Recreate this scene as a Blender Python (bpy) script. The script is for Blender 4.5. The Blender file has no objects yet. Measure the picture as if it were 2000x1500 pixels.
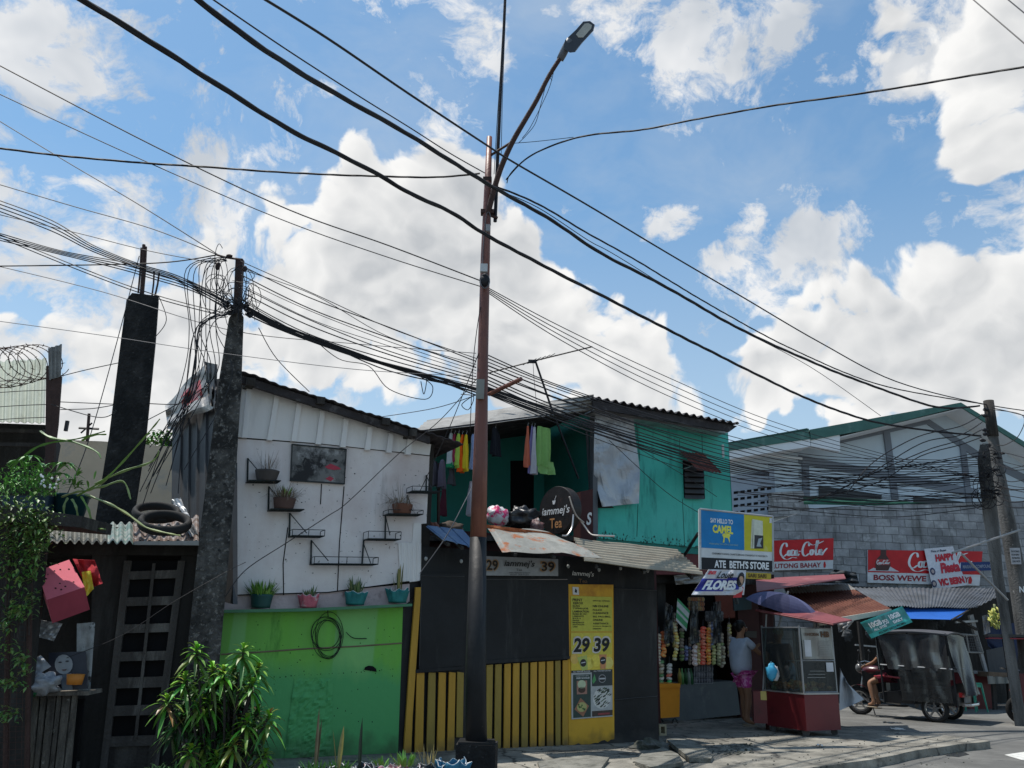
import bpy, math, random
from mathutils import Vector, Matrix, noise
R=random.Random(11)
sc=bpy.context.scene; COL=sc.collection
V=Vector
# ------------------------------------------------------------ camera
HC=1.45; FPX=1600.; PITCH=math.radians(17); ROLL=math.radians(1.2)
CM=Matrix.Rotation(math.pi/2+PITCH,3,'X')@Matrix.Rotation(ROLL,3,'Z')
cam=bpy.data.objects.new('camera',bpy.data.cameras.new('camera')); COL.objects.link(cam)
cam.matrix_world=Matrix.Translation((0,0,HC))@CM.to_4x4()
cam.data.sensor_width=36; cam.data.lens=36*FPX/2000; cam.data.clip_end=3000; cam.data.clip_start=.05
sc.camera=cam
O=V((0,0,HC))
def ray(px,py): return CM@V(((px-1000)/FPX,-(py-750)/FPX,-1))
def G(px,py,z=0):
    d=ray(px,py); return O+d*((z-HC)/d.z)
def AY(px,py,Y):
    d=ray(px,py); return O+d*(Y/d.y)
class PL:
    def __init__(s,o,n): s.o=V(o); s.n=V(n).normalized()
    def P(s,px,py,off=0):
        d=ray(px,py); return O+d*(((s.o+s.n*off-O).dot(s.n))/d.dot(s.n))
def VP(p,deg):
    a=math.radians(deg); q=PL(p,(math.sin(a),-math.cos(a),0)); q.u=V((math.cos(a),math.sin(a),0)); return q
def VPY(px,Y,deg,py=1100): return VP(AY(px,py,Y),deg)
# ------------------------------------------------------------ materials
def mat(name,c,rough=.7,var=.25,scale=3,bump=.15,metal=0,c2=None,t2=.55,s2=1.6,w2=.12,streak=False,spec=.3,bscale=None,vcol=False,trans=0,alpha=1,extra=None,crack=0,base=None,lit_bands=None,split=None):
    m=bpy.data.materials.new(name); m.use_nodes=True; nt=m.node_tree; N=nt.nodes; L=nt.links
    b=N['Principled BSDF']; b.inputs['Roughness'].default_value=rough; b.inputs['Metallic'].default_value=metal
    b.inputs['Specular IOR Level'].default_value=spec
    geo=N.new('ShaderNodeNewGeometry'); mp=N.new('ShaderNodeMapping'); L.new(geo.outputs['Position'],mp.inputs[0])
    if streak: mp.inputs['Scale'].default_value=(1,1,.12)
    n1=N.new('ShaderNodeTexNoise'); n1.inputs['Scale'].default_value=scale; n1.inputs['Detail'].default_value=7; n1.inputs['Roughness'].default_value=.62
    L.new(mp.outputs[0],n1.inputs['Vector'])
    mr=N.new('ShaderNodeMapRange'); L.new(n1.outputs[0],mr.inputs[0]); mr.inputs[1].default_value=.3; mr.inputs[2].default_value=.7
    mr.inputs[3].default_value=1-var; mr.inputs[4].default_value=1+var
    mul=N.new('ShaderNodeVectorMath'); mul.operation='MULTIPLY'
    if vcol:
        at=N.new('ShaderNodeAttribute'); at.attribute_name='Col'; L.new(at.outputs['Color'],mul.inputs[0])
    else: mul.inputs[0].default_value=c
    L.new(mr.outputs[0],mul.inputs[1]); out=mul.outputs[0]
    def layer(out,cc,t,s,w,seed=0,st=streak):
        mp2=N.new('ShaderNodeMapping'); L.new(geo.outputs['Position'],mp2.inputs[0]); mp2.inputs['Location'].default_value=(3.1+seed,7.7,seed)
        if st: mp2.inputs['Scale'].default_value=(1,1,.18)
        n=N.new('ShaderNodeTexNoise'); n.inputs['Scale'].default_value=s; n.inputs['Detail'].default_value=9; n.inputs['Roughness'].default_value=.68
        L.new(mp2.outputs[0],n.inputs['Vector'])
        r=N.new('ShaderNodeMapRange'); L.new(n.outputs[0],r.inputs[0]); r.inputs[1].default_value=t-w/2; r.inputs[2].default_value=t+w/2
        x=N.new('ShaderNodeMix'); x.data_type='RGBA'; L.new(r.outputs[0],x.inputs[0]); L.new(out,x.inputs[6]); x.inputs[7].default_value=(*cc,1)
        return x.outputs[2]
    if c2: out=layer(out,c2,t2,s2,w2)
    for i,e in enumerate(extra or []): out=layer(out,*e[:4],seed=11+i*5,st=(e[4] if len(e)>4 else False))
    if lit_bands:  # pale vertical bands: reflected window light painted into the colour
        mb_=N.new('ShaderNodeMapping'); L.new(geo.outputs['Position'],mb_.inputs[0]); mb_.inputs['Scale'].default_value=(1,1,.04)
        nb=N.new('ShaderNodeTexNoise'); nb.inputs['Scale'].default_value=lit_bands[1]; nb.inputs['Detail'].default_value=2.5; L.new(mb_.outputs[0],nb.inputs['Vector'])
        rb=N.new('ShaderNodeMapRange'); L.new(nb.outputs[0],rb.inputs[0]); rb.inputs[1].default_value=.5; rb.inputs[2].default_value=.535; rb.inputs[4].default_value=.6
        x=N.new('ShaderNodeMix'); x.data_type='RGBA'; L.new(rb.outputs[0],x.inputs[0]); L.new(out,x.inputs[6]); x.inputs[7].default_value=(*lit_bands[0],1); out=x.outputs[2]
    if split:
        sz=N.new('ShaderNodeSeparateXYZ'); L.new(geo.outputs['Position'],sz.inputs[0]); mp3=N.new('ShaderNodeMapping'); mp3.inputs['Scale'].default_value=(1,1,.25); L.new(geo.outputs['Position'],mp3.inputs[0])
        nb=N.new('ShaderNodeTexNoise'); nb.inputs['Scale'].default_value=6; nb.inputs['Detail'].default_value=7; L.new(mp3.outputs[0],nb.inputs['Vector'])
        hh=N.new('ShaderNodeMath'); hh.operation='MULTIPLY_ADD'; L.new(nb.outputs[0],hh.inputs[0]); hh.inputs[1].default_value=split[2]; L.new(sz.outputs[2],hh.inputs[2])
        rb=N.new('ShaderNodeMapRange'); L.new(hh.outputs[0],rb.inputs[0]); rb.inputs[1].default_value=split[1]-.1; rb.inputs[2].default_value=split[1]+.16; rb.inputs[3].default_value=1; rb.inputs[4].default_value=0
        x=N.new('ShaderNodeMix'); x.data_type='RGBA'; L.new(rb.outputs[0],x.inputs[0]); L.new(out,x.inputs[6]); x.inputs[7].default_value=(*split[0],1); out=x.outputs[2]
    if base:
        sz=N.new('ShaderNodeSeparateXYZ'); L.new(geo.outputs['Position'],sz.inputs[0]); nb=N.new('ShaderNodeTexNoise'); nb.inputs['Scale'].default_value=5; nb.inputs['Detail'].default_value=7; L.new(geo.outputs['Position'],nb.inputs['Vector'])
        hh=N.new('ShaderNodeMath'); hh.operation='MULTIPLY_ADD'; L.new(nb.outputs[0],hh.inputs[0]); hh.inputs[1].default_value=-1.2*base[1]; L.new(sz.outputs[2],hh.inputs[2])
        rb=N.new('ShaderNodeMapRange'); L.new(hh.outputs[0],rb.inputs[0]); rb.inputs[1].default_value=-.45*base[1]; rb.inputs[2].default_value=.1*base[1]; rb.inputs[3].default_value=.8; rb.inputs[4].default_value=0
        x=N.new('ShaderNodeMix'); x.data_type='RGBA'; L.new(rb.outputs[0],x.inputs[0]); L.new(out,x.inputs[6]); x.inputs[7].default_value=(*base[0],1); out=x.outputs[2]
    if crack:
        vr=N.new('ShaderNodeTexVoronoi'); vr.feature='DISTANCE_TO_EDGE'; vr.inputs['Scale'].default_value=crack
        nn=N.new('ShaderNodeTexNoise'); nn.inputs['Scale'].default_value=2.2; nn.inputs['Detail'].default_value=6; L.new(geo.outputs['Position'],nn.inputs['Vector'])
        ad=N.new('ShaderNodeVectorMath'); ad.operation='MULTIPLY_ADD'; L.new(nn.outputs['Color'],ad.inputs[0]); ad.inputs[1].default_value=(.7,.7,.7); L.new(geo.outputs['Position'],ad.inputs[2]); L.new(ad.outputs[0],vr.inputs['Vector'])
        r=N.new('ShaderNodeMapRange'); L.new(vr.outputs[0],r.inputs[0]); r.inputs[1].default_value=.004; r.inputs[2].default_value=.02; r.inputs[3].default_value=.85; r.inputs[4].default_value=0
        x=N.new('ShaderNodeMix'); x.data_type='RGBA'; L.new(r.outputs[0],x.inputs[0]); L.new(out,x.inputs[6]); x.inputs[7].default_value=(.04,.038,.035,1); out=x.outputs[2]
    L.new(out,b.inputs['Base Color'])
    if bump:
        n3=N.new('ShaderNodeTexNoise'); n3.inputs['Scale'].default_value=bscale or scale*6; n3.inputs['Detail'].default_value=6; L.new(geo.outputs['Position'],n3.inputs['Vector'])
        bp=N.new('ShaderNodeBump'); bp.inputs['Strength'].default_value=bump; bp.inputs['Distance'].default_value=.03
        L.new(n3.outputs[0],bp.inputs['Height']); L.new(bp.outputs[0],b.inputs['Normal'])
    if trans: b.inputs['Transmission Weight'].default_value=trans
    if alpha<1: b.inputs['Alpha'].default_value=alpha
    return m
def flat(name,c,rough=.6,var=.15,**k): return mat(name,c,rough,var,scale=4,bump=.05,**k)
M={}
GZ=VP(G(1283,1447,.1),27).P(600,1316).z
M['asphalt']=mat('asphalt',(.12,.118,.11),.9,.22,1.3,.5,c2=(.2,.195,.18),t2=.56,s2=.8,w2=.2,bscale=60,extra=[((.055,.055,.055),.66,1.7,.06)])
M['concrete']=mat('concrete',(.25,.235,.2),.9,.35,1.6,.7,c2=(.11,.105,.09),t2=.56,s2=2.3,w2=.2,bscale=26,crack=.55,extra=[((.36,.34,.29),.64,1.1,.15),((.06,.058,.052),.62,3.5,.08),((.05,.048,.045),.66,14,.05)])
M['slab']=mat('slab_concrete',(.2,.195,.17),.9,.3,4,.5,bscale=40,c2=(.1,.1,.085),t2=.55,s2=5)
M['mosscon']=mat('mossy_concrete',(.13,.13,.12),.95,.45,4,.8,c2=(.05,.055,.04),t2=.5,s2=3,w2=.2,extra=[((.28,.27,.25),.66,9,.05)])
M['dkcon']=mat('blackened_concrete',(.026,.025,.024),.9,.5,5,.9,c2=(.011,.011,.011),t2=.5,s2=4,w2=.15,bscale=24,extra=[((.075,.072,.068),.64,13,.06)])
M['polecon']=mat('weathered_pole_concrete',(.085,.081,.075),.92,.6,6,.9,c2=(.022,.021,.02),t2=.5,s2=3.5,w2=.2,bscale=26,extra=[((.2,.19,.175),.6,22,.12),((.018,.018,.018),.6,9,.1),((.24,.23,.21),.69,7,.04)])
M['polecon2']=mat('grey_pole_concrete',(.13,.125,.118),.9,.35,5,.6,c2=(.05,.048,.045),t2=.55,s2=4,w2=.2,streak=True,extra=[((.3,.29,.27),.67,9,.05)])
M['white']=mat('chalky_white_paint',(.76,.71,.69),.75,.07,1.2,.12,c2=(.58,.49,.47),t2=.56,s2=1.0,w2=.3,extra=[((.13,.11,.1),.66,17,.03),((.83,.8,.8),.6,.9,.2,True),((.4,.36,.35),.7,3,.12,True)],bscale=14)
M['whiterib']=mat('white_ribbed_sheet',(.78,.76,.74),.6,.06,2,.06,c2=(.55,.54,.55),t2=.64,s2=2,w2=.2,streak=True,extra=[((.2,.18,.17),.72,12,.02)])
M['pinkwall']=mat('pinkish_plaster',(.58,.47,.47),.85,.15,4,.4,c2=(.3,.22,.22),t2=.6,s2=4)
M['grnup']=mat('bright_green_paint',(.15,.41,.075),.6,.2,2,.2,c2=(.16,.5,.05),t2=.6,s2=1.5,w2=.25,streak=True,extra=[((.02,.05,.015),.70,12,.02),((.3,.26,.16),.71,7,.03),((.05,.2,.03),.66,3,.1,True)],split=((.085,.36,.12),GZ+.15,.3),lit_bands=((.22,.5,.2),2.4),base=((.05,.09,.04),.5))  # vertical bands imitate light thrown back onto the wall
M['grnlo']=mat('sea_green_paint',(.09,.36,.115),.55,.2,2,.35,c2=(.11,.42,.13),t2=.58,s2=1.6,w2=.3,streak=True,extra=[((.02,.09,.03),.68,7,.06),((.16,.42,.24),.68,3.4,.05)],lit_bands=((.17,.46,.2),1.6),base=((.05,.09,.04),.5))  # same painted-in reflected light as on the upper green
M['ledge']=flat('green_board',(.07,.2,.11))
M['black']=mat('dusty_black_paint',(.0075,.008,.009),.55,.3,2,.15,c2=(.016,.017,.019),t2=.55,s2=1.2,w2=.3,extra=[((.15,.14,.13),.725,15,.03),((.035,.035,.035),.62,3,.12,True)],spec=.3,base=((.06,.055,.048),.35))
M['gap']=flat('dark_void',(.004,.004,.005),.9)
M['yel']=mat('yellow_plank_paint',(.5,.27,.035),.6,.18,4,.2,c2=(.36,.22,.03),t2=.55,s2=1.3,w2=.2,streak=True,extra=[((.09,.05,.02),.7,14,.04)],base=((.1,.075,.04),.35))
M['yel2']=mat('faded_yellow_paint',(.38,.25,.045),.6,.18,4,.2,c2=(.26,.18,.04),t2=.55,s2=1.5,w2=.2,streak=True,extra=[((.09,.05,.02),.7,14,.04)],base=((.1,.075,.04),.35))
M['door_y']=mat('yellow_door_paint',(.66,.36,.03),.55,.1,2,.12,c2=(.48,.22,.025),t2=.6,s2=1.5,extra=[((.07,.04,.015),.71,6,.05)],base=((.07,.05,.025),.4))
M['teal']=mat('teal_plywood_paint',(.06,.47,.38),.6,.16,1.1,.15,c2=(.09,.52,.44),t2=.58,s2=.7,w2=.3,extra=[((.03,.25,.21),.6,3,.12,True),((.03,.12,.1),.7,10,.03)])
M['tealdk']=mat('shaded_teal_paint',(.025,.2,.165),.7,.12,1.5,.1)  # darker copy of the teal: balcony shade put into the colour
M['mold']=mat('black_mould',(.04,.09,.075),.9,.4,8,.3)
M['rustroof']=mat('rusty_galvanised_sheet',(.23,.23,.21),.6,.2,3,.2,c2=(.3,.1,.035),t2=.56,s2=3.2,w2=.06,extra=[((.31,.31,.28),.58,2.3,.12),((.42,.14,.05),.66,6,.04)])
M['rust']=mat('rust',(.3,.085,.03),.85,.3,6,.4,c2=(.5,.17,.07),t2=.55,s2=5)
M['creamroof']=mat('cream_corrugated_sheet',(.31,.28,.22),.6,.1,2,.1,c2=(.24,.2,.15),t2=.58,s2=2.5,w2=.15,extra=[((.2,.1,.05),.73,9,.03)])
M['bluesheet']=mat('blue_roof_sheet',(.1,.17,.3),.5,.15,2,.1,c2=(.25,.31,.37),t2=.57,s2=2,w2=.2,extra=[((.13,.09,.07),.7,7,.05)])
M['galv']=mat('galvanised_sheet',(.4,.41,.42),.45,.15,2,.12,metal=.5,c2=(.22,.22,.22),t2=.6,s2=2.5,w2=.15)
M['greyroof']=mat('grey_corrugated_roof',(.09,.1,.115),.6,.18,2,.15,c2=(.055,.06,.065),t2=.54,s2=2,w2=.2,extra=[((.3,.3,.3),.72,8,.03)])
M['brownroof']=mat('rusty_brown_roof',(.12,.042,.028),.8,.22,3,.3,c2=(.16,.065,.042),t2=.55,s2=2)
M['maroonroof']=mat('maroon_roof_sheet',(.2,.05,.055),.6,.15,3,.12,c2=(.3,.13,.13),t2=.62,s2=2)
M['maroon']=mat('maroon_paint',(.13,.014,.018),.45,.12,2,.06,c2=(.09,.012,.014),t2=.6,s2=2,spec=.45)
M['dkmaroon']=mat('dark_maroon_paint',(.05,.014,.014),.7,.2,3,.1)
M['dkroof']=mat('dark_weathered_roof',(.045,.04,.042),.8,.35,5,.4,c2=(.13,.12,.12),t2=.62,s2=5)
M['lightroof']=mat('pale_galvanised_roof',(.25,.245,.23),.6,.2,3,.15,c2=(.13,.125,.115),t2=.58,s2=3,w2=.2)
M['greysiding']=mat('grey_siding_sheet',(.06,.063,.068),.6,.15,2,.1,c2=(.1,.105,.11),t2=.6,s2=2,streak=True)
M['steelpole']=mat('red_oxide_steel',(.135,.045,.03),.5,.25,5,.12,c2=(.24,.09,.055),t2=.57,s2=4,w2=.15,streak=True,extra=[((.05,.022,.018),.62,3,.1,True)],spec=.5)
M['dkrust']=mat('dark_rusty_iron',(.055,.028,.022),.7,.3,8,.3)
M['cable']=flat('cable_rubber',(.012,.011,.014),.5)
M['wire']=flat('thin_cable_rubber',(.016,.015,.017),.6)
M['wireg']=flat('grey_cable',(.12,.12,.13),.6)
M['iron']=mat('dark_green_iron',(.015,.022,.024),.5,.3,10,.1)
M['wood']=mat('dark_weathered_wood',(.035,.031,.028),.85,.4,6,.5,c2=(.075,.068,.06),t2=.58,s2=5,streak=True)
M['doorwood']=mat('grey_door_wood',(.07,.063,.057),.85,.4,5,.5,c2=(.15,.14,.125),t2=.6,s2=6,streak=True)
M['bamboo']=mat('mouldy_slat_wood',(.19,.17,.14),.85,.4,8,.5,c2=(.06,.052,.045),t2=.52,s2=6,w2=.2,streak=True,extra=[((.32,.31,.27),.68,10,.06)])
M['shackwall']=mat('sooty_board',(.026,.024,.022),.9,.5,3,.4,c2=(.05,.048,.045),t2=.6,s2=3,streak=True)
M['beige']=mat('beige_rendered_wall',(.6,.46,.32),.85,.08,2,.15,c2=(.4,.35,.3),t2=.6,s2=1)
M['cornw']=mat('greenish_pale_cladding',(.5,.52,.42),.6,.12,2,.1,c2=(.36,.36,.27),t2=.6,s2=2,streak=True)
M['hall']=mat('pale_grey_hall_paint',(.5,.58,.64),.7,.06,1,.05)
M['hallgrey']=mat('grey_trim_paint',(.17,.19,.22),.7,.1,1,.05)
M['hallwhite']=mat('white_soffit_paint',(.72,.73,.74),.7,.06,1,.05)
M['hallgreen']=mat('green_roof_fascia',(.06,.15,.125),.6,.15,2,.08,c2=(.12,.22,.19),t2=.6,s2=2)
M['pink']=mat('pink_foam_box',(.75,.17,.22),.7,.1,3,.05,c2=(.55,.1,.14),t2=.6,s2=3)
M['orange']=mat('orange_cooler_paint',(.72,.27,.02),.5,.08,3,.05,c2=(.55,.2,.02),t2=.63,s2=4)
M['grey_wall']=mat('grey_counter_paint',(.11,.125,.13),.8,.15,2,.15,c2=(.17,.18,.18),t2=.62,s2=3)
M['glass']=None
def glass(name,c=(.8,.85,.85),al=.18,rough=.06):
    m=bpy.data.materials.new(name); m.use_nodes=True; N=m.node_tree.nodes; L=m.node_tree.links
    N.remove(N['Principled BSDF']); t=N.new('ShaderNodeBsdfTransparent'); t.inputs[0].default_value=(*[.9*x for x in c],1)
    g=N.new('ShaderNodeBsdfGlossy'); g.inputs['Roughness'].default_value=rough; d=N.new('ShaderNodeBsdfDiffuse'); d.inputs[0].default_value=(*c,1)
    a=N.new('ShaderNodeMixShader'); a.inputs[0].default_value=.5; L.new(g.outputs[0],a.inputs[1]); L.new(d.outputs[0],a.inputs[2])
    n=N.new('ShaderNodeTexNoise'); n.inputs['Scale'].default_value=7; n.inputs['Detail'].default_value=5; n.inputs['Distortion'].default_value=.6
    geo=N.new('ShaderNodeNewGeometry'); mg=N.new('ShaderNodeMapping'); mg.inputs['Scale'].default_value=(1.6,1.6,.2); L.new(geo.outputs['Position'],mg.inputs[0]); L.new(mg.outputs[0],n.inputs['Vector'])
    r=N.new('ShaderNodeMapRange'); L.new(n.outputs[0],r.inputs[0]); r.inputs[1].default_value=.35; r.inputs[2].default_value=.75; r.inputs[3].default_value=al*.85; r.inputs[4].default_value=al*1.25
    b=N.new('ShaderNodeMixShader'); L.new(r.outputs[0],b.inputs[0]); L.new(t.outputs[0],b.inputs[1]); L.new(a.outputs[0],b.inputs[2])
    L.new(b.outputs[0],N['Material Output'].inputs[0]); return m
M['glass']=glass('cart_glass',(.6,.66,.66),.07,.03)
M['plastic']=glass('clear_plastic_curtain',(.22,.23,.245),.34,.22)
M['bag']=glass('clear_plastic_bag',(.5,.52,.53),.09,.2)
M['vc']=mat('coloured_goods',(1,1,1),.45,.12,20,.05,vcol=True,spec=.4)
M['cloth']=mat('coloured_cloth',(1,1,1),.9,.08,12,.08,vcol=True)
M['leaf']=mat('leaf',(1,1,1),.42,.22,9,.05,vcol=True,spec=.45)
M['skin']=mat('brown_skin',(.3,.155,.09),.55,.08,10,.03)
M['hair']=flat('black_hair',(.01,.008,.007),.5)
M['shirt']=mat('grey_tshirt_cloth',(.42,.47,.56),.9,.1,9,.25)
M['shorts']=mat('pink_patterned_shorts',(.55,.06,.3),.85,.1,20,.1,c2=(.8,.35,.6),t2=.53,s2=16,w2=.05)
def C(name,c,rough=.6,**k):
    if name not in M: M[name]=flat(name,c,rough,**k)
    return M[name]
def blockmat():
    m=mat('hollow_block_masonry',(.36,.36,.36),.9,.3,2,.4,c2=(.22,.22,.215),t2=.56,s2=2,w2=.2,bscale=30,extra=[((.5,.5,.5),.62,4,.12),((.12,.12,.11),.66,1.5,.12,True)])
    N=m.node_tree.nodes; L=m.node_tree.links; b=N['Principled BSDF']; src=b.inputs['Base Color'].links[0].from_socket
    geo=N.new('ShaderNodeNewGeometry'); sp=N.new('ShaderNodeSeparateXYZ'); L.new(geo.outputs['Position'],sp.inputs[0])
    cb=N.new('ShaderNodeCombineXYZ'); L.new(sp.outputs[0],cb.inputs[0]); L.new(sp.outputs[2],cb.inputs[1])
    nz=N.new('ShaderNodeTexNoise'); nz.inputs['Scale'].default_value=3; L.new(geo.outputs['Position'],nz.inputs['Vector'])
    va=N.new('ShaderNodeVectorMath'); va.operation='MULTIPLY_ADD'; L.new(nz.outputs['Color'],va.inputs[0]); va.inputs[1].default_value=(.05,.05,0); L.new(cb.outputs[0],va.inputs[2])
    br=N.new('ShaderNodeTexBrick'); L.new(va.outputs[0],br.inputs[0]); br.inputs['Scale'].default_value=1; br.inputs['Brick Width'].default_value=.42; br.inputs['Row Height'].default_value=.215
    br.inputs['Mortar Size'].default_value=.011; br.inputs['Mortar Smooth'].default_value=.2; br.inputs['Color1'].default_value=(1,1,1,1); br.inputs['Color2'].default_value=(.68,.68,.7,1); br.inputs['Mortar'].default_value=(.42,.42,.42,1)
    mu=N.new('ShaderNodeVectorMath'); mu.operation='MULTIPLY'; L.new(src,mu.inputs[0]); L.new(br.outputs[0],mu.inputs[1]); L.new(mu.outputs[0],b.inputs['Base Color'])
    return m
M['block']=blockmat()
# ------------------------------------------------------------ mesh builder
def rootloc(o):
    p=V((0,0,0))
    while o: p+=o.location; o=o.parent
    return p
class MB:
    def __init__(s): s.v=[];s.f=[];s.c=[];s.col=(.5,.5,.5)
    def add(s,vs,fs,col=None):
        n=len(s.v); s.v+=[V(x) for x in vs]; s.f+=[tuple(i+n for i in f) for f in fs]; s.c+=[col or s.col]*len(fs); return s
    def box(s,c,sz,ax=None,col=None):
        X,Y,Z=ax or (V((1,0,0)),V((0,1,0)),V((0,0,1))); c=V(c); h=[x/2 for x in sz]
        vs=[c+X*(a*h[0])+Y*(b*h[1])+Z*(d*h[2]) for a in(-1,1) for b in(-1,1) for d in(-1,1)]
        return s.add(vs,[(0,1,3,2),(4,6,7,5),(0,4,5,1),(2,3,7,6),(0,2,6,4),(1,5,7,3)],col)
    def prism(s,poly,vec,col=None):
        n=len(poly); vec=V(vec); vs=[V(p) for p in poly]+[V(p)+vec for p in poly]
        return s.add(vs,[tuple(range(n)),tuple(range(2*n-1,n-1,-1))]+[(i,(i+1)%n,n+(i+1)%n,n+i) for i in range(n)],col)
    def tube(s,pts,r,n=8,col=None,cap=True):
        pts=[V(p) for p in pts]; k=len(pts); rr=r if isinstance(r,(list,tuple)) else [r]*k
        vs=[];prev=None
        for i,p in enumerate(pts):
            t=(pts[min(i+1,k-1)]-pts[max(i-1,0)]).normalized()
            if prev is None:
                a=V((0,0,1)) if abs(t.z)<.9 else V((1,0,0)); x=t.cross(a).normalized()
            else: x=(prev-t*prev.dot(t)).normalized()
            prev=x; y=t.cross(x)
            for j in range(n):
                a=2*math.pi*j/n; vs.append(p+(x*math.cos(a)+y*math.sin(a))*rr[i])
        fs=[(i*n+j,i*n+(j+1)%n,(i+1)*n+(j+1)%n,(i+1)*n+j) for i in range(k-1) for j in range(n)]
        if cap: fs+=[tuple(range(n-1,-1,-1)),tuple((k-1)*n+j for j in range(n))]
        return s.add(vs,fs,col)
    def sheet(s,fn,nu,nv,th=.004,col=None):
        P=[[V(fn(i/nu,j/nv)) for j in range(nv+1)] for i in range(nu+1)]
        a=[];b=[]
        for i in range(nu+1):
            for j in range(nv+1):
                du=P[min(i+1,nu)][j]-P[max(i-1,0)][j]; dv=P[i][min(j+1,nv)]-P[i][max(j-1,0)]
                n=du.cross(dv); n=n.normalized() if n.length>1e-9 else V((0,-1,0))
                a.append(P[i][j]); b.append(P[i][j]+n*th)
        w=nv+1; o=len(a); I=lambda i,j:i*w+j
        fs=[];cs=[]
        for i in range(nu):
            for j in range(nv):
                c=col((i+.5)/nu,(j+.5)/nv) if callable(col) else (col or s.col)
                fs+=[(I(i,j),I(i,j+1),I(i+1,j+1),I(i+1,j)),(o+I(i,j),o+I(i+1,j),o+I(i+1,j+1),o+I(i,j+1))]; cs+=[c,c]
        for i in range(nu):
            fs+=[(I(i,0),I(i+1,0),o+I(i+1,0),o+I(i,0)),(I(i+1,nv),I(i,nv),o+I(i,nv),o+I(i+1,nv))]; cs+=[cs[0]]*2
        for j in range(nv):
            fs+=[(I(0,j+1),I(0,j),o+I(0,j),o+I(0,j+1)),(I(nu,j),I(nu,j+1),o+I(nu,j+1),o+I(nu,j))]; cs+=[cs[0]]*2
        n=len(s.v); s.v+=a+b; s.f+=[tuple(i+n for i in f) for f in fs]; s.c+=cs; return s
    def ell(s,c,r,nu=12,nv=8,ax=None,col=None,jit=0):
        X,Y,Z=ax or (V((1,0,0)),V((0,1,0)),V((0,0,1))); c=V(c); vs=[];sd=R.random()*50
        for j in range(nv+1):
            th=math.pi*j/nv
            for i in range(nu):
                ph=2*math.pi*i/nu; d=V((math.sin(th)*math.cos(ph),math.sin(th)*math.sin(ph),math.cos(th)))
                k=1+jit*noise.noise(d*2.2+V((sd,sd,0))) if jit else 1
                vs.append(c+(X*d.x*r[0]+Y*d.y*r[1]+Z*d.z*r[2])*k)
        return s.add(vs,[(j*nu+i,(j+1)*nu+i,(j+1)*nu+(i+1)%nu,j*nu+(i+1)%nu) for j in range(nv) for i in range(nu)],col)
    def lathe(s,c,prof,n=20,ax=None,col=None):
        X,Y,Z=ax or (V((1,0,0)),V((0,1,0)),V((0,0,1))); c=V(c); vs=[]
        for r,z in prof:
            for i in range(n):
                a=2*math.pi*i/n; vs.append(c+X*(r*math.cos(a))+Y*(r*math.sin(a))+Z*z)
        return s.add(vs,[(j*n+i,j*n+(i+1)%n,(j+1)*n+(i+1)%n,(j+1)*n+i) for j in range(len(prof)-1) for i in range(n)],col)
    def leaf(s,b,d,L,W,droop=.3,col=None,seg=3,up=V((0,0,1))):
        d=V(d).normalized(); side=d.cross(up)
        side=side.normalized() if side.length>.05 else V((R.uniform(-1,1),R.uniform(-1,1),0)).normalized()
        nn=side.cross(d); vs=[]
        for i in range(seg+1):
            t=i/seg; p=V(b)+d*(L*t)-V((0,0,1))*(droop*L*t*t); w=W*.5*math.sin(math.pi*min(1,t*.88+.1))**.8 if i<seg else .0006
            vs+=[p+side*w+nn*w*.35,p,p-side*w+nn*w*.35]
        fs=[]
        for i in range(seg):
            a=i*3; fs+=[(a,a+1,a+4,a+3),(a+1,a+2,a+5,a+4)]
        return s.add(vs,fs,col)
    def build(s,name,m,parent=None,smooth=False,label=None):
        rl=rootloc(parent); me=bpy.data.meshes.new(name); me.from_pydata([v-rl for v in s.v],[],s.f); 
        me.materials.append(m)
        if m in(M['vc'],M['leaf'],M['cloth']):
            ca=me.color_attributes.new('Col','FLOAT_COLOR','CORNER'); arr=[]
            for f,c in zip(s.f,s.c): arr+=[*c[:3],1]*len(f)
            ca.data.foreach_set('color',arr)
        if smooth: me.polygons.foreach_set('use_smooth',[True]*len(me.polygons))
        me.update(); o=bpy.data.objects.new(name,me); COL.objects.link(o)
        if parent: o.parent=parent
        if label: o['label']=label
        return o
def tag(o,label,cat,group=None):
    o['label']=label; o['category']=cat
    if group: o['group']=group
    return o
def thing(name,label,cat,loc,group=None):
    o=bpy.data.objects.new(name,None); COL.objects.link(o); o.location=V(loc); o.empty_display_size=.1
    return tag(o,label,cat,group)
def struct(o,k='structure'): o['kind']=k; return o
def tone(mb,name,m,label,cat,group=None,smooth=False):   # one-mesh thing with its origin at its base
    xs=[v.x for v in mb.v]; ys=[v.y for v in mb.v]; zs=[v.z for v in mb.v]; c=V(((min(xs)+max(xs))/2,(min(ys)+max(ys))/2,min(zs)))
    mb.v=[v-c for v in mb.v]; o=mb.build(name,m,None,smooth); o.location=c; return tag(o,label,cat,group)
def pp(pl,pts,off=0,th=.02):
    p=[pl.P(x,y,off) for x,y in pts]; return MB().prism(p,-pl.n*th)
def quad(pl,tl,tr,br,bl,off=0,disp=None):
    def f(u,v):   # v up
        x=(bl[0]*(1-u)+br[0]*u)*(1-v)+(tl[0]*(1-u)+tr[0]*u)*v; y=(bl[1]*(1-u)+br[1]*u)*(1-v)+(tl[1]*(1-u)+tr[1]*u)*v
        return pl.P(x,y,off+(disp(u,v) if disp else 0))
    f.n=pl.n
    return f
def qbox(q,u0,v0,u1,v1,off=.004,th=.003):
    n=q.n; return MB().prism([q(u0,v0)+n*off,q(u1,v0)+n*off,q(u1,v1)+n*off,q(u0,v1)+n*off],-n*th)
def qpoly(q,pts,off=.005): return MB().prism([q(u,v)+q.n*off for u,v in pts],-q.n*.003)
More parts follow.
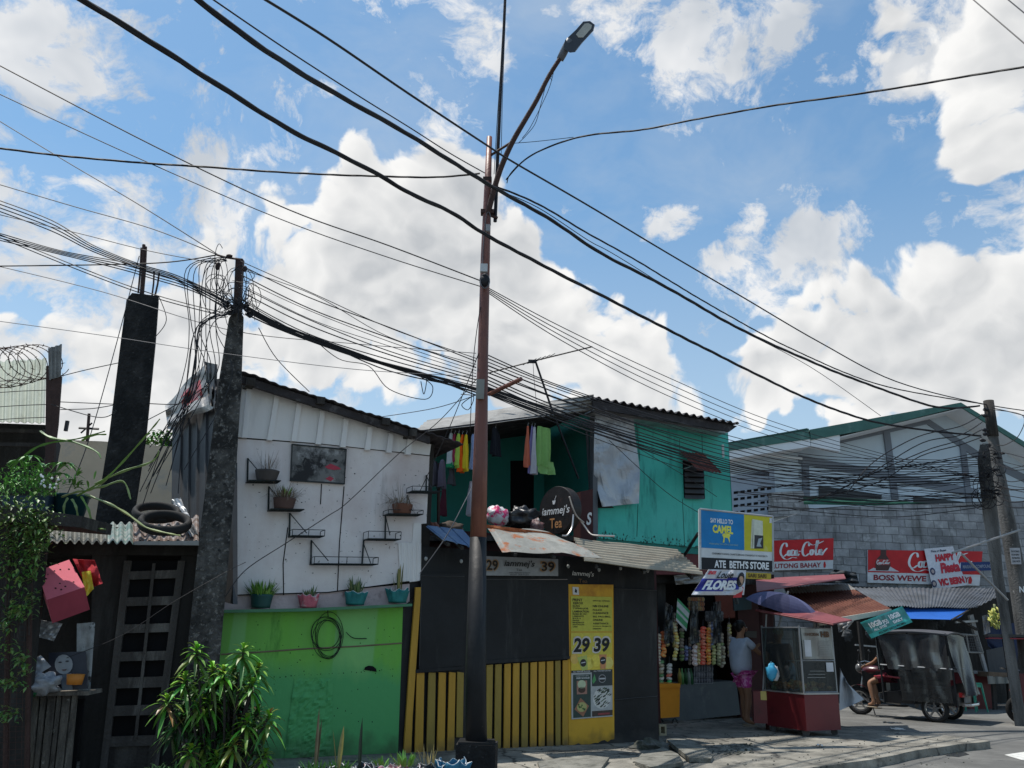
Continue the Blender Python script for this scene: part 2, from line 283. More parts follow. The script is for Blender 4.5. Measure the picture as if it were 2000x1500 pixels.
def text(q,s,u0,v0,u1,v1,m,parent,off=.007,shear=0,bold=0,name='lettering'):
    cu=bpy.data.curves.new('t','FONT'); cu.body=s; cu.shear=shear; cu.offset=bold; cu.resolution_u=3
    o=bpy.data.objects.new('t',cu); COL.objects.link(o); bpy.context.view_layer.update()
    me=o.to_mesh(); vs=[v.co.copy() for v in me.vertices]; fs=[tuple(p.vertices) for p in me.polygons]; o.to_mesh_clear(); bpy.data.objects.remove(o)
    if not vs: return
    x0=min(v.x for v in vs);x1=max(v.x for v in vs);y0=min(v.y for v in vs);y1=max(v.y for v in vs)
    mb=MB(); mb.add([q(u0+(u1-u0)*(v.x-x0)/(x1-x0),v0+(v1-v0)*(v.y-y0)/(y1-y0))+q.n*off for v in vs],fs)
    return mb.build(name,m,parent)
def strokes(q,ls,u0,v0,u1,v1,w,m,parent,off=.007,name='lettering'):
    mb=MB()
    for l in ls:
        l=cr(l,4); n=len(l); L=[];Rr=[]
        for i,(x,y) in enumerate(l):
            a=l[max(i-1,0)];b=l[min(i+1,n-1)]; dx,dy=b[0]-a[0],b[1]-a[1]; k=math.hypot(dx,dy) or 1
            ww=w*(.45+.55*abs(dy)/k)*(1 if 0<i<n-1 else .3); nx,ny=-dy/k*ww,dx/k*ww
            L.append((x+nx,y+ny)); Rr.append((x-nx,y-ny))
        f=lambda p:q(u0+(u1-u0)*p[0],v0+(v1-v0)*p[1])+q.n*off
        mb.add([f(p) for p in L+Rr],[(i,n+i,n+i+1,i+1) for i in range(n-1)])
    return mb.build(name,m,parent)
def cr(P,k=6):   # Catmull-Rom through points (tuples or vectors)
    out=[]; n=len(P); D=len(P[0]); Pt=[tuple(p) for p in P]
    for i in range(n-1):
        p0=Pt[max(i-1,0)];p1=Pt[i];p2=Pt[i+1];p3=Pt[min(i+2,n-1)]
        for j in range(k):
            t=j/k; out.append(tuple(.5*((2*p1[d])+(-p0[d]+p2[d])*t+(2*p0[d]-5*p1[d]+4*p2[d]-p3[d])*t*t+(-p0[d]+3*p1[d]-3*p2[d]+p3[d])*t**3) for d in range(D)))
    out.append(Pt[-1]); return out
def corr(mb,a,b,c,d,waves,amp,nv=2,th=.002,noise_amp=0,tz=False):
    """corrugated sheet: a->b top edge, d->c bottom edge; ribs run from top to bottom"""
    a,b,c,d=map(V,(a,b,c,d)); n=((b-a).cross(d-a)).normalized()
    def f(u,v):
        p=(a*(1-u)+b*u)*(1-v)+(d*(1-u)+c*u)*v
        w=math.sin(2*math.pi*waves*u) if not tz else (1 if (u*waves)%1<.12 else 0)
        e=noise.noise(p*2.1)*noise_amp if noise_amp else 0
        return p+n*(amp*w+e)
    mb.sheet(f,int(waves*(6 if not tz else 24)),nv,th); return mb
def shell(fp,z0,th=None):
    """closed building mass: fp=[(x,y,ztop)..]"""
    n=len(fp); vs=[V((x,y,z0)) for x,y,z in fp]+[V((x,y,z)) for x,y,z in fp]
    return MB().add(vs,[tuple(range(n-1,-1,-1)),tuple(range(n,2*n))]+[(i,(i+1)%n,n+(i+1)%n,n+i) for i in range(n)])
def back(p,pl,d,z=None):
    q=p-pl.n*d; return V((q.x,q.y,p.z if z is None else z))
UP=V((0,0,1))
# ------------------------------------------------------------ planes
A1=27
F1=VP(G(1283,1447,.1),A1); U1=F1.u; N1=F1.n
TL=VP(F1.o-N1*1.7,A1)                     # teal upper storey
LS=VPY(300,8.9,12,1200)                   # left shack front
SUN_E=2.6; SKY_S=.1; SKY_T=(.72,.92,.92); EXPO=0.85
# ------------------------------------------------------------ ground
def grid_ground(name,m,x0,x1,y0,y1,z): return struct(MB().add([(x0,y0,z),(x1,y0,z),(x1,y1,z),(x0,y1,z)],[(0,1,2,3)]).build(name,m))
grid_ground('road',M['asphalt'],-400,400,-100,900,0)
fe=[(-900,1530),(300,1545),(900,1522),(1330,1518),(1500,1508),(1600,1498),(1700,1483),(1810,1462),(1900,1451),(1933,1447)]
bk=[(1870,1439),(1813,1432),(1740,1427),(1680,1422),(1640,1417)]
poly=[G(x,y,.1) for x,y in fe]
fine=[]
for a,b in zip(poly[2:],poly[3:]):
    for k in range(5):
        p=a.lerp(b,k/5); fine.append(p+V((noise.noise(p*3)*.04,noise.noise(p*3+V((9,9,9)))*.05,0)))
poly=poly[:2]+fine+[poly[-1]]+[G(x,y,.1) for x,y in bk]
e=F1.o+U1*4.2-N1*6; e2=F1.o-U1*14-N1*6
poly+=[V((e.x,e.y,.1)),V((e2.x,e2.y,.1))]
struct(MB().prism(poly,V((0,0,-.14))).build('pavement',M['concrete']))
pts=[(1962,1474),(2050,1461),(2080,1490),(1996,1484)]
struct(MB().prism([G(x,y,.006) for x,y in pts],V((0,0,-.004))).build('road_marking',mat('worn_road_paint',(.62,.61,.57),.7,.12,6,.2,c2=(.3,.3,.29),t2=.6,s2=8)))
pts=[G(x,y,.005) for x,y in [(1838,1470),(1856,1466),(1880,1468),(1893,1473),(1872,1478),(1850,1476)]]
struct(MB().prism(pts,V((0,0,-.003))).build('puddle',mat('damp_patch',(.035,.035,.035),.25,.2,8,0,spec=.6)))
def lump(name,px,py,r,h,m,label,cat,grp=None,z=.1,seed=1):
    c=G(px,py,z); mb=MB(); mb.ell(c+V((0,0,h*.15)),(r[0],r[1],h),14,8,jit=.5); return tone(mb,name,m,label,cat,grp)
def slab(pts,z,th,tilt,name,label):
    p=[G(x,y,z) for x,y in pts]; c=sum(p,V((0,0,0)))/len(p)
    p=[q+V((0,0,tilt[0]*(q.x-c.x)+tilt[1]*(q.y-c.y)+abs(tilt[0])*.3)) for q in p]
    return tone(MB().prism(p,V((0,0,-th))),name,M['slab'],label,'concrete slab')
slab([(1302,1450),(1332,1443),(1372,1458),(1393,1474),(1388,1481),(1346,1481)],.15,.05,(-.05,.02),'broken_slab','broken tilted concrete slab lying on the pavement right of the black shop corner')
slab([(1255,1470),(1296,1462),(1325,1478),(1335,1496),(1270,1502),(1240,1488)],.135,.04,(.06,-.02),'broken_slab','dark cracked slab lying in front of the black tea shop corner')
slab([(1050,1488),(1130,1478),(1190,1484),(1170,1505),(1060,1512)],.125,.03,(.02,.03),'broken_slab','flat cracked slab in front of the yellow poster door')
lump('rubble_mound',1270,1463,(.22,.13),.1,M['mosscon'],'mossy lump of old concrete at the foot of the black shop corner','rubble')
mb=MB()
for i in range(260):
    x,y=(R.uniform(1390,1470),R.uniform(1452,1474)) if i<70 else (R.uniform(1000,1900),R.uniform(1425,1495))
    p=G(x,y,.105); s=R.uniform(.005,.028 if i<70 else .014); mb.ell(p,(s,s*.8,s*.6),6,4,jit=.5)
mb.col=(.05,.05,.045); o=mb.build('gravel_scatter',M['mosscon']); o['kind']='stuff'; o['label']='small stones and leaf litter scattered on the pavement'
# cracks and litter on the pavement
for i,(x,y,s,c,l) in enumerate([(1753,1426,.09,(.5,.48,.44),'crumpled white paper scrap on the pavement behind the cart'),(1745,1414,.13,(.12,.1,.07),'flattened brown carton scrap on the pavement near the tricycle'),(1600,1458,.04,(.6,.6,.6),'tiny white wrapper on the pavement in front of the red cart')]):
    mb=MB(); c0=G(x,y,.11); ph=i*2
    mb.sheet(lambda u,v:c0+V(((u-.5)*s*2,(v-.5)*s*2,.03*noise.noise(V((u*3+ph,v*3,1)))+.02)),6,6,.002,col=c); tone(mb,'litter_scrap',M['vc'],l,'litter')
# ------------------------------------------------------------ left shack
sh=thing('dark_shack','sooty wooden shack with lattice door and patched corrugated roof left of the concrete pole','shack',V((LS.P(200,1400).x,LS.P(200,1400).y,0)))
b0=LS.P(-260,1200,-.55); b1=LS.P(395,1200,-.55)
shell([(b0.x,b0.y,2.55),(b1.x,b1.y,2.5),(b1.x-.6,b1.y+3,2.5),(b0.x-.6,b0.y+3,2.55)],0).build('back_wall',M['shackwall'],sh)
pp(LS,[(-260,1050),(395,1062),(395,1085),(-260,1080)],.02,.6).build('lintel',M['shackwall'],sh)
pp(LS,[(213,1075),(250,1075),(238,1130),(224,1300),(206,1560),(150,1560),(165,1380),(178,1230),(180,1120),(180,1075)],-.02,.05).build('board_wall',M['shackwall'],sh)
pp(LS,[(355,1075),(395,1075),(380,1250),(360,1560),(290,1560),(315,1380),(340,1200)],-.02,.05).build('board_wall',M['shackwall'],sh)
dr=MB(); 
ys=[(1113,1130),(1164,1182),(1217,1235),(1271,1290),(1321,1343),(1376,1397),(1436,1457)]
fl=lambda y:247-(y-1115)*.118; fr=lambda y:352-(y-1115)*.13; fm=lambda y:299-(y-1115)*.105
door=pp(LS,[(fl(1095),1095),(fr(1095),1095),(fr(1490),1490),(fl(1490),1490)],-.06,.02).build('door',M['gap'],sh)
for a,b in ys: pp(LS,[(fl(a)+4,a+3),(fr(a)-4,a),(fr(b)-4,b-1),(fl(b)+4,b+2)],.01,.03).build('rail',M['doorwood'],door)
for f,w in((fl,7),(fr,7)): pp(LS,[(f(1095)-w,1095),(f(1095)+w,1095),(f(1560)+w,1560),(f(1560)-w,1560)],.016,.045).build('stile',M['doorwood'],door)
pp(LS,[(fm(1100)-3,1100),(fm(1100)+3,1100),(fm(1445)+3,1445),(fm(1445)-3,1445)],.022,.02).build('stile',M['doorwood'],door)
pp(LS,[(fl(1455),1455),(fr(1455),1455),(fr(1500),1500),(fl(1500),1500)],-.01,.02).build('kick_board',M['wood'],door)
# roof sheets
M['rooft']=mat('teal_white_roof_patch',(.13,.2,.18),.6,.35,6,.2,c2=(.28,.3,.28),t2=.5,s2=7)
M['roofb']=mat('brown_pink_roof_patch',(.15,.105,.085),.7,.4,7,.3,c2=(.27,.25,.24),t2=.52,s2=7,extra=[((.35,.08,.05),.66,5,.05)])
M['roofg']=mat('grey_roof_patch',(.15,.145,.12),.7,.35,7,.3,c2=(.08,.08,.07),t2=.55,s2=6)
for x0,x1,m,w,yt0,yt1 in((-120,107,'roofg',12,1022,1026),(107,210,'roofg',6,1026,1024),(208,262,'rooft',3.3,1022,1022),(260,388,'roofb',7,1020,1008)):
    mb=MB(); corr(mb,LS.P(x0,yt0,-.75),LS.P(x1,yt1,-.75),LS.P(x1,1060 if m!='roofb' else 1058,.3),LS.P(x0,1058,.3),w,.022,4,.004); mb.build('roof_sheet',M[m],sh)
pp(LS,[(262,1057),(388,1056),(388,1065),(262,1064)],.33,.03).build('roof_batten',M['lightroof'],sh)
# tyres on roof
def tyre(px,py,Y,Rr,r,t,label,m=None,name='tyre',ax=None):
    c=AY(px,py,Y); Z=V((.15,-math.sin(t),math.cos(t))).normalized(); X=V((1,0,0)); X=(X-Z*X.dot(Z)).normalized(); Yv=Z.cross(X)
    prof=[(Rr+r*math.cos(a)*.75,r*math.sin(a)*1.1) for a in [2*math.pi*k/12 for k in range(13)]]
    mb=MB().lathe(c,prof,32,(X,Yv,Z)); return tone(mb,name,C('tyre_rubber',(.018,.018,.018),.8),label,'tyre','old tyres lying on the shack roof',True)
tyre(322,1021,8.75,.235,.05,.46,'old tyre on the shack roof, the lower one nearest the eave')
tyre(306,1001,9.1,.22,.045,.44,'old tyre on the shack roof, tucked behind the other tyre')
mb=MB(); a,b,c,d=LS.P(335,975,-.5),LS.P(352,972,-.5),LS.P(388,1045,.1),LS.P(372,1050,.1)
mb.sheet(lambda u,v:(a*(1-u)+b*u)*(1-v)+(d*(1-u)+c*u)*v+V((0,-.05,.05))*noise.noise(V((u*3,v*7,2))),5,14,.003)
tone(mb,'foil_flashing',M['galv'],'crumpled foil flashing strip beside the tyres on the shack roof','flashing')
# black column
cp=VPY(240,10.1,6,800)
col=thing('concrete_column','unfinished black concrete column with bare rebar on top, rising behind the shack roof','column',V((cp.P(220,1020).x,cp.P(220,1020).y,0)))
f=[cp.P(x,y) for x,y in [(258,572),(310,578),(304,660),(285,850),(262,1000),(236,1250),(172,1250),(187,1010),(213,850),(236,665),(247,585)]]
MB().prism(f,V((-.1,.25,0))).build('shaft',M['dkcon'],col)
for x0,y0,x1,y1,r in((270,572,276,484,.012),(276,575,281,478,.022),(279,575,285,482,.016),(297,577,301,530,.011),(303,577,311,532,.012)):
    MB().tube([cp.P(x0,y0,-.12),cp.P((x0+x1)/2+1,(y0+y1)/2,-.12),cp.P(x1,y1,-.12)],r,6).build('rebar',M['dkrust'],col)
# concrete utility pole
up=VPY(420,8.75,10,1000)
pol=thing('utility_pole','mottled concrete utility pole with tangled cables at its iron top beside the white house','utility pole',V((up.P(410,1300).x,up.P(410,1300).y,0)))
f=[up.P(x,y) for x,y in [(447,622),(455,608),(470,607),(476,620),(472,740),(462,900),(449,1060),(432,1250),(400,1620),(342,1620),(368,1250),(388,1060),(408,900),(428,740)]]
MB().prism(f,V((-.07,.22,0))).build('shaft',M['polecon'],pol)
MB().prism([up.P(x,y,-.08) for x,y in [(460,503),(474,505),(468,612),(455,612)]],V((0,.07,0))).build('iron_top',M['dkrust'],pol)
mb=MB()
for i in range(16):
    c=up.P(463+R.uniform(-20,28),604+R.uniform(-14,14),R.uniform(-.2,.1)); mb.ell(c,(R.uniform(.02,.05),.03,.02),8,5,jit=.4)
mb.build('cable_clamps',M['cable'],pol)
mb=MB(); mb.tube([up.P(424,498,0),up.P(442,503,0),up.P(470,507,0)],.012,6); mb.ell(up.P(425,520,0),(.03,.03,.05),8,6); mb.ell(up.P(448,500,0),(.04,.03,.02),8,6); mb.ell(up.P(478,525,0),(.03,.03,.04),8,6)
mb.build('cross_bracket',M['dkrust'],pol)
# ------------------------------------------------------------ far left
fp=VPY(45,12,4,800)
fb=thing('clad_shed','pale ribbed cladding shed with a dark open side at the far left edge','shed',V((fp.P(0,1000).x,fp.P(0,1000).y,0)))
mb=MB(); corr(mb,fp.P(-160,716,-.6),fp.P(91,700,-.6),fp.P(87,826,.1),fp.P(-160,818,.1),17,.02,3,.006); mb.build('cladding',M['cornw'],fb)
a=fp.P(-160,900,-.6); b=fp.P(86,900,-.6); zq=fp.P(0,815,-.2).z; shell([(a.x,a.y,zq),(b.x,b.y,zq),(b.x-.9,b.y+2,zq+.1),(a.x-.9,a.y+2,zq+.1)],0).build('wall',M['shackwall'],fb)
for y in(835,862): pp(fp,[(-160,y),(85,y+3),(85,y+10),(-160,y+7)],-.1,.05).build('beam',M['wood'],fb)
ff=VPY(100,10.6,5,800)
fpst=thing('fence_post','rusty fence post with a strip of corrugated sheet tied to its top','fence post',V((ff.P(95,1000).x,ff.P(95,1000).y,0)))
MB().prism([ff.P(x,y) for x,y in [(90,715),(101,712),(104,900),(96,1100),(82,1100),(88,900)]],V((0,.08,0))).build('post',M['dkrust'],fpst)
mb=MB(); corr(mb,ff.P(94,680,.03),ff.P(121,672,.03),ff.P(119,736,.03),ff.P(96,742,.03),3,.012,2,.003); mb.build('sheet_strip',M['lightroof'],fpst)
pp(ff,[(101,740),(120,735),(113,830),(104,900),(101,900)],.02,.03).build('plank',M['dkrust'],fpst)
rz=thing('razor_wire','coil of razor wire running along the fence top at the left edge','razor wire',ff.P(40,760))
mb=MB(); pts=[]
for k in range(330):
    t=k/330; a=t*math.pi*2*8; p=ff.P(-40+130*t,712+6*math.sin(t*5),.15*math.cos(a)); rr=.30*(1-.25*t)
    q=p+V((math.cos(a)*rr*.95,math.cos(a)*.2,math.sin(a)*rr)); pts.append(q)
mb.tube(pts,.0055,4)
for i in range(2,328,3):
    q=pts[i]; d=(pts[i+1]-pts[i-1]).normalized(); n=V((R.uniform(-1,1),R.uniform(-1,1),R.uniform(-1,1))).cross(d).normalized(); mb.add([q-d*.008,q+d*.008,q+n*.036+d*.014,q-n*.036-d*.014],[(0,1,2),(0,1,3)])
mb.build('coil',M['dkrust'],rz)
# beige wall, tree and small roofs behind
bw=VPY(230,17,8,900)
o=tone(MB().prism([bw.P(x,y) for x,y in [(60,850),(105,858),(200,862),(345,873),(420,876),(420,1240),(60,1240)]],V((-.03,.25,0))),'rendered_wall',M['beige'],'long beige rendered wall in the gap behind the black column','wall')
tr=thing('background_tree','small leafy tree showing above the beige wall','tree',AY(300,1180,22))
mb=MB()
for i in range(420):
    a=R.uniform(0,6.28); rr=R.random()**.5; p=AY(302,868,22)+V((math.cos(a)*rr*.62,R.uniform(-.4,.4),R.uniform(-.5,.42)*(1.1-rr*.6)))
    mb.leaf(p,(R.uniform(-1,1),R.uniform(-1,1),R.uniform(-.4,.9)),.17,.09,.2,(.05+R.random()*.07,.14+R.random()*.14,.03),2)
for i in range(160):
    p=AY(R.uniform(315,350),R.uniform(862,880),22); mb.leaf(p,(R.uniform(-1,1),R.uniform(-1,1),R.uniform(-.4,.9)),.15,.08,.2,(.08,.2,.03),2)
mb.build('crown',M['leaf'],tr); MB().tube([tr.location,AY(302,880,22)],[.1,.06],8).build('trunk',M['wood'],tr)
# ------------------------------------------------------------ wire fence with vines
vf=VPY(30,7.6,-4,1200)
o=thing('mesh_fence','rusty wire mesh fence overgrown with a leafy creeper at the left edge','fence',V((vf.P(20,1480).x,vf.P(20,1480).y,0)))
mb=MB()
for k in range(44):
    y=1045+k*11; mb.tube([vf.P(-60,y+R.uniform(-2,2)),vf.P(20,y+R.uniform(-2,2)),vf.P(58+R.uniform(-4,3),y-2+R.uniform(-3,3))],.0022,4)
for x in range(-60,60,12): mb.tube([vf.P(x+6,1030,.01),vf.P(x-2,1300,.01),vf.P(x-8,1560,.01)],.0022,4)
mb.build('wire_mesh',M['dkrust'],o)
for x in(-30,10,52): MB().tube([vf.P(x+9,1000,-.05),vf.P(x,1560,-.05)],.022,6).build('post',M['dkrust'],o)
pp(vf,[(-90,1010),(95,1030),(72,1250),(40,1560),(-120,1560)],-.28,.03).build('backing_sheet',M['shackwall'],o)
vn=thing('creeper','dense small-leaved creeper spilling over the wire mesh fence','plant',V((vf.P(25,1480).x,vf.P(25,1480).y,0)))
mb=MB(); G3=[(.07,.17,.03),(.1,.22,.045),(.04,.1,.025),(.16,.26,.06),(.13,.16,.05)]
def clump(mb,x,y,n,sx,sy,L=.05,pl=vf,off=(0,.25),cols=G3,W=.55,dr=.3):
    for i in range(n):
        p=pl.P(x+R.gauss(0,sx),y+R.gauss(0,sy),R.uniform(*off)); mb.leaf(p,(R.uniform(-1,1),R.uniform(-1,.3),R.uniform(-.6,.9)),L*R.uniform(.6,1.3),L*W*R.uniform(.7,1.2),dr,R.choice(cols),2)
for x,y,n,sx,sy in[(20,1000,260,28,18),(70,1015,260,22,18),(40,1050,260,26,24),(85,1048,110,14,16),(15,1090,160,22,22),(60,1085,120,18,16),(25,1150,90,20,25),(55,1120,60,12,14),(40,1195,110,16,10),(14,1265,36,16,10),(40,1285,50,12,8),(18,1335,80,16,6),(50,1310,24,6,10),(16,1395,60,12,8),(10,1225,40,14,10),(60,1170,40,10,10)]: clump(mb,x,y,n,sx,sy)
mb.build('foliage',M['leaf'],vn)
mb=MB()
for i in range(30):
    x=R.uniform(-10,75); y=R.uniform(1000,1060); mb.tube(cr([vf.P(x,y,.1),vf.P(x-8+R.uniform(-9,9),y+60,.05),vf.P(x-10+R.uniform(-14,9),y+150+R.uniform(0,90),.04)],4),.004,4)
mb.build('stems',M['wood'],vn)
tone(MB().prism([vf.P(x,y,.12) for x,y in [(-60,978),(160,1008),(156,1030),(-60,1012)]],V((0,.6,0))),'plant_shelf',M['wood'],'dark plank shelf carrying the planters above the creeper','shelf')
# planters
pt=VPY(60,7.9,0,980)
t=thing('planter_trough','dark blue trough planter full of bushy herbs at the upper left','planter',pt.P(50,1005))
MB().prism([pt.P(x,y,.1) for x,y in [(2,968),(96,968),(90,1006),(8,1006)]],V((0,.3,0))).build('trough',C('dark_blue_plastic',(.02,.04,.065),.5),t)
mb=MB(); HG=[(.14,.38,.06),(.2,.45,.08),(.09,.26,.05)]
for x,y,n in((30,935,160),(60,935,180),(85,945,120),(20,955,120),(70,960,120),(105,950,90)): clump(mb,x,y,n,14,13,.05,pt,(-.1,.2),HG,.35,.1)
mb.build('herbs',M['leaf'],t)['kind']='stuff'
mb=MB()
for (x,y) in[(60,890),(40,900),(75,905),(112,905),(122,925),(130,905)]:
    p=pt.P(x,y,.1); mb.tube([pt.P(70,965,.05),pt.P((x+70)/2,930,.05),p],.005,4,col=(.15,.2,.06))
    for k in range(8): a=k*.8+R.random(); mb.leaf(p,(math.cos(a),math.sin(a)*.7,R.uniform(-.1,.25)),.13,.035,.5,(.1,.28,.05),3)
for i in range(14): p=pt.P(R.uniform(80,115),R.uniform(925,955),.25); mb.ell(p,(.012,.012,.012),6,4,col=(.7,.7,.7))
mb.build('tall_shoots',M['leaf'],t)
t=thing('plastic_pot','dark teal round pot holding a sprawling dragon fruit cactus','plant pot',pt.P(130,1030))
c=pt.P(130,1030,-.12); MB().lathe(c,[(.001,0),(.12,0),(.16,.29),(.17,.29),(.17,.31),(.145,.31),(.14,.25),(.001,.25)],24).build('pot',C('teal_pot_plastic',(.015,.06,.075),.5),t,True)
ct=thing('cactus_plant','sprawling green dragon fruit cactus with long arching stems','plant',pt.P(130,995))
for l in([(150,968),(205,935),(250,890),(292,842),(312,818)],[(78,842),(100,855),(140,862),(185,880),(197,895)],[(20,915),(60,880),(95,865),(150,857),(205,842)],[(165,965),(215,985),(250,1005),(285,1030),(330,1042),(352,1046)],[(132,972),(124,990),(128,1015),(140,1032)],[(158,970),(172,995),(180,1022),(192,1032),(206,1034)],[(185,945),(240,920),(288,905),(305,893),(310,880)],[(120,970),(150,960),(180,955),(210,935)],[(160,860),(180,850),(208,848)],[(140,975),(148,990),(152,1010)],[(170,955),(200,950),(240,940),(255,975)]):
    P=[V(x) for x in cr([pt.P(x,y,.12+.03*math.sin(i*2)) for i,(x,y) in enumerate(l)],6)]; n=len(P)
    mb=MB(); mb.tube(P,[.0135*(1-.6*abs(i/(n-1)-.3))*(1+.25*math.sin(i*1.3)) for i in range(n)],3,col=R.choice([(.14,.24,.05),(.2,.28,.1),(.09,.19,.04),(.28,.33,.14)])); mb.build('stem',M['leaf'],ct)
mb=MB()
for i in range(26): p=pt.P(150+R.gauss(0,16),945+R.gauss(0,12),.1); mb.leaf(p,(R.uniform(-1,1),R.uniform(-1,0),R.uniform(0,1)),.12,.025,.3,(.12,.25,.05),3)
mb.build('tuft',M['leaf'],ct)
# ------------------------------------------------------------ junk in front of the shack
L2=VPY(120,8.1,8,1200)
bx=thing('foam_box','pink foam box punched with round holes, hanging tilted under the shack eave','box',L2.P(110,1213))
T=[L2.P(73,1115,.12),L2.P(135,1093,-.16),L2.P(165,1146,.0),L2.P(91,1171,.28)]; dn=V((.04,.09,-.2))
MB().prism(T,dn).build('shell',M['pink'],bx); fo_=(T[3]-T[0]).normalized()*.004-UP*.001; MB().prism([T[3]+fo_,T[2]+fo_,T[2]+dn+fo_,T[3]+dn+fo_],fo_).build('shaded_front',C('shaded_pink',(.3,.04,.06),.7),bx)  # darker pink sheet paints in the shade on the box's front side
mb=MB(); nn=(T[1]-T[0]).cross(T[3]-T[0]).normalized(); nn=nn if nn.z>0 else -nn
for u,v in((.25,.25),(.45,.2),(.4,.4),(.62,.22),(.3,.75),(.45,.65),(.55,.8),(.42,.85),(.7,.7),(.85,.3),(.8,.75),(.15,.35)):
    c=(T[0]*(1-u)+T[1]*u)*(1-v)+(T[3]*(1-u)+T[2]*u)*v+nn*.004; X=(T[1]-T[0]).normalized(); Y=nn.cross(X)
    mb.prism([c+X*.009*math.cos(a)+Y*.009*math.sin(a) for a in [k*.785 for k in range(8)]],-nn*.002)
mb.build('holes',M['gap'],bx)
def crumple(name,pl,tl,tr_,br,bl,off,amp,m,label,cat,nu=12,nv=12,fr=3,col=None,seed=0,grp=None,th=.004):
    q=quad(pl,tl,tr_,br,bl,off,lambda u,v:amp*noise.noise(V((u*fr+seed,v*fr,seed)))); mb=MB().sheet(q,nu,nv,th,col=col); return tone(mb,name,m,label,cat,grp)
crumple('red_cloth',L2,(142,1092),(185,1094),(200,1140),(172,1150),-.12,.08,M['cloth'],'dark red cloth draped behind the pink foam box','cloth',col=(.4,.03,.04),seed=4)
crumple('plastic_scrap',L2,(160,1117),(177,1115),(183,1150),(166,1168),-.05,.02,M['vc'],'small yellow plastic piece right of the pink foam box','plastic panel',col=(.6,.48,.03),seed=6)
crumple('ribbed_sheet',L2,(62,1208),(122,1218),(105,1252),(58,1240),.05,.02,M['galv'],'bent galvanised ribbed sheet below the pink foam box','metal sheet',fr=6,seed=8)
crumple('stained_board',L2,(150,1218),(186,1215),(176,1350),(150,1352),-.1,.02,mat('stained_board_paint',(.3,.31,.31),.8,.3,8,.2,c2=(.08,.2,.32),t2=.66,s2=5,extra=[((.04,.04,.04),.6,9,.05)]),'pale stained board leaning behind the slatted crate','board',seed=9)
q=quad(L2,(95,1275),(168,1272),(172,1345),(98,1350),-.02,lambda u,v:.02*math.sin(u*4))
t=thing('printed_banner','dark printed banner with a pale portrait, crumpled on top of the slatted crate','banner',q(.5,0))
MB().sheet(q,10,8,.003,col=(.02,.025,.04)).build('sheet',M['vc'],t)
mb=MB(); mb.prism([q(.42+.24*math.cos(a),.68+.26*math.sin(a))+L2.n*.03 for a in [k*.4189 for k in range(15)]],-L2.n*.003,col=(.25,.27,.29)); mb.prism([q(u,v)+L2.n*.026 for u,v in((.3,.4),(.6,.45),(.62,.0),(.35,0))],-L2.n*.003,col=(.13,.16,.2))
for u,v in((.33,.74),(.52,.76)): mb.prism([q(u+.05*math.cos(a),v+.022*math.sin(a))+L2.n*.034 for a in [k*.8 for k in range(8)]],-L2.n*.002,col=(.03,.03,.04))
mb.prism([q(u,v)+L2.n*.034 for u,v in((.36,.55),(.5,.56),(.48,.52),(.4,.51))],-L2.n*.002,col=(.12,.08,.08)); mb.build('portrait',M['vc'],t)
crumple('broken_sheet',L2,(55,1292),(80,1280),(100,1302),(66,1322),.1,.02,M['vc'],'broken white plastic panel on the slatted crate','plastic panel',col=(.33,.35,.38),seed=12)
mb=MB().ell(L2.P(82,1335,.1),(.15,.1,.09),22,14,jit=.7); tone(mb,'plastic_bag',mat('grey_plastic_bag',(.3,.32,.35),.3,.3,14,.4,spec=.6),'crumpled translucent plastic bag on the slatted crate','plastic bag',None,True)
mb=MB().ell(L2.P(62,1352,.1),(.08,.07,.04),14,8,jit=.6); tone(mb,'green_bag',C('green_plastic',(.02,.15,.06),.4),'small green plastic bag at the left end of the slatted crate','plastic bag',None,True)
c=L2.P(145,1337,.08); tone(MB().lathe(c,[(.001,0),(.065,0),(.078,.09),(.072,.09),(.06,.01),(.001,.01)],20),'plastic_tub',C('orange_plastic',(.55,.2,.03),.5),'orange plastic tub on the slatted crate','tub',None,True)
crt=thing('slatted_crate','crate of mouldy upright wooden slats beside the shack door','crate',V((L2.P(95,1500).x,L2.P(95,1500).y,0)))
for a,b,c,d in((59,75,38,58),(80,90,60,69),(94,109,73,88),(112,120,90,98),(123,138,101,116),(141,150,119,132)): pp(L2,[(a,1356+R.uniform(-2,3)),(b,1358),(d,1560),(c,1560)],R.uniform(0,.03),.03).build('slat',M['bamboo'],crt)
pp(L2,[(55,1352),(172,1350),(172,1358),(55,1360)],.06,.4).build('top_board',M['bamboo'],crt)
pp(L2,[(52,1365),(165,1365),(140,1560),(35,1560)],-.12,.02).build('inner_panel',M['gap'],crt)
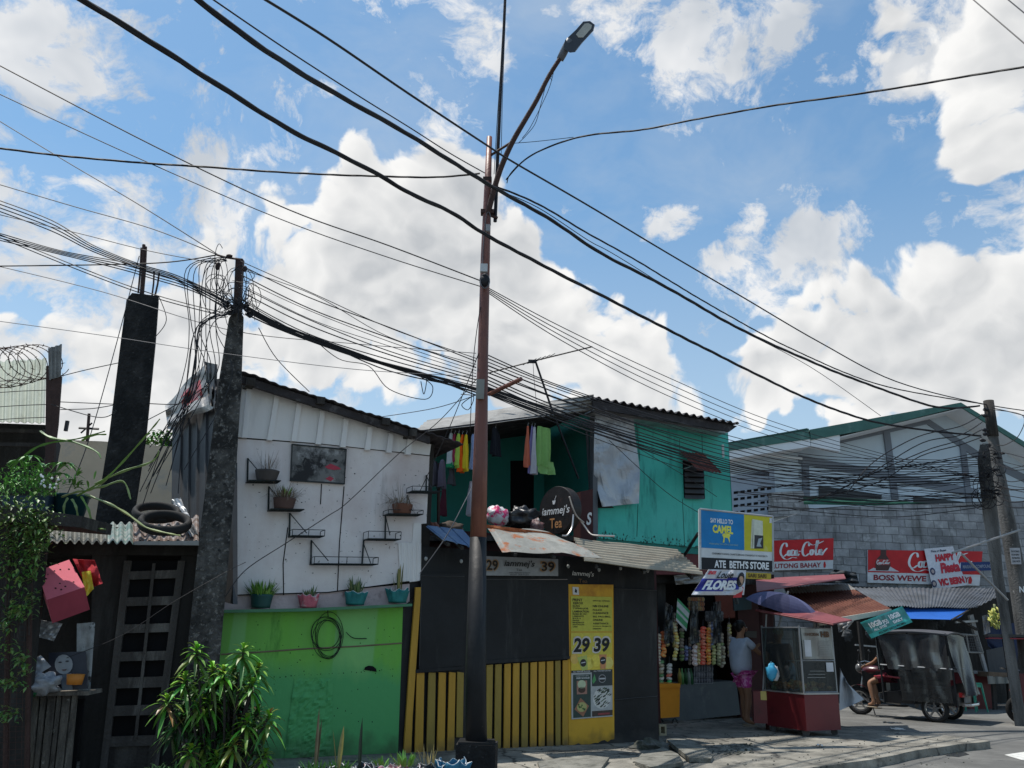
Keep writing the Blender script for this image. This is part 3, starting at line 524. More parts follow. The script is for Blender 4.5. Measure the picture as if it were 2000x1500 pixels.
# ------------------------------------------------------------ leafy bush
bp_=VPY(430,7.6,5,1400)
bs=thing('dracaena_bush','large green bush of long pointed leaves in front of the green wall and concrete pole','bush',V((bp_.P(430,1500).x,bp_.P(430,1500).y,0)))
mb=MB(); st=MB()
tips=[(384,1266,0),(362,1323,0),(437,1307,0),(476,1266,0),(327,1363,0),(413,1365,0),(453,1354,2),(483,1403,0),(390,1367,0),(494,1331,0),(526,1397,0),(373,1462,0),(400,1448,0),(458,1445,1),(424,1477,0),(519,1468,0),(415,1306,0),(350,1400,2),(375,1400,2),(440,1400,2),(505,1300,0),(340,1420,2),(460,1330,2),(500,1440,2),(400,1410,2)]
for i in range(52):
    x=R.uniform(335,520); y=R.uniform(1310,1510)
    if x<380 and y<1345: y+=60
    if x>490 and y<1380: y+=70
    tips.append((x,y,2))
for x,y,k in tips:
    d=R.uniform(.05,.3) if k!=2 else R.uniform(-.3,.05)
    c=bp_.P(x,y,d); a0=R.random()*6
    n=26 if k!=2 else 22
    Ls=R.uniform(.75,1.15)
    for j in range(n):
        el=1.25-1.9*(j/n); a=a0+j*2.4; dr=V((math.cos(a)*math.cos(el),math.sin(a)*math.cos(el),math.sin(el)))
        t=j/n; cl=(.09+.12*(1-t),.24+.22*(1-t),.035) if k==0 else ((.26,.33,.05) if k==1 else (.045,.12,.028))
        if R.random()<.03: cl=(.3,.17,.07)
        cl=tuple(x*R.uniform(.5,1.1) for x in cl)
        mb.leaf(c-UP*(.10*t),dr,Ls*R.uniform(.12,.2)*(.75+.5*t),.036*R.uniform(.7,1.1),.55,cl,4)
    b=bp_.P(430+(x-430)*.25,1540,-.05); b.z=0
    st.tube(cr([b,b.lerp(c,.5)+V((R.uniform(-.05,.05),0,0)),c],4),.011,5)
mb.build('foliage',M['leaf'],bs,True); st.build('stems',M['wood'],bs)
mb=MB()
for i in range(120):
    x=R.uniform(290,380); p=bp_.P(x,1530,R.uniform(-.1,.3)); mb.leaf(p,(R.uniform(-.5,.5),R.uniform(-.5,.2),1),R.uniform(.15,.36),.012,.5,R.choice([(.05,.13,.04),(.09,.2,.06)]),4)
o=mb.build('grass_tuft',M['leaf']); o['kind']='stuff'; o['label']='thin grass growing at the foot of the bush'
# ------------------------------------------------------------ white and green house
wh=thing('white_green_house','narrow two-storey house with chalky white upper wall and green painted lower wall','house',V((F1.P(620,1500).x,F1.P(620,1500).y,0)))
a=F1.P(455,1000,-.06); b=F1.P(842,1000,-.06); za=F1.P(472,742).z; zb=F1.P(842,866).z
a2=a+V((-.75,3.4,0)); b2=b-N1*3.2
shell([(a.x,a.y,za),(b.x,b.y,zb),(b2.x,b2.y,zb),(a2.x,a2.y,za-.2)],0).build('body',M['shackwall'],wh)
pp(F1,[(472,750),(660,810),(842,868),(839,889),(625,866),(458,853)],.02,.05).build('upper_siding',M['whiterib'],wh)
for x0,x1,y0,y1 in((527,541,771,860),(574,584,787,862),(622,630,801,868),(670,676,817,874),(718,723,833,879),(760,764,846,884),(797,801,857,888),(478,487,752,855)):
    pp(F1,[(x1-4,y0),(x1+5,y0+2),(x0+5,y1),(x0-5,y1-1)],.07,.055).build('siding_rib',M['whiterib'],wh)
ul=[(458,856),(640,869),(839,891),(833,1022),(823,1023),(822,1132),(640,1157),(437,1163)]
pp(F1,ul,0,.05).build('white_wall',M['white'],wh)
pp(F1,[(437,1160),(640,1156),(800,1140),(800,1190),(434,1198)],-.02,.05).build('plinth_strip',M['pinkwall'],wh)
for l in([(554,1162),(553,1100),(562,1030)],[(659,1155),(663,1060),(672,950)],[(458,855),(620,866),(838,890)],[(437,1163),(640,1157),(822,1133)],[(628,945),(626,985)]):
    mb=MB(); mb.tube([F1.P(x,y,.004) for x,y in l],.006,4); mb.build('panel_seam',M['gap'],wh)
pp(F1,[(808,1022),(834,1022),(822,1023),(822,1134),(800,1137)],.012,.01).build('corner_sheet',M['whiterib'],wh)
mb=MB(); corr(mb,F1.P(778,1060,.015),F1.P(823,1060,.015),F1.P(822,1133,.015),F1.P(782,1136,.015),5,.006,2,.003); mb.build('ribbed_patch',M['whiterib'],wh)
gu=[(434,1198),(600,1192),(787,1186),(783,1310),(620,1318),(424,1330)]
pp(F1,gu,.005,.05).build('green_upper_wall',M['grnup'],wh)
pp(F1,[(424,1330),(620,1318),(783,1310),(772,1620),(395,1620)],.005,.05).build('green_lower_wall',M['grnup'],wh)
mb=MB(); mb.tube([F1.P(x,y,.01) for x,y in[(432,1278),(500,1274),(600,1267),(700,1262),(785,1256)]],.009,5); mb.build('mortar_line',C('brown_mortar',(.2,.16,.1),.9),wh)
mb=MB()
for i in range(26):
    t=i/26; c=F1.P(500+280*t+R.uniform(-4,4),1325-18*t+R.uniform(-1,1),.006); s=R.uniform(.004,.011); mb.box(c,(s*1.6,.002,s))
for i in range(60):
    c=F1.P(R.uniform(450,770),R.uniform(1205,1420),.006); s=R.uniform(.004,.01); mb.box(c,(s,.002,s*1.3))
for i in range(110):
    c=F1.P(R.uniform(470,815),R.uniform(905,1125),.006); s=R.uniform(.003,.008); mb.box(c,(s*R.uniform(.8,3),.002,s*R.uniform(.7,2)))
mb.build('nail_holes',M['gap'],wh)['kind']='stuff'
mb=MB()   # rough plaster scar
q=quad(F1,(575,1325),(650,1325),(645,1560),(545,1560),.008,lambda u,v:.04*abs(noise.noise(V((u*6,v*16,3)))))
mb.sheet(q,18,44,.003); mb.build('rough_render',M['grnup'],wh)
q=F1; mb=MB(); a=F1.P(434,1192,.0); 
pp(F1,[(432,1191),(600,1188),(805,1179),(805,1184),(600,1194),(432,1197)],.2,.2).build('ledge',M['ledge'],wh)
mb=MB(); mb.prism([F1.P(x,y,.005+.001) for x,y in[(711,1308),(713,1303),(720,1300),(728,1301),(734,1306),(735,1312)]],N1*.01); mb.build('vent_hole',M['gap'],wh)
# roof
f=[F1.P(472,727,.25),F1.P(700,800,.25),F1.P(905,868,.25)]; bkk=[p-N1*4 for p in f]
mb=MB()
q0,q1=f[0],f[2]; n=40
def rf(u,v):
    p=q0.lerp(q1,u)-N1*(4*v); return p+UP*(.006*math.sin(u*150)+.02*noise.noise(V((u*9,v*4,0))))
mb.sheet(rf,160,6,.012); mb.build('roof_sheet',M['dkroof'],wh)
pp(F1,[(472,733),(700,806),(840,852),(840,866),(700,820),(472,748)],.2,.06).build('fascia',M['dkroof'],wh)
for x,y in((485,752),(620,788),(746,828),(798,850)):
    MB().box(F1.P(x,y,.08),(.1,.35,.09),(U1,-N1,UP)).build('purlin_end',M['wood'],wh)
pp(F1,[(470,735),(474,735),(437,1163),(433,1163)],.03,.03).build('corner_strip',M['wood'],wh)
# side wall
sp=F1.P(455,900,.0); s2=AY(336,900,11.9); dv=(s2-sp); dv.z=0; dv.normalize(); SW=PL(sp,V((dv.y,-dv.x,0)) if V((dv.y,-dv.x,0)).dot(O-sp)>0 else V((-dv.y,dv.x,0)))
pp(SW,[(337,800),(395,745),(455,735),(455,1180),(333,1150)],.0,.05).build('side_wall',M['greysiding'],wh)
for x in(352,368,384,401): pp(SW,[(x-1,790),(x+1,790),(x+1-3,1150),(x-1-3,1150)],.03,.03).build('side_rib',M['greysiding'],wh)
def tarpf(u,v):
    y0=(322,790);y1=(400,706)
    x=322+(405-322)*u; yt=792-88*u; yb=838-44*u
    if u>.85: yb-=0
    return SW.P(x+6*v*(1-u)+14*u*v,yt+(yb-yt)*v+3*math.sin(u*9),.12+.1*noise.noise(V((u*4,v*3,7))))
tp=thing('foil_tarp','crumpled silver tarpaulin with a faded red patch hanging over the side wall top','tarpaulin',SW.P(370,830,.1))
MB().sheet(tarpf,20,14,.004,col=lambda u,v:(.38,.07,.07) if (.33<u<.8 and .2<v<.62 and noise.noise(V((u*6,v*6,0)))>-.25) else ((.4,.39,.37) if noise.noise(V((u*9,v*5,3)))>0 else (.24,.23,.22))).build('sheet',mat('foil_tarp_print',(1,1,1),.45,.2,6,.3,metal=.2) if 0 else M['vc'],tp)
crumple('black_sheet',SW,(398,706),(425,712),(422,800),(409,790),.2,.06,C('black_tarpaulin',(.01,.01,.012),.5),'black plastic sheet bundled between silver tarpaulin and concrete pole','plastic sheet',seed=3)
# painted board
q=quad(F1,(570,867),(677,877),(673,946),(567,939),.035)
t=thing('painted_board','framed board with smudged black and grey paint and red marks, on the white wall','board',q(.5,0))
qbox(q,0,0,1,1,0,.03).build('panel',mat('smudged_grey_paint',(.17,.17,.165),.6,.15,2,.05,c2=(.02,.02,.022),t2=.5,s2=2.6,w2=.12,extra=[((.4,.4,.4),.58,3.6,.14)]),t)
for a in((0,0,1,.03),(0,.97,1,1),(0,0,.012,1),(.988,0,1,1)): qbox(q,*a,.012,.02).build('frame',M['iron'],t)
mb=MB(); mb.col=(.4,.03,.06)
for pts in([(.62,.45),(.72,.55),(.86,.48),(.92,.42),(.8,.38),(.68,.4)],[(.64,.12),(.72,.2),(.8,.14),(.74,.06)]): mb.prism([q(*p)+N1*.004 for p in pts],-N1*.003)
mb.col=(.01,.01,.01)
for pts in([(.2,.5),(.24,.66),(.27,.64),(.23,.5)],[(.08,.42),(.16,.45),(.22,.4),(.14,.36)],[(.74,.62),(.8,.7),(.86,.66),(.82,.58)]): mb.prism([q(*p)+N1*.0035 for p in pts],-N1*.003)
mb.build('paint_marks',M['vc'],t)
# wire wall shelves
def shelf(x0,x1,y,up=None,upx=None,rail=0,diag=None,label='',name='wall_shelf'):
    t=thing(name,label,'shelf',F1.P((x0+x1)/2,y,.1),'iron plant shelves on the white wall')
    a=F1.P(x0,y,.02); b=F1.P(x1,y+1,.02); 
    mb=MB()
    for k in range(6): mb.tube([a+N1*(.04*k),b+N1*(.04*k)],.007,5)
    for k in range(5): p=a.lerp(b,k/4); mb.tube([p,p+N1*.2],.006,5)
    mb.build('tray',M['iron'],t)
    mb=MB()
    if rail:
        h=UP*rail; c=[a,a+N1*.2,b+N1*.2,b]
        mb.tube([p+h for p in c],.0045,5)
        for p in c+[(c[1]+c[2])/2]: mb.tube([p,p+h],.0045,5)
        mb.build('rail',M['iron'],t)
    if up:
        mb=MB(); p=F1.P(upx,y,.02); tp_=F1.P(upx+(y-up)*.02,up,.02); mb.tube([p,tp_],.011,5); mb.tube([tp_,p.lerp(tp_,.15)+N1*.18+(U1*(.16 if diag else -.0))],.006,5); mb.build('bracket',M['iron'],t)
    return t
shelf(480,541,943,895,483,0,1,'topmost left iron shelf on the white wall, holding a grey bowl')
shelf(522,586,998,950,524,0,1,'second left iron shelf, holding a pot of dried grass')
shelf(563,625,1049,1002,565,.07,1,'third left iron shelf, empty, with a thin rail')
s_=shelf(605,728,1103,1055,607,.08,1,'lowest and widest iron shelf at the bottom of the V of shelves')
mb=MB(); mb.tube([F1.P(707,1103,.02),F1.P(710,1056,.02)],.011,5); mb.tube([F1.P(710,1062,.02),F1.P(724,1100,.18)],.006,5); mb.build('bracket',M['iron'],s_)
shelf(709,772,1055,1008,752,.09,0,'third right iron shelf, empty, with a thin rail')
shelf(748,815,1007,967,795,.05,0,'second right iron shelf, holding a pot of drooping dry stems')
shelf(794,851,963,928,832,.06,0,'topmost right iron shelf at the wall corner')
MB_=MB
def pot(px,py,off,r,h,col,label,name='plant_pot',pl=F1,crk=0,flare=1.25,grp=None,n=28):
    c=pl.P(px,py,off); t=thing(name,label,'plant pot',c,grp); mb=MB(); sd=R.random()*30
    def fn(u,v):
        a=u*2*math.pi; k=r*(1+(flare-1)*v)*(1+crk*.16*v*(math.sin(a*5+sd)+.6*math.sin(a*11+sd))); return c+V((k*math.cos(a),k*math.sin(a),h*v*(1+crk*.1*v*(math.sin(a*7+sd)+.8*math.sin(a*3+2*sd)))))
    mb.sheet(fn,n*2 if crk else n,6,.006); mb.lathe(c,[(.001,.004),(r,.004)],16); mb.lathe(c,[(.001,h*.75),(r*flare*.9,h*.75)],16)
    mb.build('pot',col,t,True)
    if crk:
        mb=MB(); mb.tube([V(fn(k/60,1)) for k in range(61)],.0035,4); mb.build('rim',C('white_rim_paint',(.7,.7,.68),.6),t)
    return t,c
def grass(t,c,r,h,n,L,cols,W=.012,spread=.5,droop=.3,name='leaves'):
    mb=MB()
    for i in range(n):
        a=R.random()*6.28; k=r*R.random()**.5; p=c+V((k*math.cos(a),k*math.sin(a),h)); mb.leaf(p,(math.cos(a)*spread*R.random(),math.sin(a)*spread*R.random(),1),L*R.uniform(.55,1.1),W,droop*R.random(),R.choice(cols),4)
    return mb.build(name,M['leaf'],t)
GP=C('dark_green_pot',(.015,.07,.065),.5)
t,c=pot(509,1187,.1,.095,.145,GP,'dark green round pot of bright leafy grass at the left end of the green ledge'); grass(t,c,.1,.1,170,.23,[(.12,.3,.04),(.2,.38,.07),(.08,.18,.03)],.016,.9,.25)
t,c=pot(602,1187,.1,.085,.14,mat('pink_white_cloth_pot',(.5,.13,.17),.6,.3,10,.2,c2=(.6,.5,.5),t2=.6,s2=12),'crinkled pink cement pot with white edge on the green ledge',crk=1); grass(t,c,.05,.1,20,.17,[(.08,.14,.05),(.14,.17,.06)],.014,.6)
t,c=pot(693,1181,.1,.1,.14,mat('teal_cloth_pot',(.02,.17,.17),.6,.3,10,.2),'crinkled teal cement pot of spiky leaves right of the pink pot',crk=.6); grass(t,c,.07,.1,50,.24,[(.09,.17,.05),(.16,.2,.08)],.018,.5)
t,c=pot(776,1177,.1,.1,.15,M['teal_cloth_pot'] if 'teal_cloth_pot' in M else bpy.data.materials['teal_cloth_pot'],'crinkled teal pot with a tall snake plant at the right end of the green ledge',crk=1); grass(t,c,.05,.1,7,.4,[(.2,.18,.05),(.1,.15,.05)],.03,.35)
BW=C('grey_brown_pot',(.075,.065,.062),.7)
TW=[(.2,.15,.1),(.3,.24,.17),(.14,.1,.07)]
t,c=pot(520,941,.12,.1,.13,BW,'grey bowl pot of bare twigs on the topmost left shelf',flare=1.35); grass(t,c,.1,.12,45,.26,TW,.004,.9,.1,'twigs')
t,c=pot(554,995,.12,.1,.13,C('brown_clay_pot',(.1,.06,.05),.8),'brown pot of dried grass on the second left shelf'); grass(t,c,.12,.12,150,.24,TW,.007,1.5,.9,'dried_grass'); grass(t,c,.05,.12,14,.17,[(.2,.32,.06)],.03,.6,.2)
t,c=pot(785,1004,.12,.1,.12,C('terracotta_pot',(.16,.07,.045),.8),'terracotta pot of drooping dry stems on the second right shelf'); grass(t,c-U1*.05,.12,.12,90,.27,TW,.007,1.9,1.3,'dried_stems'); grass(t,c,.05,.12,6,.45,TW,.005,.5,.1,'twigs')
# coil of cable on the green wall
mb=MB()
for k in range(6):
    cx,cy=640+R.uniform(-7,7),1243+R.uniform(-8,8); rx,ry=R.uniform(22,37),R.uniform(30,44); P=[F1.P(cx+rx*math.cos(a),cy+ry*math.sin(a),.03+.02*math.sin(a*2+k)) for a in [j*.21+k for j in range(31)]]; mb.tube(P,.0038,5)
mb.tube(cr([F1.P(676,1235,.04),F1.P(690,1246,.03),F1.P(716,1247,.02)],5),.005,5); mb.tube([F1.P(640,1190,.05),F1.P(641,1205,.04)],.006,5)
tone(mb,'cable_coil',M['cable'],'loose coil of black cable hanging on the green wall','cable coil')
# plants at the very bottom
q1=VPY(700,8.1,10,1450)
def bpot(x,y,m,lab,crk=1,r=.11,h=.18): return pot(x,y+9,0,r,h,m,lab,pl=q1,crk=crk,flare=1.3)
M['bluep']=mat('blue_cement_pot',(.03,.16,.27),.6,.25,10,.2)
M['dkp']=mat('dark_cement_pot',(.03,.04,.045),.6,.25,10,.2)
M['pinkp']=mat('pale_pink_cement_pot',(.5,.25,.27),.6,.25,10,.2)
t,c=bpot(883,1520,M['bluep'],'crinkled blue cement pot at the bottom edge in front of the striped planks')
t,c=bpot(700,1530,M['dkp'],'crinkled dark cement pot with a banded snake plant leaf, bottom edge'); grass(t,c,.01,.15,2,.5,[(.03,.05,.03)],.035,.02,0)
t,c=bpot(745,1532,M['pinkp'],'crinkled pale pink cement pot at the bottom edge, third from the blue one'); grass(t,c,.08,.18,16,.14,[(.12,.28,.05)],.02,.8)
t,c=bpot(790,1534,M['pinkp'],'crinkled pink cement pot with green sprouts at the bottom edge, below the black trim'); grass(t,c,.1,.2,40,.15,[(.14,.32,.05)],.02,1)
t,c=bpot(835,1532,M['dkp'],'crinkled dark cement pot with dry yellow stalks at the bottom edge'); grass(t,c,.08,.2,18,.2,[(.4,.3,.1)],.008,.8)
t,c=bpot(660,1536,M['dkp'],'crinkled dark cement pot with two yellow-edged upright leaves, bottom edge'); grass(t,c-U1*.02,.01,.15,2,.38,[(.3,.26,.08)],.045,.35,0); grass(t,c,.1,.15,30,.14,[(.1,.25,.05)],.02,1)
t,c=bpot(612,1536,M['dkp'],'crinkled dark cement pot with one tall withered leaf, bottom edge'); grass(t,c,.01,.15,3,.52,[(.22,.17,.1),(.1,.1,.06)],.03,.08,.02); grass(t,c,.1,.15,30,.14,[(.1,.25,.05)],.02,1)
# ------------------------------------------------------------ black tea shop
ts=thing('tea_shop','low black tea stall with yellow striped planks and shuttered serving panels','shop',V((F1.P(1040,1470).x,F1.P(1040,1470).y,0)))
a=F1.P(792,1300,-.03); b=F1.P(1283,1300,-.03); zt=F1.P(950,1075).z
shell([(a.x,a.y,zt),(b.x,b.y,zt),*[(p.x,p.y,zt) for p in(b-N1*2.6,a-N1*2.6)]],0).build('body',M['black'],ts)
pp(F1,[(787,1186),(800,1175),(830,1150),(812,1300),(790,1620),(770,1620),(783,1310)],.0,.03).build('corner_trim',M['black'],ts)
pp(F1,[(812,1147),(823,1147),(806,1400),(797,1620),(779,1620),(800,1300)],.045,.035).build('yellow_post',M['yel'],ts)
pp(F1,[(822,1120),(908,1120),(905,1300),(818,1308)],.04,.04).build('left_shutter',M['black'],ts)
pp(F1,[(942,1128),(1110,1130),(1112,1284),(941,1297)],.04,.04).build('serving_shutter',M['black'],ts)
pp(F1,[(1199,1148),(1283,1152),(1284,1448),(1200,1456)],.03,.03).build('right_panel',M['black'],ts)
pp(F1,[(812,1308),(908,1301),(908,1307),(812,1315)],.05,.03).build('sill',M['black'],ts)
pp(F1,[(940,1290),(1113,1281),(1113,1287),(940,1297)],.055,.03).build('sill',M['black'],ts)
for l in([(822,1125),(907,1126)],[(823,1140),(819,1300)],[(1201,1367),(1240,1363),(1283,1360)],[(1201,1150),(1283,1153)],[(944,1132),(1108,1132)]): MB().tube([F1.P(x,y,.045) for x,y in l],.005,4).build('panel_seam',C('seam_grey',(.06,.06,.06),.6),ts)
L_=[(815,828,806,822,1620),(838,850,829,845,1620),(858,870,850,865,1620),(878,889,870,883,1620),(894,905,892,903,1440)]
R_=[(940,946,940,946,1419),(951,962,950,959,1487),(968,979,966,977,1485),(986,997,984,995,1482),(1003,1014,1001,1012,1479),(1020,1031,1019,1030,1477),(1037,1048,1036,1047,1475),(1053,1064,1053,1063,1471),(1069,1080,1069,1080,1469),(1085,1094,1086,1094,1466),(1100,1111,1099,1109,1464)]
for i,(a,b,c,d,yb) in enumerate(L_): pp(F1,[(a-.5,1314+i*-.5),(b+1,1314),(d+1,yb),(c-.5,yb)],.025,.022).build('plank',M['yel' if i in(0,2,3) else 'yel2'],ts)
for i,(a,b,c,d,yb) in enumerate(R_): pp(F1,[(a-.3,1300-i*1.0),(b+.9,1299-i),(d+.9,yb),(c-.3,yb+1)],.025+.002*(i%2),.022).build('plank',M['yel' if i in(3,4,6,7,8,10) else 'yel2'],ts)
dpl=[(1110,1141),(1198,1142),(1200,1450),(1111,1463)]
dr=pp(F1,dpl,.03,.03).build('door',M['door_y'],ts)
# fringed black skirting
mb=MB(); mb.prism([F1.P(x,y,.036) for x,y in[(1111,1463),(1200,1451)]+[(1200-k*89/14,1451+k*12/14-R.uniform(2,9)) for k in range(15)]],-N1*.002); mb.build('splash_edge',M['black'],ts)
for i in range(7):
    pass
# lettering on wall
qd=quad(F1,(1112,1112),(1162,1116),(1162,1142),(1112,1140),.004)
WT=C('white_letter_paint',(.6,.6,.58),.6); BT=C('black_letter_ink',(.012,.012,.012),.5); GT=C('faded_gold_letter',(.3,.17,.07),.6)
text(qd,"iammej's",.1,.5,.95,.95,WT,ts,shear=.2,bold=.008); text(qd,"Tea",.35,.08,.7,.38,C('dim_gold_letter',(.14,.08,.04),.6),ts,bold=.01)
for x,y in((832,1091),(901,1096),(1110,1106),(1170,1113),(1212,1110),(1265,1115)):
    t=thing('light_bulb','small clear bulb in a row under the tea stall awning','bulb',F1.P(x,y,.1),'bulbs under the tea stall awning'); MB().ell(F1.P(x,y,.1),(.022,.022,.028),10,7).build('globe',C('bulb_glass',(.35,.36,.35),.2),t,True); MB().tube([F1.P(x,y,.1)+UP*.02,F1.P(x,y,.1)+UP*.07],.014,8).build('socket',M['black'],t)
# banner 29 iammej's 39
q=quad(F1,(944,1086),(1090,1092),(1090,1125),(944,1124),.05,lambda u,v:.01*math.sin(u*9))
t=thing('price_banner','faded grey banner reading 29 iammejs 39 under the rusty awning','banner',q(.5,0))
MB().sheet(q,24,3,.003,col=(.3,.31,.32)).build('sheet',M['vc'],t)
text(q,"29",.02,.22,.2,.85,GT,t,off=.02,bold=.05); text(q,"29",.035,.27,.185,.8,BT,t,off=.023,bold=.02)
text(q,"39",.75,.22,.96,.85,GT,t,off=.02,bold=.05); text(q,"39",.77,.27,.94,.8,BT,t,off=.023,bold=.02)
text(q,"iammej's",.27,.4,.68,.85,BT,t,off=.02,shear=.25,bold=.015); text(q,"Tea",.43,.26,.51,.38,BT,t,off=.02)
text(q,"OPEN: MONDAY-SUNDAY",.33,.12,.62,.19,BT,t,off=.02); text(q,"PRINT SERVICES",.35,.02,.6,.09,BT,t,off=.02)
# poster
q=quad(F1,(1114.5,1164),(1195,1166),(1196,1399),(1116,1405),.036)
t=thing('menu_poster','tall yellow menu poster listing services above big 29 and 39, on the yellow door','poster',q(.5,0))
def cb(u0,v0,u1,v1,c,off=.004,nm='print'): 
    mb=qbox(q,u0,v0,u1,v1,off,.0025); mb.c=[c]*len(mb.f); return mb
pr=MB(); 
def addp(mb2): 
    n=len(pr.v); pr.v+=mb2.v; pr.f+=[tuple(i+n for i in f) for f in mb2.f]; pr.c+=mb2.c
qbox(q,0,0,1,1,.002,.004).build('sheet',C('poster_yellow',(.55,.35,.04),.5),t)
addp(cb(0,.715,1,1,(.5,.47,.05),.0045)); addp(cb(0,.52,1,.7,(.6,.5,.06),.0045)); addp(cb(0,.395,1,.52,(.7,.52,.05),.005))
addp(cb(0,.375,1,.395,(.03,.03,.03),.007)); addp(cb(0,0,1,.375,(.42,.42,.4),.005)); addp(cb(.04,.01,.47,.36,(.03,.055,.045),.0062)); addp(cb(.5,.26,1,.375,(.03,.04,.04),.0062)); addp(cb(.5,.01,1,.055,(.06,.04,.03),.0062)); addp(cb(.13,.2,.38,.31,(.36,.18,.13),.0074))
def disc(u,v,ru,rv,c,off,n=16): 
    mb=MB(); mb.prism([q(u+ru*math.cos(k*6.283/n),v+rv*math.sin(k*6.283/n))+N1*off for k in range(n)],-N1*.0015,col=c); return mb
for u,v,r,c in((.08,.49,.1,(.7,.45,.1)),(.42,.45,.12,(.75,.62,.1)),(.9,.45,.12,(.72,.6,.15)),(.6,.47,.12,(.78,.62,.08))): addp(disc(u,v,r,r*.42,c,.0078))
addp(MB().prism([q(*p)+N1*.0088 for p in((.14,.5),(.38,.52),(.4,.4),(.26,.39))],-N1*.001,col=(.45,.5,.12))); addp(MB().prism([q(*p)+N1*.0088 for p in((.68,.52),(.86,.52),(.83,.4),(.71,.4))],-N1*.001,col=(.6,.25,.1)))
for u,v in((.29,.455),(.77,.47)): addp(disc(u,v,.075,.032,(.02,.02,.02),.0102)); addp(MB().prism([q(u-.05,v-.004)+N1*.0114,q(u+.05,v+.002)+N1*.0114,q(u+.05,v+.009)+N1*.0114,q(u-.05,v+.003)+N1*.0114],-N1*.001,col=(.6,.6,.6)))
addp(disc(.25,.28,.1,.035,(.5,.55,.35),.0086)); addp(disc(.25,.235,.09,.025,(.06,.03,.02),.0086)); addp(MB().prism([q(*p)+N1*.0086 for p in((.07,.08),(.22,.17),(.42,.1),(.28,.015))],-N1*.001,col=(.35,.15,.08))); addp(disc(.25,.095,.12,.04,(.45,.42,.15),.01))
for k in range(10): addp(disc(.25+R.uniform(-.08,.08),.095+R.uniform(-.025,.025),.02,.008,(.06,.14,.04),.0112,6))
addp(disc(.74,.155,.22,.085,(.62,.6,.55),.0066,20))
for k in range(60): 
    a=R.random()*6.28; r=R.random()**.5; u,v=.74+.2*r*math.cos(a),.155+.078*r*math.sin(a); addp(MB().prism([q(u,v)+N1*.0085,q(u+.05,v+.012)+N1*.0085,q(u+.045,v+.02)+N1*.0085,q(u-.01,v+.006)+N1*.0085],-N1*.001,col=R.choice([(.04,.06,.04),(.1,.14,.08),(.03,.03,.03)])))
addp(disc(.75,.32,.09,.035,(.3,.3,.3),.0078)); addp(disc(.75,.32,.075,.029,(.02,.02,.02),.009)); addp(cb(.68,.314,.82,.326,(.5,.5,.5),.0102)); addp(MB().prism([q(*p)+N1*.009 for p in((.5,.3),(.56,.36),(.6,.31),(.53,.28))],-N1*.001,col=(.08,.3,.1)))
addp(cb(.64,.02,.93,.035,(.3,.05,.05),.009))
pr.build('print',M['vc'],t)
y=.985
for s,h,w in(("PRINT",.022,.24),("XEROX",.02,.26),("SCAN",.016,.17),("TYPING JOB",.018,.38),("LAMINATION",.018,.4),("RUSH ID W/",.014,.34),("LAMINATE",.012,.27),("BOOK &",.012,.2),("RINGS",.012,.16),("BINDINGS",.012,.28),("INVITATION",.012,.28),("CARD",.012,.12)):
    y-=h+.005; text(q,s,.04,y,.04+w,y+h,BT,t,off=.0065,bold=.03)
y=.975
for s,h,w,g in(("SERVICES OFFERED:",.01,.42,0),("NBI ONLINE",.018,.38,.025),("POLICE",.016,.22,.01),("CLEARANCE",.018,.38,.003),("SSS, PAG-IBIG,",.017,.43,.008),("ONLINE",.018,.24,.004),("ASSISTANCE",.015,.38,.008),("SCHOOL PROJECTS",.011,.44,.006),("DESIGN",.011,.2,.003)):
    y-=h+.005+g; text(q,s,.53,y,.53+w,y+h,BT,t,off=.0065,bold=.03)
for s,u0,u1 in(("29",.03,.47),("39",.52,.95)):
    text(q,s,u0-.01,.525,u1+.01,.675,C('white_outline',(.6,.55,.5),.6),t,off=.009,bold=.075,shear=.1); text(q,s,u0+.02,.54,u1-.02,.66,BT,t,off=.011,bold=.035,shear=.1)
text(q,"ALL WINTER FLAVOR",.04,.379,.46,.391,WT,t,off=.009,bold=.02); text(q,"ALL WINTER FLAVOR",.54,.379,.96,.391,WT,t,off=.009,bold=.02)
text(q,"SOMETHING NEW",.1,.345,.42,.354,WT,t,off=.0085); text(q,"FRIED NOODLES",.12,.325,.44,.338,WT,t,off=.0085,bold=.03)
q=quad(F1,(1118,1146),(1130,1147),(1131,1162),(1119,1161),.04); t=thing('sticker','small white picture sticker above the menu poster','sticker',q(.5,0)); qbox(q,0,0,1,1,0,.003).build('sheet',WT,t); mb=qpoly(q,[(.3,.3),(.45,.8),(.7,.6),(.65,.25)],.003); mb.build('print',BT,t)
# ------------------------------------------------------------ awnings
def awn(name,lab,t0,t1,b1,b0,offt,offb,m,waves,amp,tz=False,na=0,edge=None,offt2=None):
    t=thing(name,lab,'awning',F1.P(b0[0],b0[1],offb)); mb=MB(); corr(mb,F1.P(*t0,offt),F1.P(*t1,offt if offt2 is None else offt2),F1.P(*b1,offb),F1.P(*b0,offb),waves,amp,6,.004,na,tz); mb.build('sheet',m,t)
    a,b=F1.P(*b0,offb),F1.P(*b1,offb); c,d=F1.P(*t0,offt),F1.P(*t1,offt)
    for k in(.12,.5,.88): 
        p=c.lerp(d,k); r=a.lerp(b,k); MB().box((p+r)/2-UP*.05,((p-r).length,.04,.04),((r-p).normalized(),U1,(r-p).normalized().cross(U1))).build('rafter',M['wood'],t)
    return t
awn('blue_awning','blue painted ribbed metal awning sheet left of the steel pole',(832,1026),(905,1034),(938,1072),(868,1054),.02,.4,M['bluesheet'],3,.014,True,.01)
awn('rusty_awning','flat galvanised awning sheet with orange rust along its top edge',(946,1026),(1075,1040),(1178,1088),(982,1075),.0,.7,M['rustroof'],2,.006,True,.05)
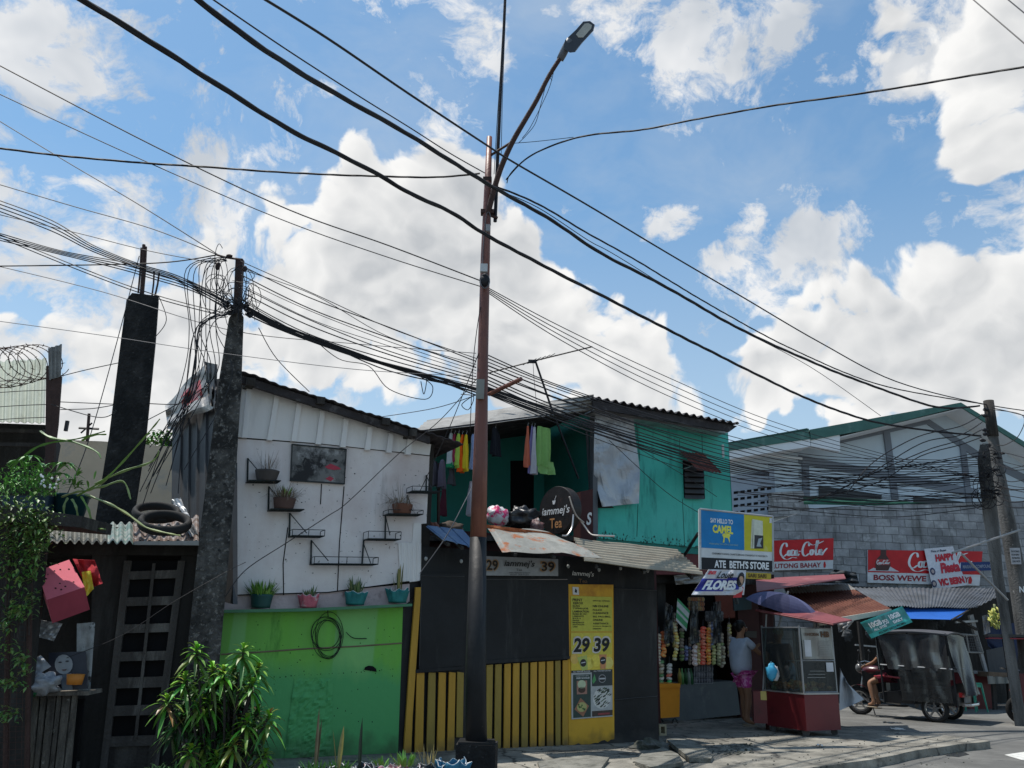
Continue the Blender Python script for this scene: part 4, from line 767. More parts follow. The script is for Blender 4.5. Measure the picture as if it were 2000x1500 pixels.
mb=MB(); q=quad(F1,(943,1024),(1075,1040),(1098,1056),(962,1040),.12,lambda u,v:.02*noise.noise(V((u*9,v*2,1)))); mb.sheet(q,24,4,.004); tone(mb,'rust_flashing',M['rust'],'narrow strip of orange rusted flashing along the top of the galvanised awning','flashing')
t=thing('cream_awning','cream corrugated awning over the right end of the tea stall','awning',F1.P(1142,1096,.75))
mb=MB(); corr(mb,F1.P(1120,1052,.0),F1.P(1142,1096,.75),F1.P(1375,1123,.75),F1.P(1322,1075,.0),9,.016,12,.004,.015); mb.build('sheet',M['creamroof'],t)
for k in(.1,.5,.9):
    p=F1.P(1120+202*k,1052+23*k,-.02); r=F1.P(1142+233*k,1096+27*k,.73); MB().box((p+r)/2-UP*.06,((p-r).length,.04,.04),((r-p).normalized(),U1,(r-p).normalized().cross(U1))).build('rafter',M['wood'],t)
# ------------------------------------------------------------ steel street-light pole
cp=VPY(940,8.9,0,1300)
sp_=thing('street_light_pole','tall rusty steel pole with a curved lamp arm, black painted foot on a concrete block','street light',V((cp.P(930,1450).x,cp.P(930,1450).y,0)))
ax=[(931,1540),(929,1300),(934,1050),(938,900),(943,700),(948,500),(952,380),(956,268)]; wp=[39,38,32,28,21,18,14,10]
P=[cp.P(*a) for a in ax]; rr=[w*(p-O).length/1600/2 for w,p in zip(wp,P)]
k=2
MB().tube([P[0],P[1],P[2]],rr[:3],20).build('black_foot',M['black'],sp_,True)
MB().tube(P[2:],[rr[2]*.985]+rr[3:],20).build('shaft',M['steelpole'],sp_,True)
b=P[0].copy(); blk=MB(); c=cp.P(929,1530); c.z=0
blk.prism([V((c.x+x,c.y+y,0)) for x,y in((-.2,-.17),(.19,-.19),(.21,.19),(-.19,.2))],UP*cp.P(929,1455,.17).z); blk.build('footing',M['dkcon'],sp_)
MB().box(V((c.x,c.y,cp.P(929,1455,.17).z+.012)),(.36,.34,.02)).build('base_plate',M['black'],sp_)
arm=[(952,425),(957,400),(973,343),(990,300),(1007,266),(1027,232),(1048,196),(1073,147),(1098,108)]
A=[V(x) for x in cr([cp.P(x,y,.0+.45*i/8) for i,(x,y) in enumerate(arm)],4)]; MB().tube(A,[.038-.012*i/len(A) for i in range(len(A))],12).build('arm',M['dkrust'],sp_,True)
p0=cp.P(1099,106,.45); p1=cp.P(1108,88,.5); MB().tube([p0-(p1-p0)*.6,p0,p1,p1+(p1-p0)*.6],[.045,.05,.05,.045],12).build('lamp_neck',C('lamp_grey',(.12,.13,.15),.45),sp_,True)
hd=[cp.P(x,y,.55) for x,y in [(1101,88),(1103,96),(1113,103),(1122,102),(1135,85),(1158,60),(1161,48),(1152,41),(1139,42),(1125,58),(1104,78)]]
lamp=MB().prism(hd,V((.02,.12,.1))).build('lamp_head',C('lamp_body',(.045,.05,.06),.45),sp_)
ln=[cp.P(x,y,.556) for x,y in [(1125,67),(1130,73),(1139,73),(1155,55),(1156,49),(1149,45),(1142,46)]]
MB().prism(ln,V((0,.008,.0))).build('lamp_lens',C('lamp_lens_plastic',(.42,.41,.36),.3),lamp)
MB().tube([cp.P(959,303,.02),cp.P(1000,277,.1)],.016,6).build('brace',M['dkrust'],sp_)
for y,w,nm in((415,24,'pole_clamp'),(352,16,'pole_clamp')):
    MB().box(cp.P(952,y,.0),(w*.0067,.09,.05)).build(nm,M['dkrust'],sp_)
MB().box(cp.P(945,524,.09),(.085,.05,.1)).build('junction_box',C('white_plastic_box',(.55,.56,.56),.5),sp_)
MB().box(cp.P(953,446,.08),(.05,.05,.085)).build('photocell_box',C('grey_plastic_box',(.3,.3,.3),.5),sp_)
mb=MB(); mb.tube([cp.P(947+9*math.cos(a),549+14*math.sin(a),.12+.01*math.sin(a*3)) for a in [k*.4 for k in range(28)]],.008,5); mb.build('cable_loop',M['wireg'],sp_)
mb=MB().ell(cp.P(946,548,.1),(.06,.04,.08),12,8); mb.build('meter',M['cable'],sp_,True)
mb=MB(); mb.tube(cr([cp.P(943,516,.07),cp.P(944,480,.06),cp.P(950,420,.07),cp.P(957,418,.08),cp.P(958,440,.08)],5),.005,5); mb.build('conduit',M['wireg'],sp_)
MB().box(cp.P(938,760,.1),(.09,.02,.23)).build('arm_plate',C('grey_bracket',(.22,.22,.2),.7),sp_)
MB().tube([cp.P(955,770,.08),cp.P(1018,740,.5)],.024,8).build('cross_arm',M['steelpole'],sp_)
mb=MB()
for l in([(1072,142),(1056,205),(1046,240),(1030,262),(1012,280)],[(1084,128),(1074,168),(1058,205),(1035,250),(1020,270)]): mb.tube(cr([cp.P(x,y,.35-.08*i) for i,(x,y) in enumerate(l)],5),.004,5)
for i in range(5): p=cp.P(1080-i*2,132+i*4,.4); mb.tube([p,p+V((R.uniform(-.02,.06),0,R.uniform(-.08,0)))],.004,4)
mb.build('arm_cables',M['cable'],sp_)
an=thing('antenna_mast','very tall thin antenna mast clamped beside the street light pole','antenna mast',cp.P(968,430,.0))
MB().tube([cp.P(967,433,-.02),cp.P(973,280,-.02)],.022,8).build('lower_tube',M['cable'],an); MB().tube([cp.P(973,282,-.02),cp.P(981,110,-.02),cp.P(990,-60,-.02)],[.022,.018,.014],8).build('upper_tube',M['cable'],an)
mb=MB(); mb.tube([cp.P(965,340,0),cp.P(970,250,0),cp.P(980,100,0),cp.P(987,-60,0)],.004,4); mb.tube([cp.P(979,300,0),cp.P(981,200,0),cp.P(985,90,0),cp.P(991,-60,0)],.004,4); mb.build('feed_cables',M['cable'],an)
MB().tube([cp.P(950,418,.02),cp.P(972,426,.0)],.018,6).build('bracket',M['dkrust'],an)
# ------------------------------------------------------------ teal house
N2=TL.n; z0=TL.P(1100,1050).z
th=thing('teal_house','two-storey house with bright teal plywood upper wall, open balcony and corrugated roof','house',V((TL.P(1300,1050).x,TL.P(1300,1050).y,0)))
a,b=TL.P(1160,1000),TL.P(1431,1000); zt=TL.P(1200,808).z; zt2=TL.P(1420,838).z
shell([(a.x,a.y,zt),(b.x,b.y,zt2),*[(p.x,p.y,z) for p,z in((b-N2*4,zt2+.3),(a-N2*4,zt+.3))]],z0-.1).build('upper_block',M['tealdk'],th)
pp(TL,[(1158,800),(1240,816),(1421,838),(1433,1078),(1372,1070),(1158,1050)],.02,.02).build('front_wall',M['teal'],th)
for l in([(1244,1048),(1246,985)],[(1327,858),(1328,885)],[(1333,975),(1337,1062)],[(1371,850),(1372,886)],[(1242,815),(1250,900)]): MB().tube([TL.P(x,y,.022) for x,y in l],.005,4).build('panel_joint',M['mold'],th)
mb=MB(); q=quad(TL,(1160,1038),(1432,1058),(1433,1078),(1160,1050),.024)
for i in range(170):
    u=R.random(); v=R.random()**2*.9; s=R.uniform(.004,.018); c=q(u,v); mb.prism([c+TL.u*s*R.uniform(.5,1.5),c+UP*s*R.uniform(.5,2.5),c-TL.u*s,c-UP*s],-N2*.002)
mb.build('mould_stains',M['mold'],th)['kind']='stuff'
lo=TL.P(840,1000,-.2)
b2_=TL.P(1278,1000); shell([(lo.x,lo.y,z0),(b2_.x,b2_.y,z0-.0),*[(p.x,p.y,z0) for p in(b2_-N2*4,lo-N2*4)]],0).build('ground_floor',M['dkmaroon'],th)
pp(TL,[(1250,1066),(1434,1070),(1436,1122),(1250,1122)],-.02,.4).build('maroon_wall',M['dkmaroon'] if 0 else mat('faded_maroon_wall',(.14,.04,.04),.8,.15,3,.2),th)
BW_=VP(TL.o-N2*1.7,A1)
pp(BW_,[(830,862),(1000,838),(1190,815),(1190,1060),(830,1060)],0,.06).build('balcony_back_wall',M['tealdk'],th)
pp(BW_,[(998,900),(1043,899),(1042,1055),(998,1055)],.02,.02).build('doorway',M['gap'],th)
pp(BW_,[(1094,890),(1114,893),(1116,945),(1095,945)],.03,.01).build('calendar',C('faded_calendar_paper',(.16,.17,.18),.7),th)
pp(TL,[(1157,790),(1166,790),(1168,1052),(1159,1052)],.1,.09).build('corner_post',C('grey_steel_post',(.12,.13,.14),.6),th)
pp(TL,[(1145,840),(1149,840),(1160,1010),(1155,1010)],-.1,.03).build('brace_post',C('grey_steel_post',(.12,.13,.14),.6),th)
pp(TL,[(835,1046),(1165,1046),(1165,1056),(835,1056)],.1,1.8).build('balcony_floor',M['wood'],th)
mb=MB(); corr(mb,TL.P(1160,772,.6),TL.P(1158,801,.35),TL.P(806,846,.35),TL.P(835,822,-1.2),4.5,.035,20,.006,.02); mb.build('side_roof_sheet',M['lightroof'],th)
mb=MB(); fa,fb_=TL.P(1158,775,.62),TL.P(1444,827,.62); corr(mb,fa-N2*5+UP*.2,fb_-N2*5+UP*.2,fb_,fa,19,.028,6,.012,.0,False); mb.build('roof_sheet',M['dkroof'],th)
pp(TL,[(1158,782),(1440,832),(1425,843),(1160,797)],.55,.05).build('fascia',M['dkroof'],th)
pp(TL,[(1160,797),(1425,843),(1420,846),(1160,806)],.3,.28).build('eave_soffit',M['galv'],th)
# left part of the balcony roof: dark underside
tl_=[TL.P(806,846,.34),TL.P(1158,801,.34)]; MB().prism([tl_[0],tl_[1],tl_[1]-N2*2.4,tl_[0]-N2*2.4],UP*.03).build('balcony_ceiling',M['dkroof'],th)
# silver tarp
def tf(u,v):
    L_=[(1162,1236,812,808),(1160,1242,870,860),(1160,1250,930,920),(1176,1248,990,983)]
    k=v*3; i=min(2,int(k)); f=k-i; a,b=L_[i],L_[i+1]; x0=a[0]*(1-f)+b[0]*f; x1=a[1]*(1-f)+b[1]*f; y0=a[2]*(1-f)+b[2]*f; y1=a[3]*(1-f)+b[3]*f
    return TL.P(x0+(x1-x0)*u,y0+(y1-y0)*u,.14+.05*math.sin(v*7+u)+.09*noise.noise(V((u*3,v*6,5)))+.03*abs(noise.noise(V((u*9,v*9,2)))))
tone(MB().sheet(tf,26,34,.004),'silver_tarp',mat('silver_tarpaulin',(.52,.55,.58),.42,.08,1.5,.25,metal=.25,c2=(.4,.42,.45),t2=.58,s2=1.3,w2=.2,bscale=3.5),'large silver tarpaulin hanging over the teal wall beside the balcony post','tarpaulin')
tone(MB().prism([TL.P(x,y,.04) for x,y in[(1160,930),(1166,930),(1190,985),(1200,992),(1163,992)]],-N2*.02),'tarp_lining',M['cable'],'black lining folded under the lower left corner of the silver tarpaulin','tarpaulin')
# louvre window with lid
w=pp(TL,[(1334,900),(1374,902),(1377,974),(1337,972)],.035,.03).build('window',M['gap'],th)
for k in range(6):
    y=912+k*11; mb=MB(); mb.prism([TL.P(1337,y,.05),TL.P(1375,y+1,.05),TL.P(1376,y+8,.1),TL.P(1338,y+7,.1)],N2*.004+UP*.004); mb.build('louvre',C('louvre_grey',(.075,.08,.085),.5),w)
mb=MB(); corr(mb,TL.P(1329,882,.04),TL.P(1374,886,.04),TL.P(1411,924,.5),TL.P(1362,917,.5),7,.008,3,.006); mb.build('window_lid',mat('red_brown_lid',(.2,.06,.045),.75,.2,4,.2,c2=(.32,.13,.09),t2=.6,s2=4),w)
MB().tube([TL.P(1335,916,.04),TL.P(1352,910,.25)],.01,5).build('lid_stay',M['galv'],w)
pp(TL,[(1410,868),(1414,868),(1415,893),(1411,893)],.03,.02).build('light_fitting',C('white_plastic_box',(.55,.56,.56),.5),th)
# aerial
t=thing('tv_aerial','tv aerial on a thin leaning mast above the balcony roof','aerial',TL.P(1132,930,.3))
MB().tube([TL.P(1045,703,.3),TL.P(1078,800,.3),TL.P(1130,935,.3)],.018,7).build('mast',M['cable'],t); MB().tube([TL.P(940,732,-.3),TL.P(1047,704,.28),TL.P(1157,677,.7)],.012,6).build('boom',M['cable'],t)
mb=MB()
for k in range(6): p=TL.P(1030+k*9,708-k*2.5,.28); mb.tube([p-N2*.15,p+N2*.15],.006,5)
MB().box(TL.P(1040,706,.28),(.14,.05,.05)).build('dipole_box',M['cable'],t); mb.build('elements',M['cable'],t); MB().tube(cr([TL.P(1041,708,.3),TL.P(1043,740,.3),TL.P(1046,770,.28),TL.P(1049,810,.2)],5),.004,4).build('feed_wire',M['wire'],t)
# round sign
c=F1.P(1086,996,-.35); dirn=(V((c.x,c.y,0))-V((0,0,0))).normalized(); th_=math.radians(44)
fn=-(Matrix.Rotation(th_,3,'Z').inverted()@dirn)   # face normal turned to the left
fn=V((fn.x,fn.y,0)).normalized()
if fn.x>0: fn=-(Matrix.Rotation(th_,3,'Z')@dirn); fn.z=0; fn.normalize()
X=UP.cross(fn).normalized()
rs=46*(c-O).length/1600
t=thing('round_sign','large black drum sign lettered iammejs Tea standing above the rusty awning','sign',c-UP*rs)
MB().lathe(c-fn*.25,[(.001,.08),(rs*.99,.08),(rs,.1),(rs,.24),(rs*.985,.25),(.001,.25)],48,(X,UP,fn)).build('drum',mat('drum_black_paint',(.02,.017,.016),.5,.3,6,.1,c2=(.06,.03,.025),t2=.62,s2=5),t)
class Q2: pass
def qs(u,v): return c+X*((u-.5)*2*rs)+UP*((v-.5)*2*rs)+fn*.004
qs.n=fn
text(qs,"iammej's",.09,.36,.9,.58,C('sign_white',(.65,.65,.64),.5),t,off=.004,shear=.22,bold=.012); text(qs,"Tea",.33,.12,.68,.33,C('sign_orange',(.5,.24,.1),.5),t,off=.004,bold=.01)
mb=MB(); mb.add([qs(*p)+fn*.005 for p in((.42,.62),(.47,.62),(.5,.7),(.4,.7))],[(0,1,2,3)]); mb.add([qs(*p)+fn*.005 for p in((.46,.7),(.475,.7),(.52,.8),(.505,.8))],[(0,1,2,3)]); mb.build('cup_logo',C('sign_white',(.65,.65,.64),.5),t)
pf=lambda l,r,nm,m:MB().tube(cr([F1.P(x,y,o) for x,y,o in l],5),r,7).build(nm,m,t)
pf([(1112,970,.1),(1120,995,.05),(1128,1010,0),(1140,1020,-.1)],.012,'support_pipe',C('chrome_pipe',(.5,.47,.45),.3,metal=.6)); pf([(1120,1005,0),(1117,1030,.05),(1108,1045,.1),(1098,1046,.1)],.012,'support_pipe',M['chrome_pipe']); pf([(1128,1008,-.2),(1143,1030,-.2),(1155,1044,-.1),(1172,1046,0),(1200,1047,.05)],.014,'support_pipe',M['chrome_pipe'])
t=thing('sign_box','narrow black box with a white letter behind the drum sign','sign box',F1.P(1153,1055,-.7)); q=quad(F1,(1134,960),(1158,955),(1158,1055),(1134,1055),-.6); qbox(q,0,0,1,1,0,.2).build('box',M['dkmaroon'],t); text(q,"S",.45,.3,.9,.55,M['sign_white'],t,off=.006,bold=.03,shear=.2)
# things heaped on the balcony edge
def sack(name,px,py,off,r,m,lab,j=.5,pl=F1,cat='bag'):
    c=pl.P(px,py,off); return tone(MB().ell(c,r,22,14,(U1,-N1,UP),jit=j),name,m,lab,cat,None,True)
sack('plastic_sack',972,1008,-.5,(.16,.13,.14),mat('white_pink_bag',(.5,.5,.52),.4,.1,6,.35,c2=(.55,.03,.14),t2=.54,s2=9,w2=.05,bscale=12),'white shopping sack with pink print heaped left of the black bags',.35)
sack('black_bags',1022,1010,-.55,(.24,.16,.13),mat('black_bag_plastic',(.015,.015,.017),.35,.3,9,.6,bscale=10,spec=.6),'heap of black plastic bags on the balcony edge left of the drum sign',.8)
sack('brown_bag',1048,1030,-.35,(.1,.1,.11),mat('maroon_bag',(.13,.07,.07),.5,.3,9,.4,c2=(.4,.36,.34),t2=.6,s2=12),'small maroon and white bag between black bags and the drum sign',.5)
sack('tan_sack',880,1035,-.8,(.2,.15,.11),C('tan_sack_cloth',(.07,.055,.045),.9),'dull tan sack lying on the balcony floor behind the blue awning',.4)
sack('coiled_hose',846,1032,-.5,(.09,.08,.07),mat('red_white_rags',(.25,.09,.06),.8,.3,9,.4,c2=(.4,.38,.36),t2=.58,s2=14),'small heap of reddish rags at the white wall corner above the blue awning',.6)
# ------------------------------------------------------------ laundry
def garment(px,py,w,h,col,pl,off,lab,name='hanging_shirt',folds=3,tw=.8,grp='laundry hung under the balcony roof',col2=None,top=.5,hook=True,amp=.035):
    c=pl.P(px,py,off); sd=R.random()*20; s=(c-O).length/1600; W,H=w*s,h*s; t=thing(name,lab,'laundry',c,grp); a=pl.u*math.cos(tw)-pl.n*math.sin(tw); Wt=W/max(.3,math.cos(tw)); nn=UP.cross(a)
    def f(u,v):
        k=top+(1-top)*min(1,v/.12); x=(u-.5)*Wt*k*(1+.08*v)
        return c+a*x-UP*(H*v*(1+.04*math.sin(u*7+sd))+.02*H*abs(u-.5)*(v<.1))+nn*(amp*(.3+v)*math.sin(u*folds*6.28+sd)+.02*noise.noise(V((u*3,v*3,sd))))
    MB().sheet(f,18,10,.006,col=lambda u,v:(col2 if col2 and v>.86 else col)).build('cloth',M['cloth'],t)
    if hook: MB().tube([c+UP*.001,c+UP*.03,c+UP*.05+pl.u*.015,c+UP*.065],.004,4).build('hanger',M['galv'],t)
    return t
pl=TL
garment(881,846,8,66,(.5,.52,.5),pl,.25,'white shirt with green hem, leftmost of the bright laundry',col2=(.02,.3,.12))
garment(888,848,9,58,(.45,.05,.1),pl,.22,'crimson shirt second from left in the bright laundry')
garment(896,847,9,66,(.5,.7,.1),pl,.26,'lime green shirt left of the orange one')
garment(903,849,10,72,(.95,.13,.01),pl,.24,'bright orange shirt hanging between lime and yellow')
garment(911,849,12,70,(.85,.62,.03),pl,.28,'yellow shirt hanging right of the orange one')
garment(926,848,10,68,(.28,.36,.55),pl,.28,'striped pale blue shirt hanging just left of the steel pole')
garment(920,940,10,66,(.5,.47,.5),pl,.1,'long pale cloth hanging low left of the steel pole',hook=False)
garment(849,900,22,48,(.1,.09,.11),pl,.3,'dull grey shirt under the white house eave',hook=False)
garment(866,898,18,54,(.12,.1,.13),pl,.34,'dull mauve-grey shirt right of the other grey one',hook=False)
garment(884,912,16,34,(.08,.08,.09),pl,.1,'dark grey skirt hanging below the white and crimson shirts',hook=False)
garment(868,945,10,60,(.13,.03,.05),pl,-.2,'dark red cloth in the balcony shade',hook=False)
garment(968,836,30,55,(.012,.014,.02),pl,.2,'black dress hanging right of the steel pole')
garment(1031,832,10,80,(.6,.16,.09),pl,.25,'salmon shirt hanging left of the green cloth')
garment(1039,832,10,92,(.25,.22,.45),pl,.22,'violet striped shirt between salmon shirt and green cloth')
garment(1044,834,9,90,(.5,.48,.5),pl,.27,'pale grey shirt just left of the green cloth')
garment(1063,834,34,78,(.22,.42,.12),pl,.26,'wide green cloth folded over the line on the balcony',top=.95,tw=.2,folds=2,amp=.02,hook=False)
garment(1066,900,40,26,(.25,.46,.15),pl,.24,'lower flap of green sheet hanging out below the folded cloth',name='hanging_sheet',top=.98,tw=.2,folds=2,amp=.02,hook=False)
tone(MB().tube([TL.P(868,836,.27),TL.P(905,838,.27),TL.P(950,838,.27)],.004,4),'clothes_line',M['wire'],'clothes line carrying the bright shirts left of the pole','clothes line')
tone(MB().tube([TL.P(945,832,.25),TL.P(1030,826,.25),TL.P(1090,823,.25)],.004,4),'clothes_line',M['wire'],'clothes line carrying the green cloth right of the pole','clothes line')
tone(MB().tube([TL.P(857,905,.2),TL.P(856,1030,.2)],.025,6),'thin_post',M['dkrust'],'thin dark post under the balcony beside the white house corner','post')
# ------------------------------------------------------------ corner store
st=thing('corner_store','dark open-fronted corner store full of hanging snacks, right of the black tea stall','shop',G(1400,1405,.1))
CT=VP(G(1332,1407,.1),A1); NC=CT.n
pp(CT,[(1290,1338),(1438,1330),(1446,1396),(1290,1412)],0,.5).build('counter',M['grey_wall'],st)
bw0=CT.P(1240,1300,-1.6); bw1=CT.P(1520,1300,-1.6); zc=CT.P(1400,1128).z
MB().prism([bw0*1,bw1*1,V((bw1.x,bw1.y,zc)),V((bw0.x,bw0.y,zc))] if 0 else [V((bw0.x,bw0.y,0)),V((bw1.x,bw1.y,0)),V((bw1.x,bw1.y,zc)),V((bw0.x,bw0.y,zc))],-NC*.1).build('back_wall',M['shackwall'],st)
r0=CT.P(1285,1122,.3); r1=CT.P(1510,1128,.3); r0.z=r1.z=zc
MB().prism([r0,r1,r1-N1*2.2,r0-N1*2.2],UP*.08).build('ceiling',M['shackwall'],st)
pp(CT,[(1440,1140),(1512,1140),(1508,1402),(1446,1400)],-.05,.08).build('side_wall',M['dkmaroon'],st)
e0=CT.P(1508,1300,-.05); MB().prism([V((e0.x,e0.y,0)),V((e0.x,e0.y,0))-NC*2.5,V((e0.x,e0.y,zc))-NC*2.5,V((e0.x,e0.y,zc))],CT.u*.08).build('end_wall',M['dkmaroon'],st)
pp(CT,[(1283,1128),(1300,1128),(1300,1410),(1290,1412)],-.05,.1).build('jamb',M['black'],st)
pp(CT,[(1270,1118),(1512,1122),(1512,1142),(1270,1138)],.3,.1).build('eave_beam',M['shackwall'],st)
for x in(1432,1467): pass
pp(CT,[(1432,1168),(1468,1165),(1468,1190),(1434,1193)],.0,.02).build('faded_sticker',C('teal_sticker',(.02,.055,.07),.5),st)
pp(CT,[(1456,1232),(1478,1233),(1478,1246),(1456,1244)],.0,.02).build('notice',C('dim_notice',(.06,.055,.05),.6),st)
# hanging goods
SP=VP(CT.o+NC*.08,A1)
def strip(px,y0,y1,w,cols,lab,curve=0,n=None,name='snack_strip',off=0):
    t=thing(name,lab,'snack strip',SP.P(px,y0,off),'strips of snack packets hung in the store'); mb=MB(); n=n or int((y1-y0)/6)
    for i in range(n):
        f=(i+.5)/n; x=px+curve*math.sin(f*3.1)+R.uniform(-.8,.8); c=SP.P(x,y0+(y1-y0)*f,off+R.uniform(-.01,.03)); s=(c-O).length/1600; a=R.uniform(-.3,.3)
        ax=(U1*math.cos(a)+UP*math.sin(a),-N1,UP*math.cos(a)-U1*math.sin(a)); cc=R.choice(cols); mb.ell(c,(w*s*.6,.022,(y1-y0)/n*s*.55),8,6,ax,col=cc,jit=.25); 
        mb.box(c+N1*.02,(w*s*.5,.004,(y1-y0)/n*s*.3),ax,col=tuple(min(.8,k*1.6+.08) for k in cc))
    mb.build('packets',M['vc'],t); MB().tube([SP.P(px,y0-14,off),SP.P(px,y0,off)],.004,4).build('string',M['wireg'],t)
D=1.1
c_=lambda *a:[tuple(x*D for x in k) for k in a]
strip(1287,1238,1298,9,c_((.6,.4,.35),(.5,.4,.3)),'pale pink packet strip at the left edge of the store opening')
strip(1296,1233,1283,11,c_((.85,.3,.08),(.7,.16,.05)),'orange and red packet strip second from the left in the store')
strip(1316,1216,1290,9,c_((.7,.55,.15),(.55,.5,.3),(.6,.35,.1)),'long curved gold packet strip near the yellow cooler',curve=6)
strip(1303,1210,1262,9,c_((.35,.28,.12),(.2,.2,.1)),'brown and olive packet strip left of the gold one')
strip(1307,1296,1335,11,c_((.08,.4,.12),(.5,.5,.45),(.6,.15,.1)),'green and white packet strip low above the yellow cooler')
strip(1292,1290,1335,10,c_((.35,.3,.2),(.1,.25,.1),(.55,.5,.4)),'mixed dull packet strip in the low left corner of the store')
strip(1357,1260,1300,11,c_((.6,.45,.4),(.65,.5,.45)),'pale pink bagged snacks left of the red strip',n=5)
strip(1373,1224,1298,12,c_((.75,.1,.06),(.6,.14,.08)),'long red packet strip in the middle of the store')
strip(1384,1226,1298,10,c_((.85,.35,.06),(.7,.2,.05)),'long orange packet strip right beside the red one')
strip(1365,1256,1298,9,c_((.55,.45,.2),(.5,.35,.15)),'tan packet strip tucked behind the red strip',off=-.04)
strip(1394,1260,1298,9,c_((.5,.48,.2),(.3,.35,.12)),'olive packet strip right of the orange one')
strip(1404,1256,1300,9,c_((.45,.45,.25),(.2,.22,.12)),'green-grey packet strip second from the right')
strip(1413,1262,1298,8,c_((.4,.38,.28),(.25,.2,.12)),'dull brown packet strip farthest right in the store')
t=thing('sachet_sheet','sheet of green and white sachets hanging tilted at the upper left of the store','sachet sheet',SP.P(1330,1235,.1))
q=quad(SP,(1323,1168),(1347,1193),(1340,1233),(1320,1212),.12); MB().sheet(q,8,8,.004,col=lambda u,v:(.05,.3,.12) if int(v*6)%2 else (.5,.52,.5)).build('sachets',M['vc'],t)
mb=MB()
for x in(1306,1356,1400): 
    q=quad(SP,(x-7,1175+R.uniform(-8,20)),(x+8,1175+R.uniform(-8,20)),(x+9,1255),(x-9,1258),.1,lambda u,v:.05*noise.noise(V((u*4+x,v*4,1)))); 
    t=thing('hanging_bag','thin clear plastic bag of goods hanging from the store ceiling','plastic bag',SP.P(x,1258,.1),'clear bags hung in the store'); MB().sheet(q,8,10,.002).build('film',M['bag'],t)
def basket(x0,y0,x1,y1,wc,gc,lab,n=7):
    t=thing('wire_rack',lab,'wire rack',SP.P((x0+x1)/2,y1,-.1)); mb=MB()
    for k in range(n+1): x=x0+(x1-x0)*k/n; mb.tube([SP.P(x,y0,-.05),SP.P(x,y1,-.05)],.004,4)
    for k in range(4): y=y0+(y1-y0)*k/3; mb.tube([SP.P(x0,y,-.05),SP.P(x1,y,-.05)],.004,4)
    mb.build('wires',wc,t); mb=MB()
    for k in range(n*3):
        mb.ell(SP.P(x0+(x1-x0)*((k%n)+.5)/n,y0+(y1-y0)*(k//n+.55)/3,-.14),(.035,.03,.045),8,6,col=R.choice(gc))
    mb.build('goods',M['vc'],t)
basket(1344,1166,1375,1193,M['wireg'],c_((.4,.15,.06),(.45,.3,.12)),'wire rack of brown packets high in the store')
basket(1356,1299,1392,1335,C('white_wire',(.3,.31,.33),.5),c_((.2,.2,.22),(.1,.1,.12)),'white wire rack standing on the store counter')
basket(1378,1195,1412,1212,M['wireg'],c_((.25,.25,.25),(.1,.1,.1)),'grey wire rack with dark jars in the middle of the store')
for i,(x,c) in enumerate([(1333,(.1,.25,.08)),(1340,(.02,.08,.03)),(1346,(.2,.25,.22)),(1351,(.03,.12,.05)),(1328,(.25,.2,.04))]):
    p=SP.P(x,1337,-.1); t=tone(MB().lathe(p,[(.001,0),(.032,0),(.034,.16),(.014,.22),(.014,.27),(.001,.27)],12),'bottle',C('bottle_col%d'%i,c,.3),['olive green bottle on the counter, left of the white rack','near-black green bottle second among those on the counter','pale bottle in the middle of the counter row','dark green bottle touching the white rack','amber bottle at the left end of the counter row'][i],'bottle',None,True)
for i in range(12):
    x=R.uniform(1300,1425); y=R.uniform(1195,1255); strip(x,y,y+R.uniform(35,70),R.uniform(6,10),c_(R.choice([(.5,.2,.1),(.45,.4,.15),(.2,.3,.12),(.5,.45,.4),(.15,.2,.4)]),(.3,.25,.2)),'dim packet strip in the crowded back row of the store',off=-.25)
strip(1340,1262,1290,8,c_((.15,.2,.3),(.1,.1,.2)),'short blue packet strip above the bottles')
# yellow cooler
CO=VP(G(1300,1412,.1),A1)
t=thing('cooler_box','yellow-orange cooler box with lid on thin wire legs beside the black shop corner','cooler',G(1300,1412,.1))
pp(CO,[(1262,1342),(1328,1341),(1327,1400),(1264,1405)],.12,.4).build('body',M['orange'],t); pp(CO,[(1261,1336),(1329,1335),(1329,1343),(1261,1344)],.14,.44).build('lid',M['orange'],t)
mb=MB()
for x,o in((1290,.1),(1318,.1),(1290,-.2),(1318,-.2)): p=CO.P(x,1402,o); mb.tube([p,V((p.x+.05,p.y,.1))],.007,5); mb.tube([p,V((p.x-.05,p.y,.1))],.007,5)
mb.build('legs',M['iron'],t)
p=G(1291,1436,.1); t=thing('hollow_block','pale hollow concrete block at the foot of the black shop corner','concrete block',p); mb=MB(); 
for dx,dz,w,h in((-.05,.075,.03,.15),(.05,.075,.03,.15),(0,.015,.07,.03),(0,.135,.07,.03)): mb.box(p+U1*dx+UP*dz,(w,.1,h),(U1,-N1,UP))
mb.build('block',C('sandy_block',(.3,.26,.17),.9),t)
# ------------------------------------------------------------ billboard
BP=VPY(1435,12.0,18,1050)
q=quad(BP,(1367,994),(1509,1009),(1510,1117),(1368,1112),0)
t=thing('cigarette_billboard','blue and yellow billboard over a black ATE BETHS STORE name strip','billboard',q(.5,0))
qbox(q,0,0,1,1,0,.05).build('panel',C('board_white',(.6,.62,.62),.5),t)
for a,nm,c in(((0,.36,.605,1),'blue_field',(.01,.2,.48)),((.605,.36,1,1),'yellow_field',(.55,.5,.03)),((0,0,1,.2),'name_strip',(.012,.014,.018))): qbox(q,*a,.003,.002).build(nm,C(nm,c,.5),t)
WTb=C('board_letter_white',(.75,.76,.76),.5); YL=C('board_yellow',(.75,.72,.1),.5)
text(q,"ATE  BETH'S STORE",.19,.035,.94,.17,WTb,t,off=.006,bold=.035); text(q,"SAY HELLO TO",.14,.79,.45,.87,WTb,t,off=.006,bold=.03)
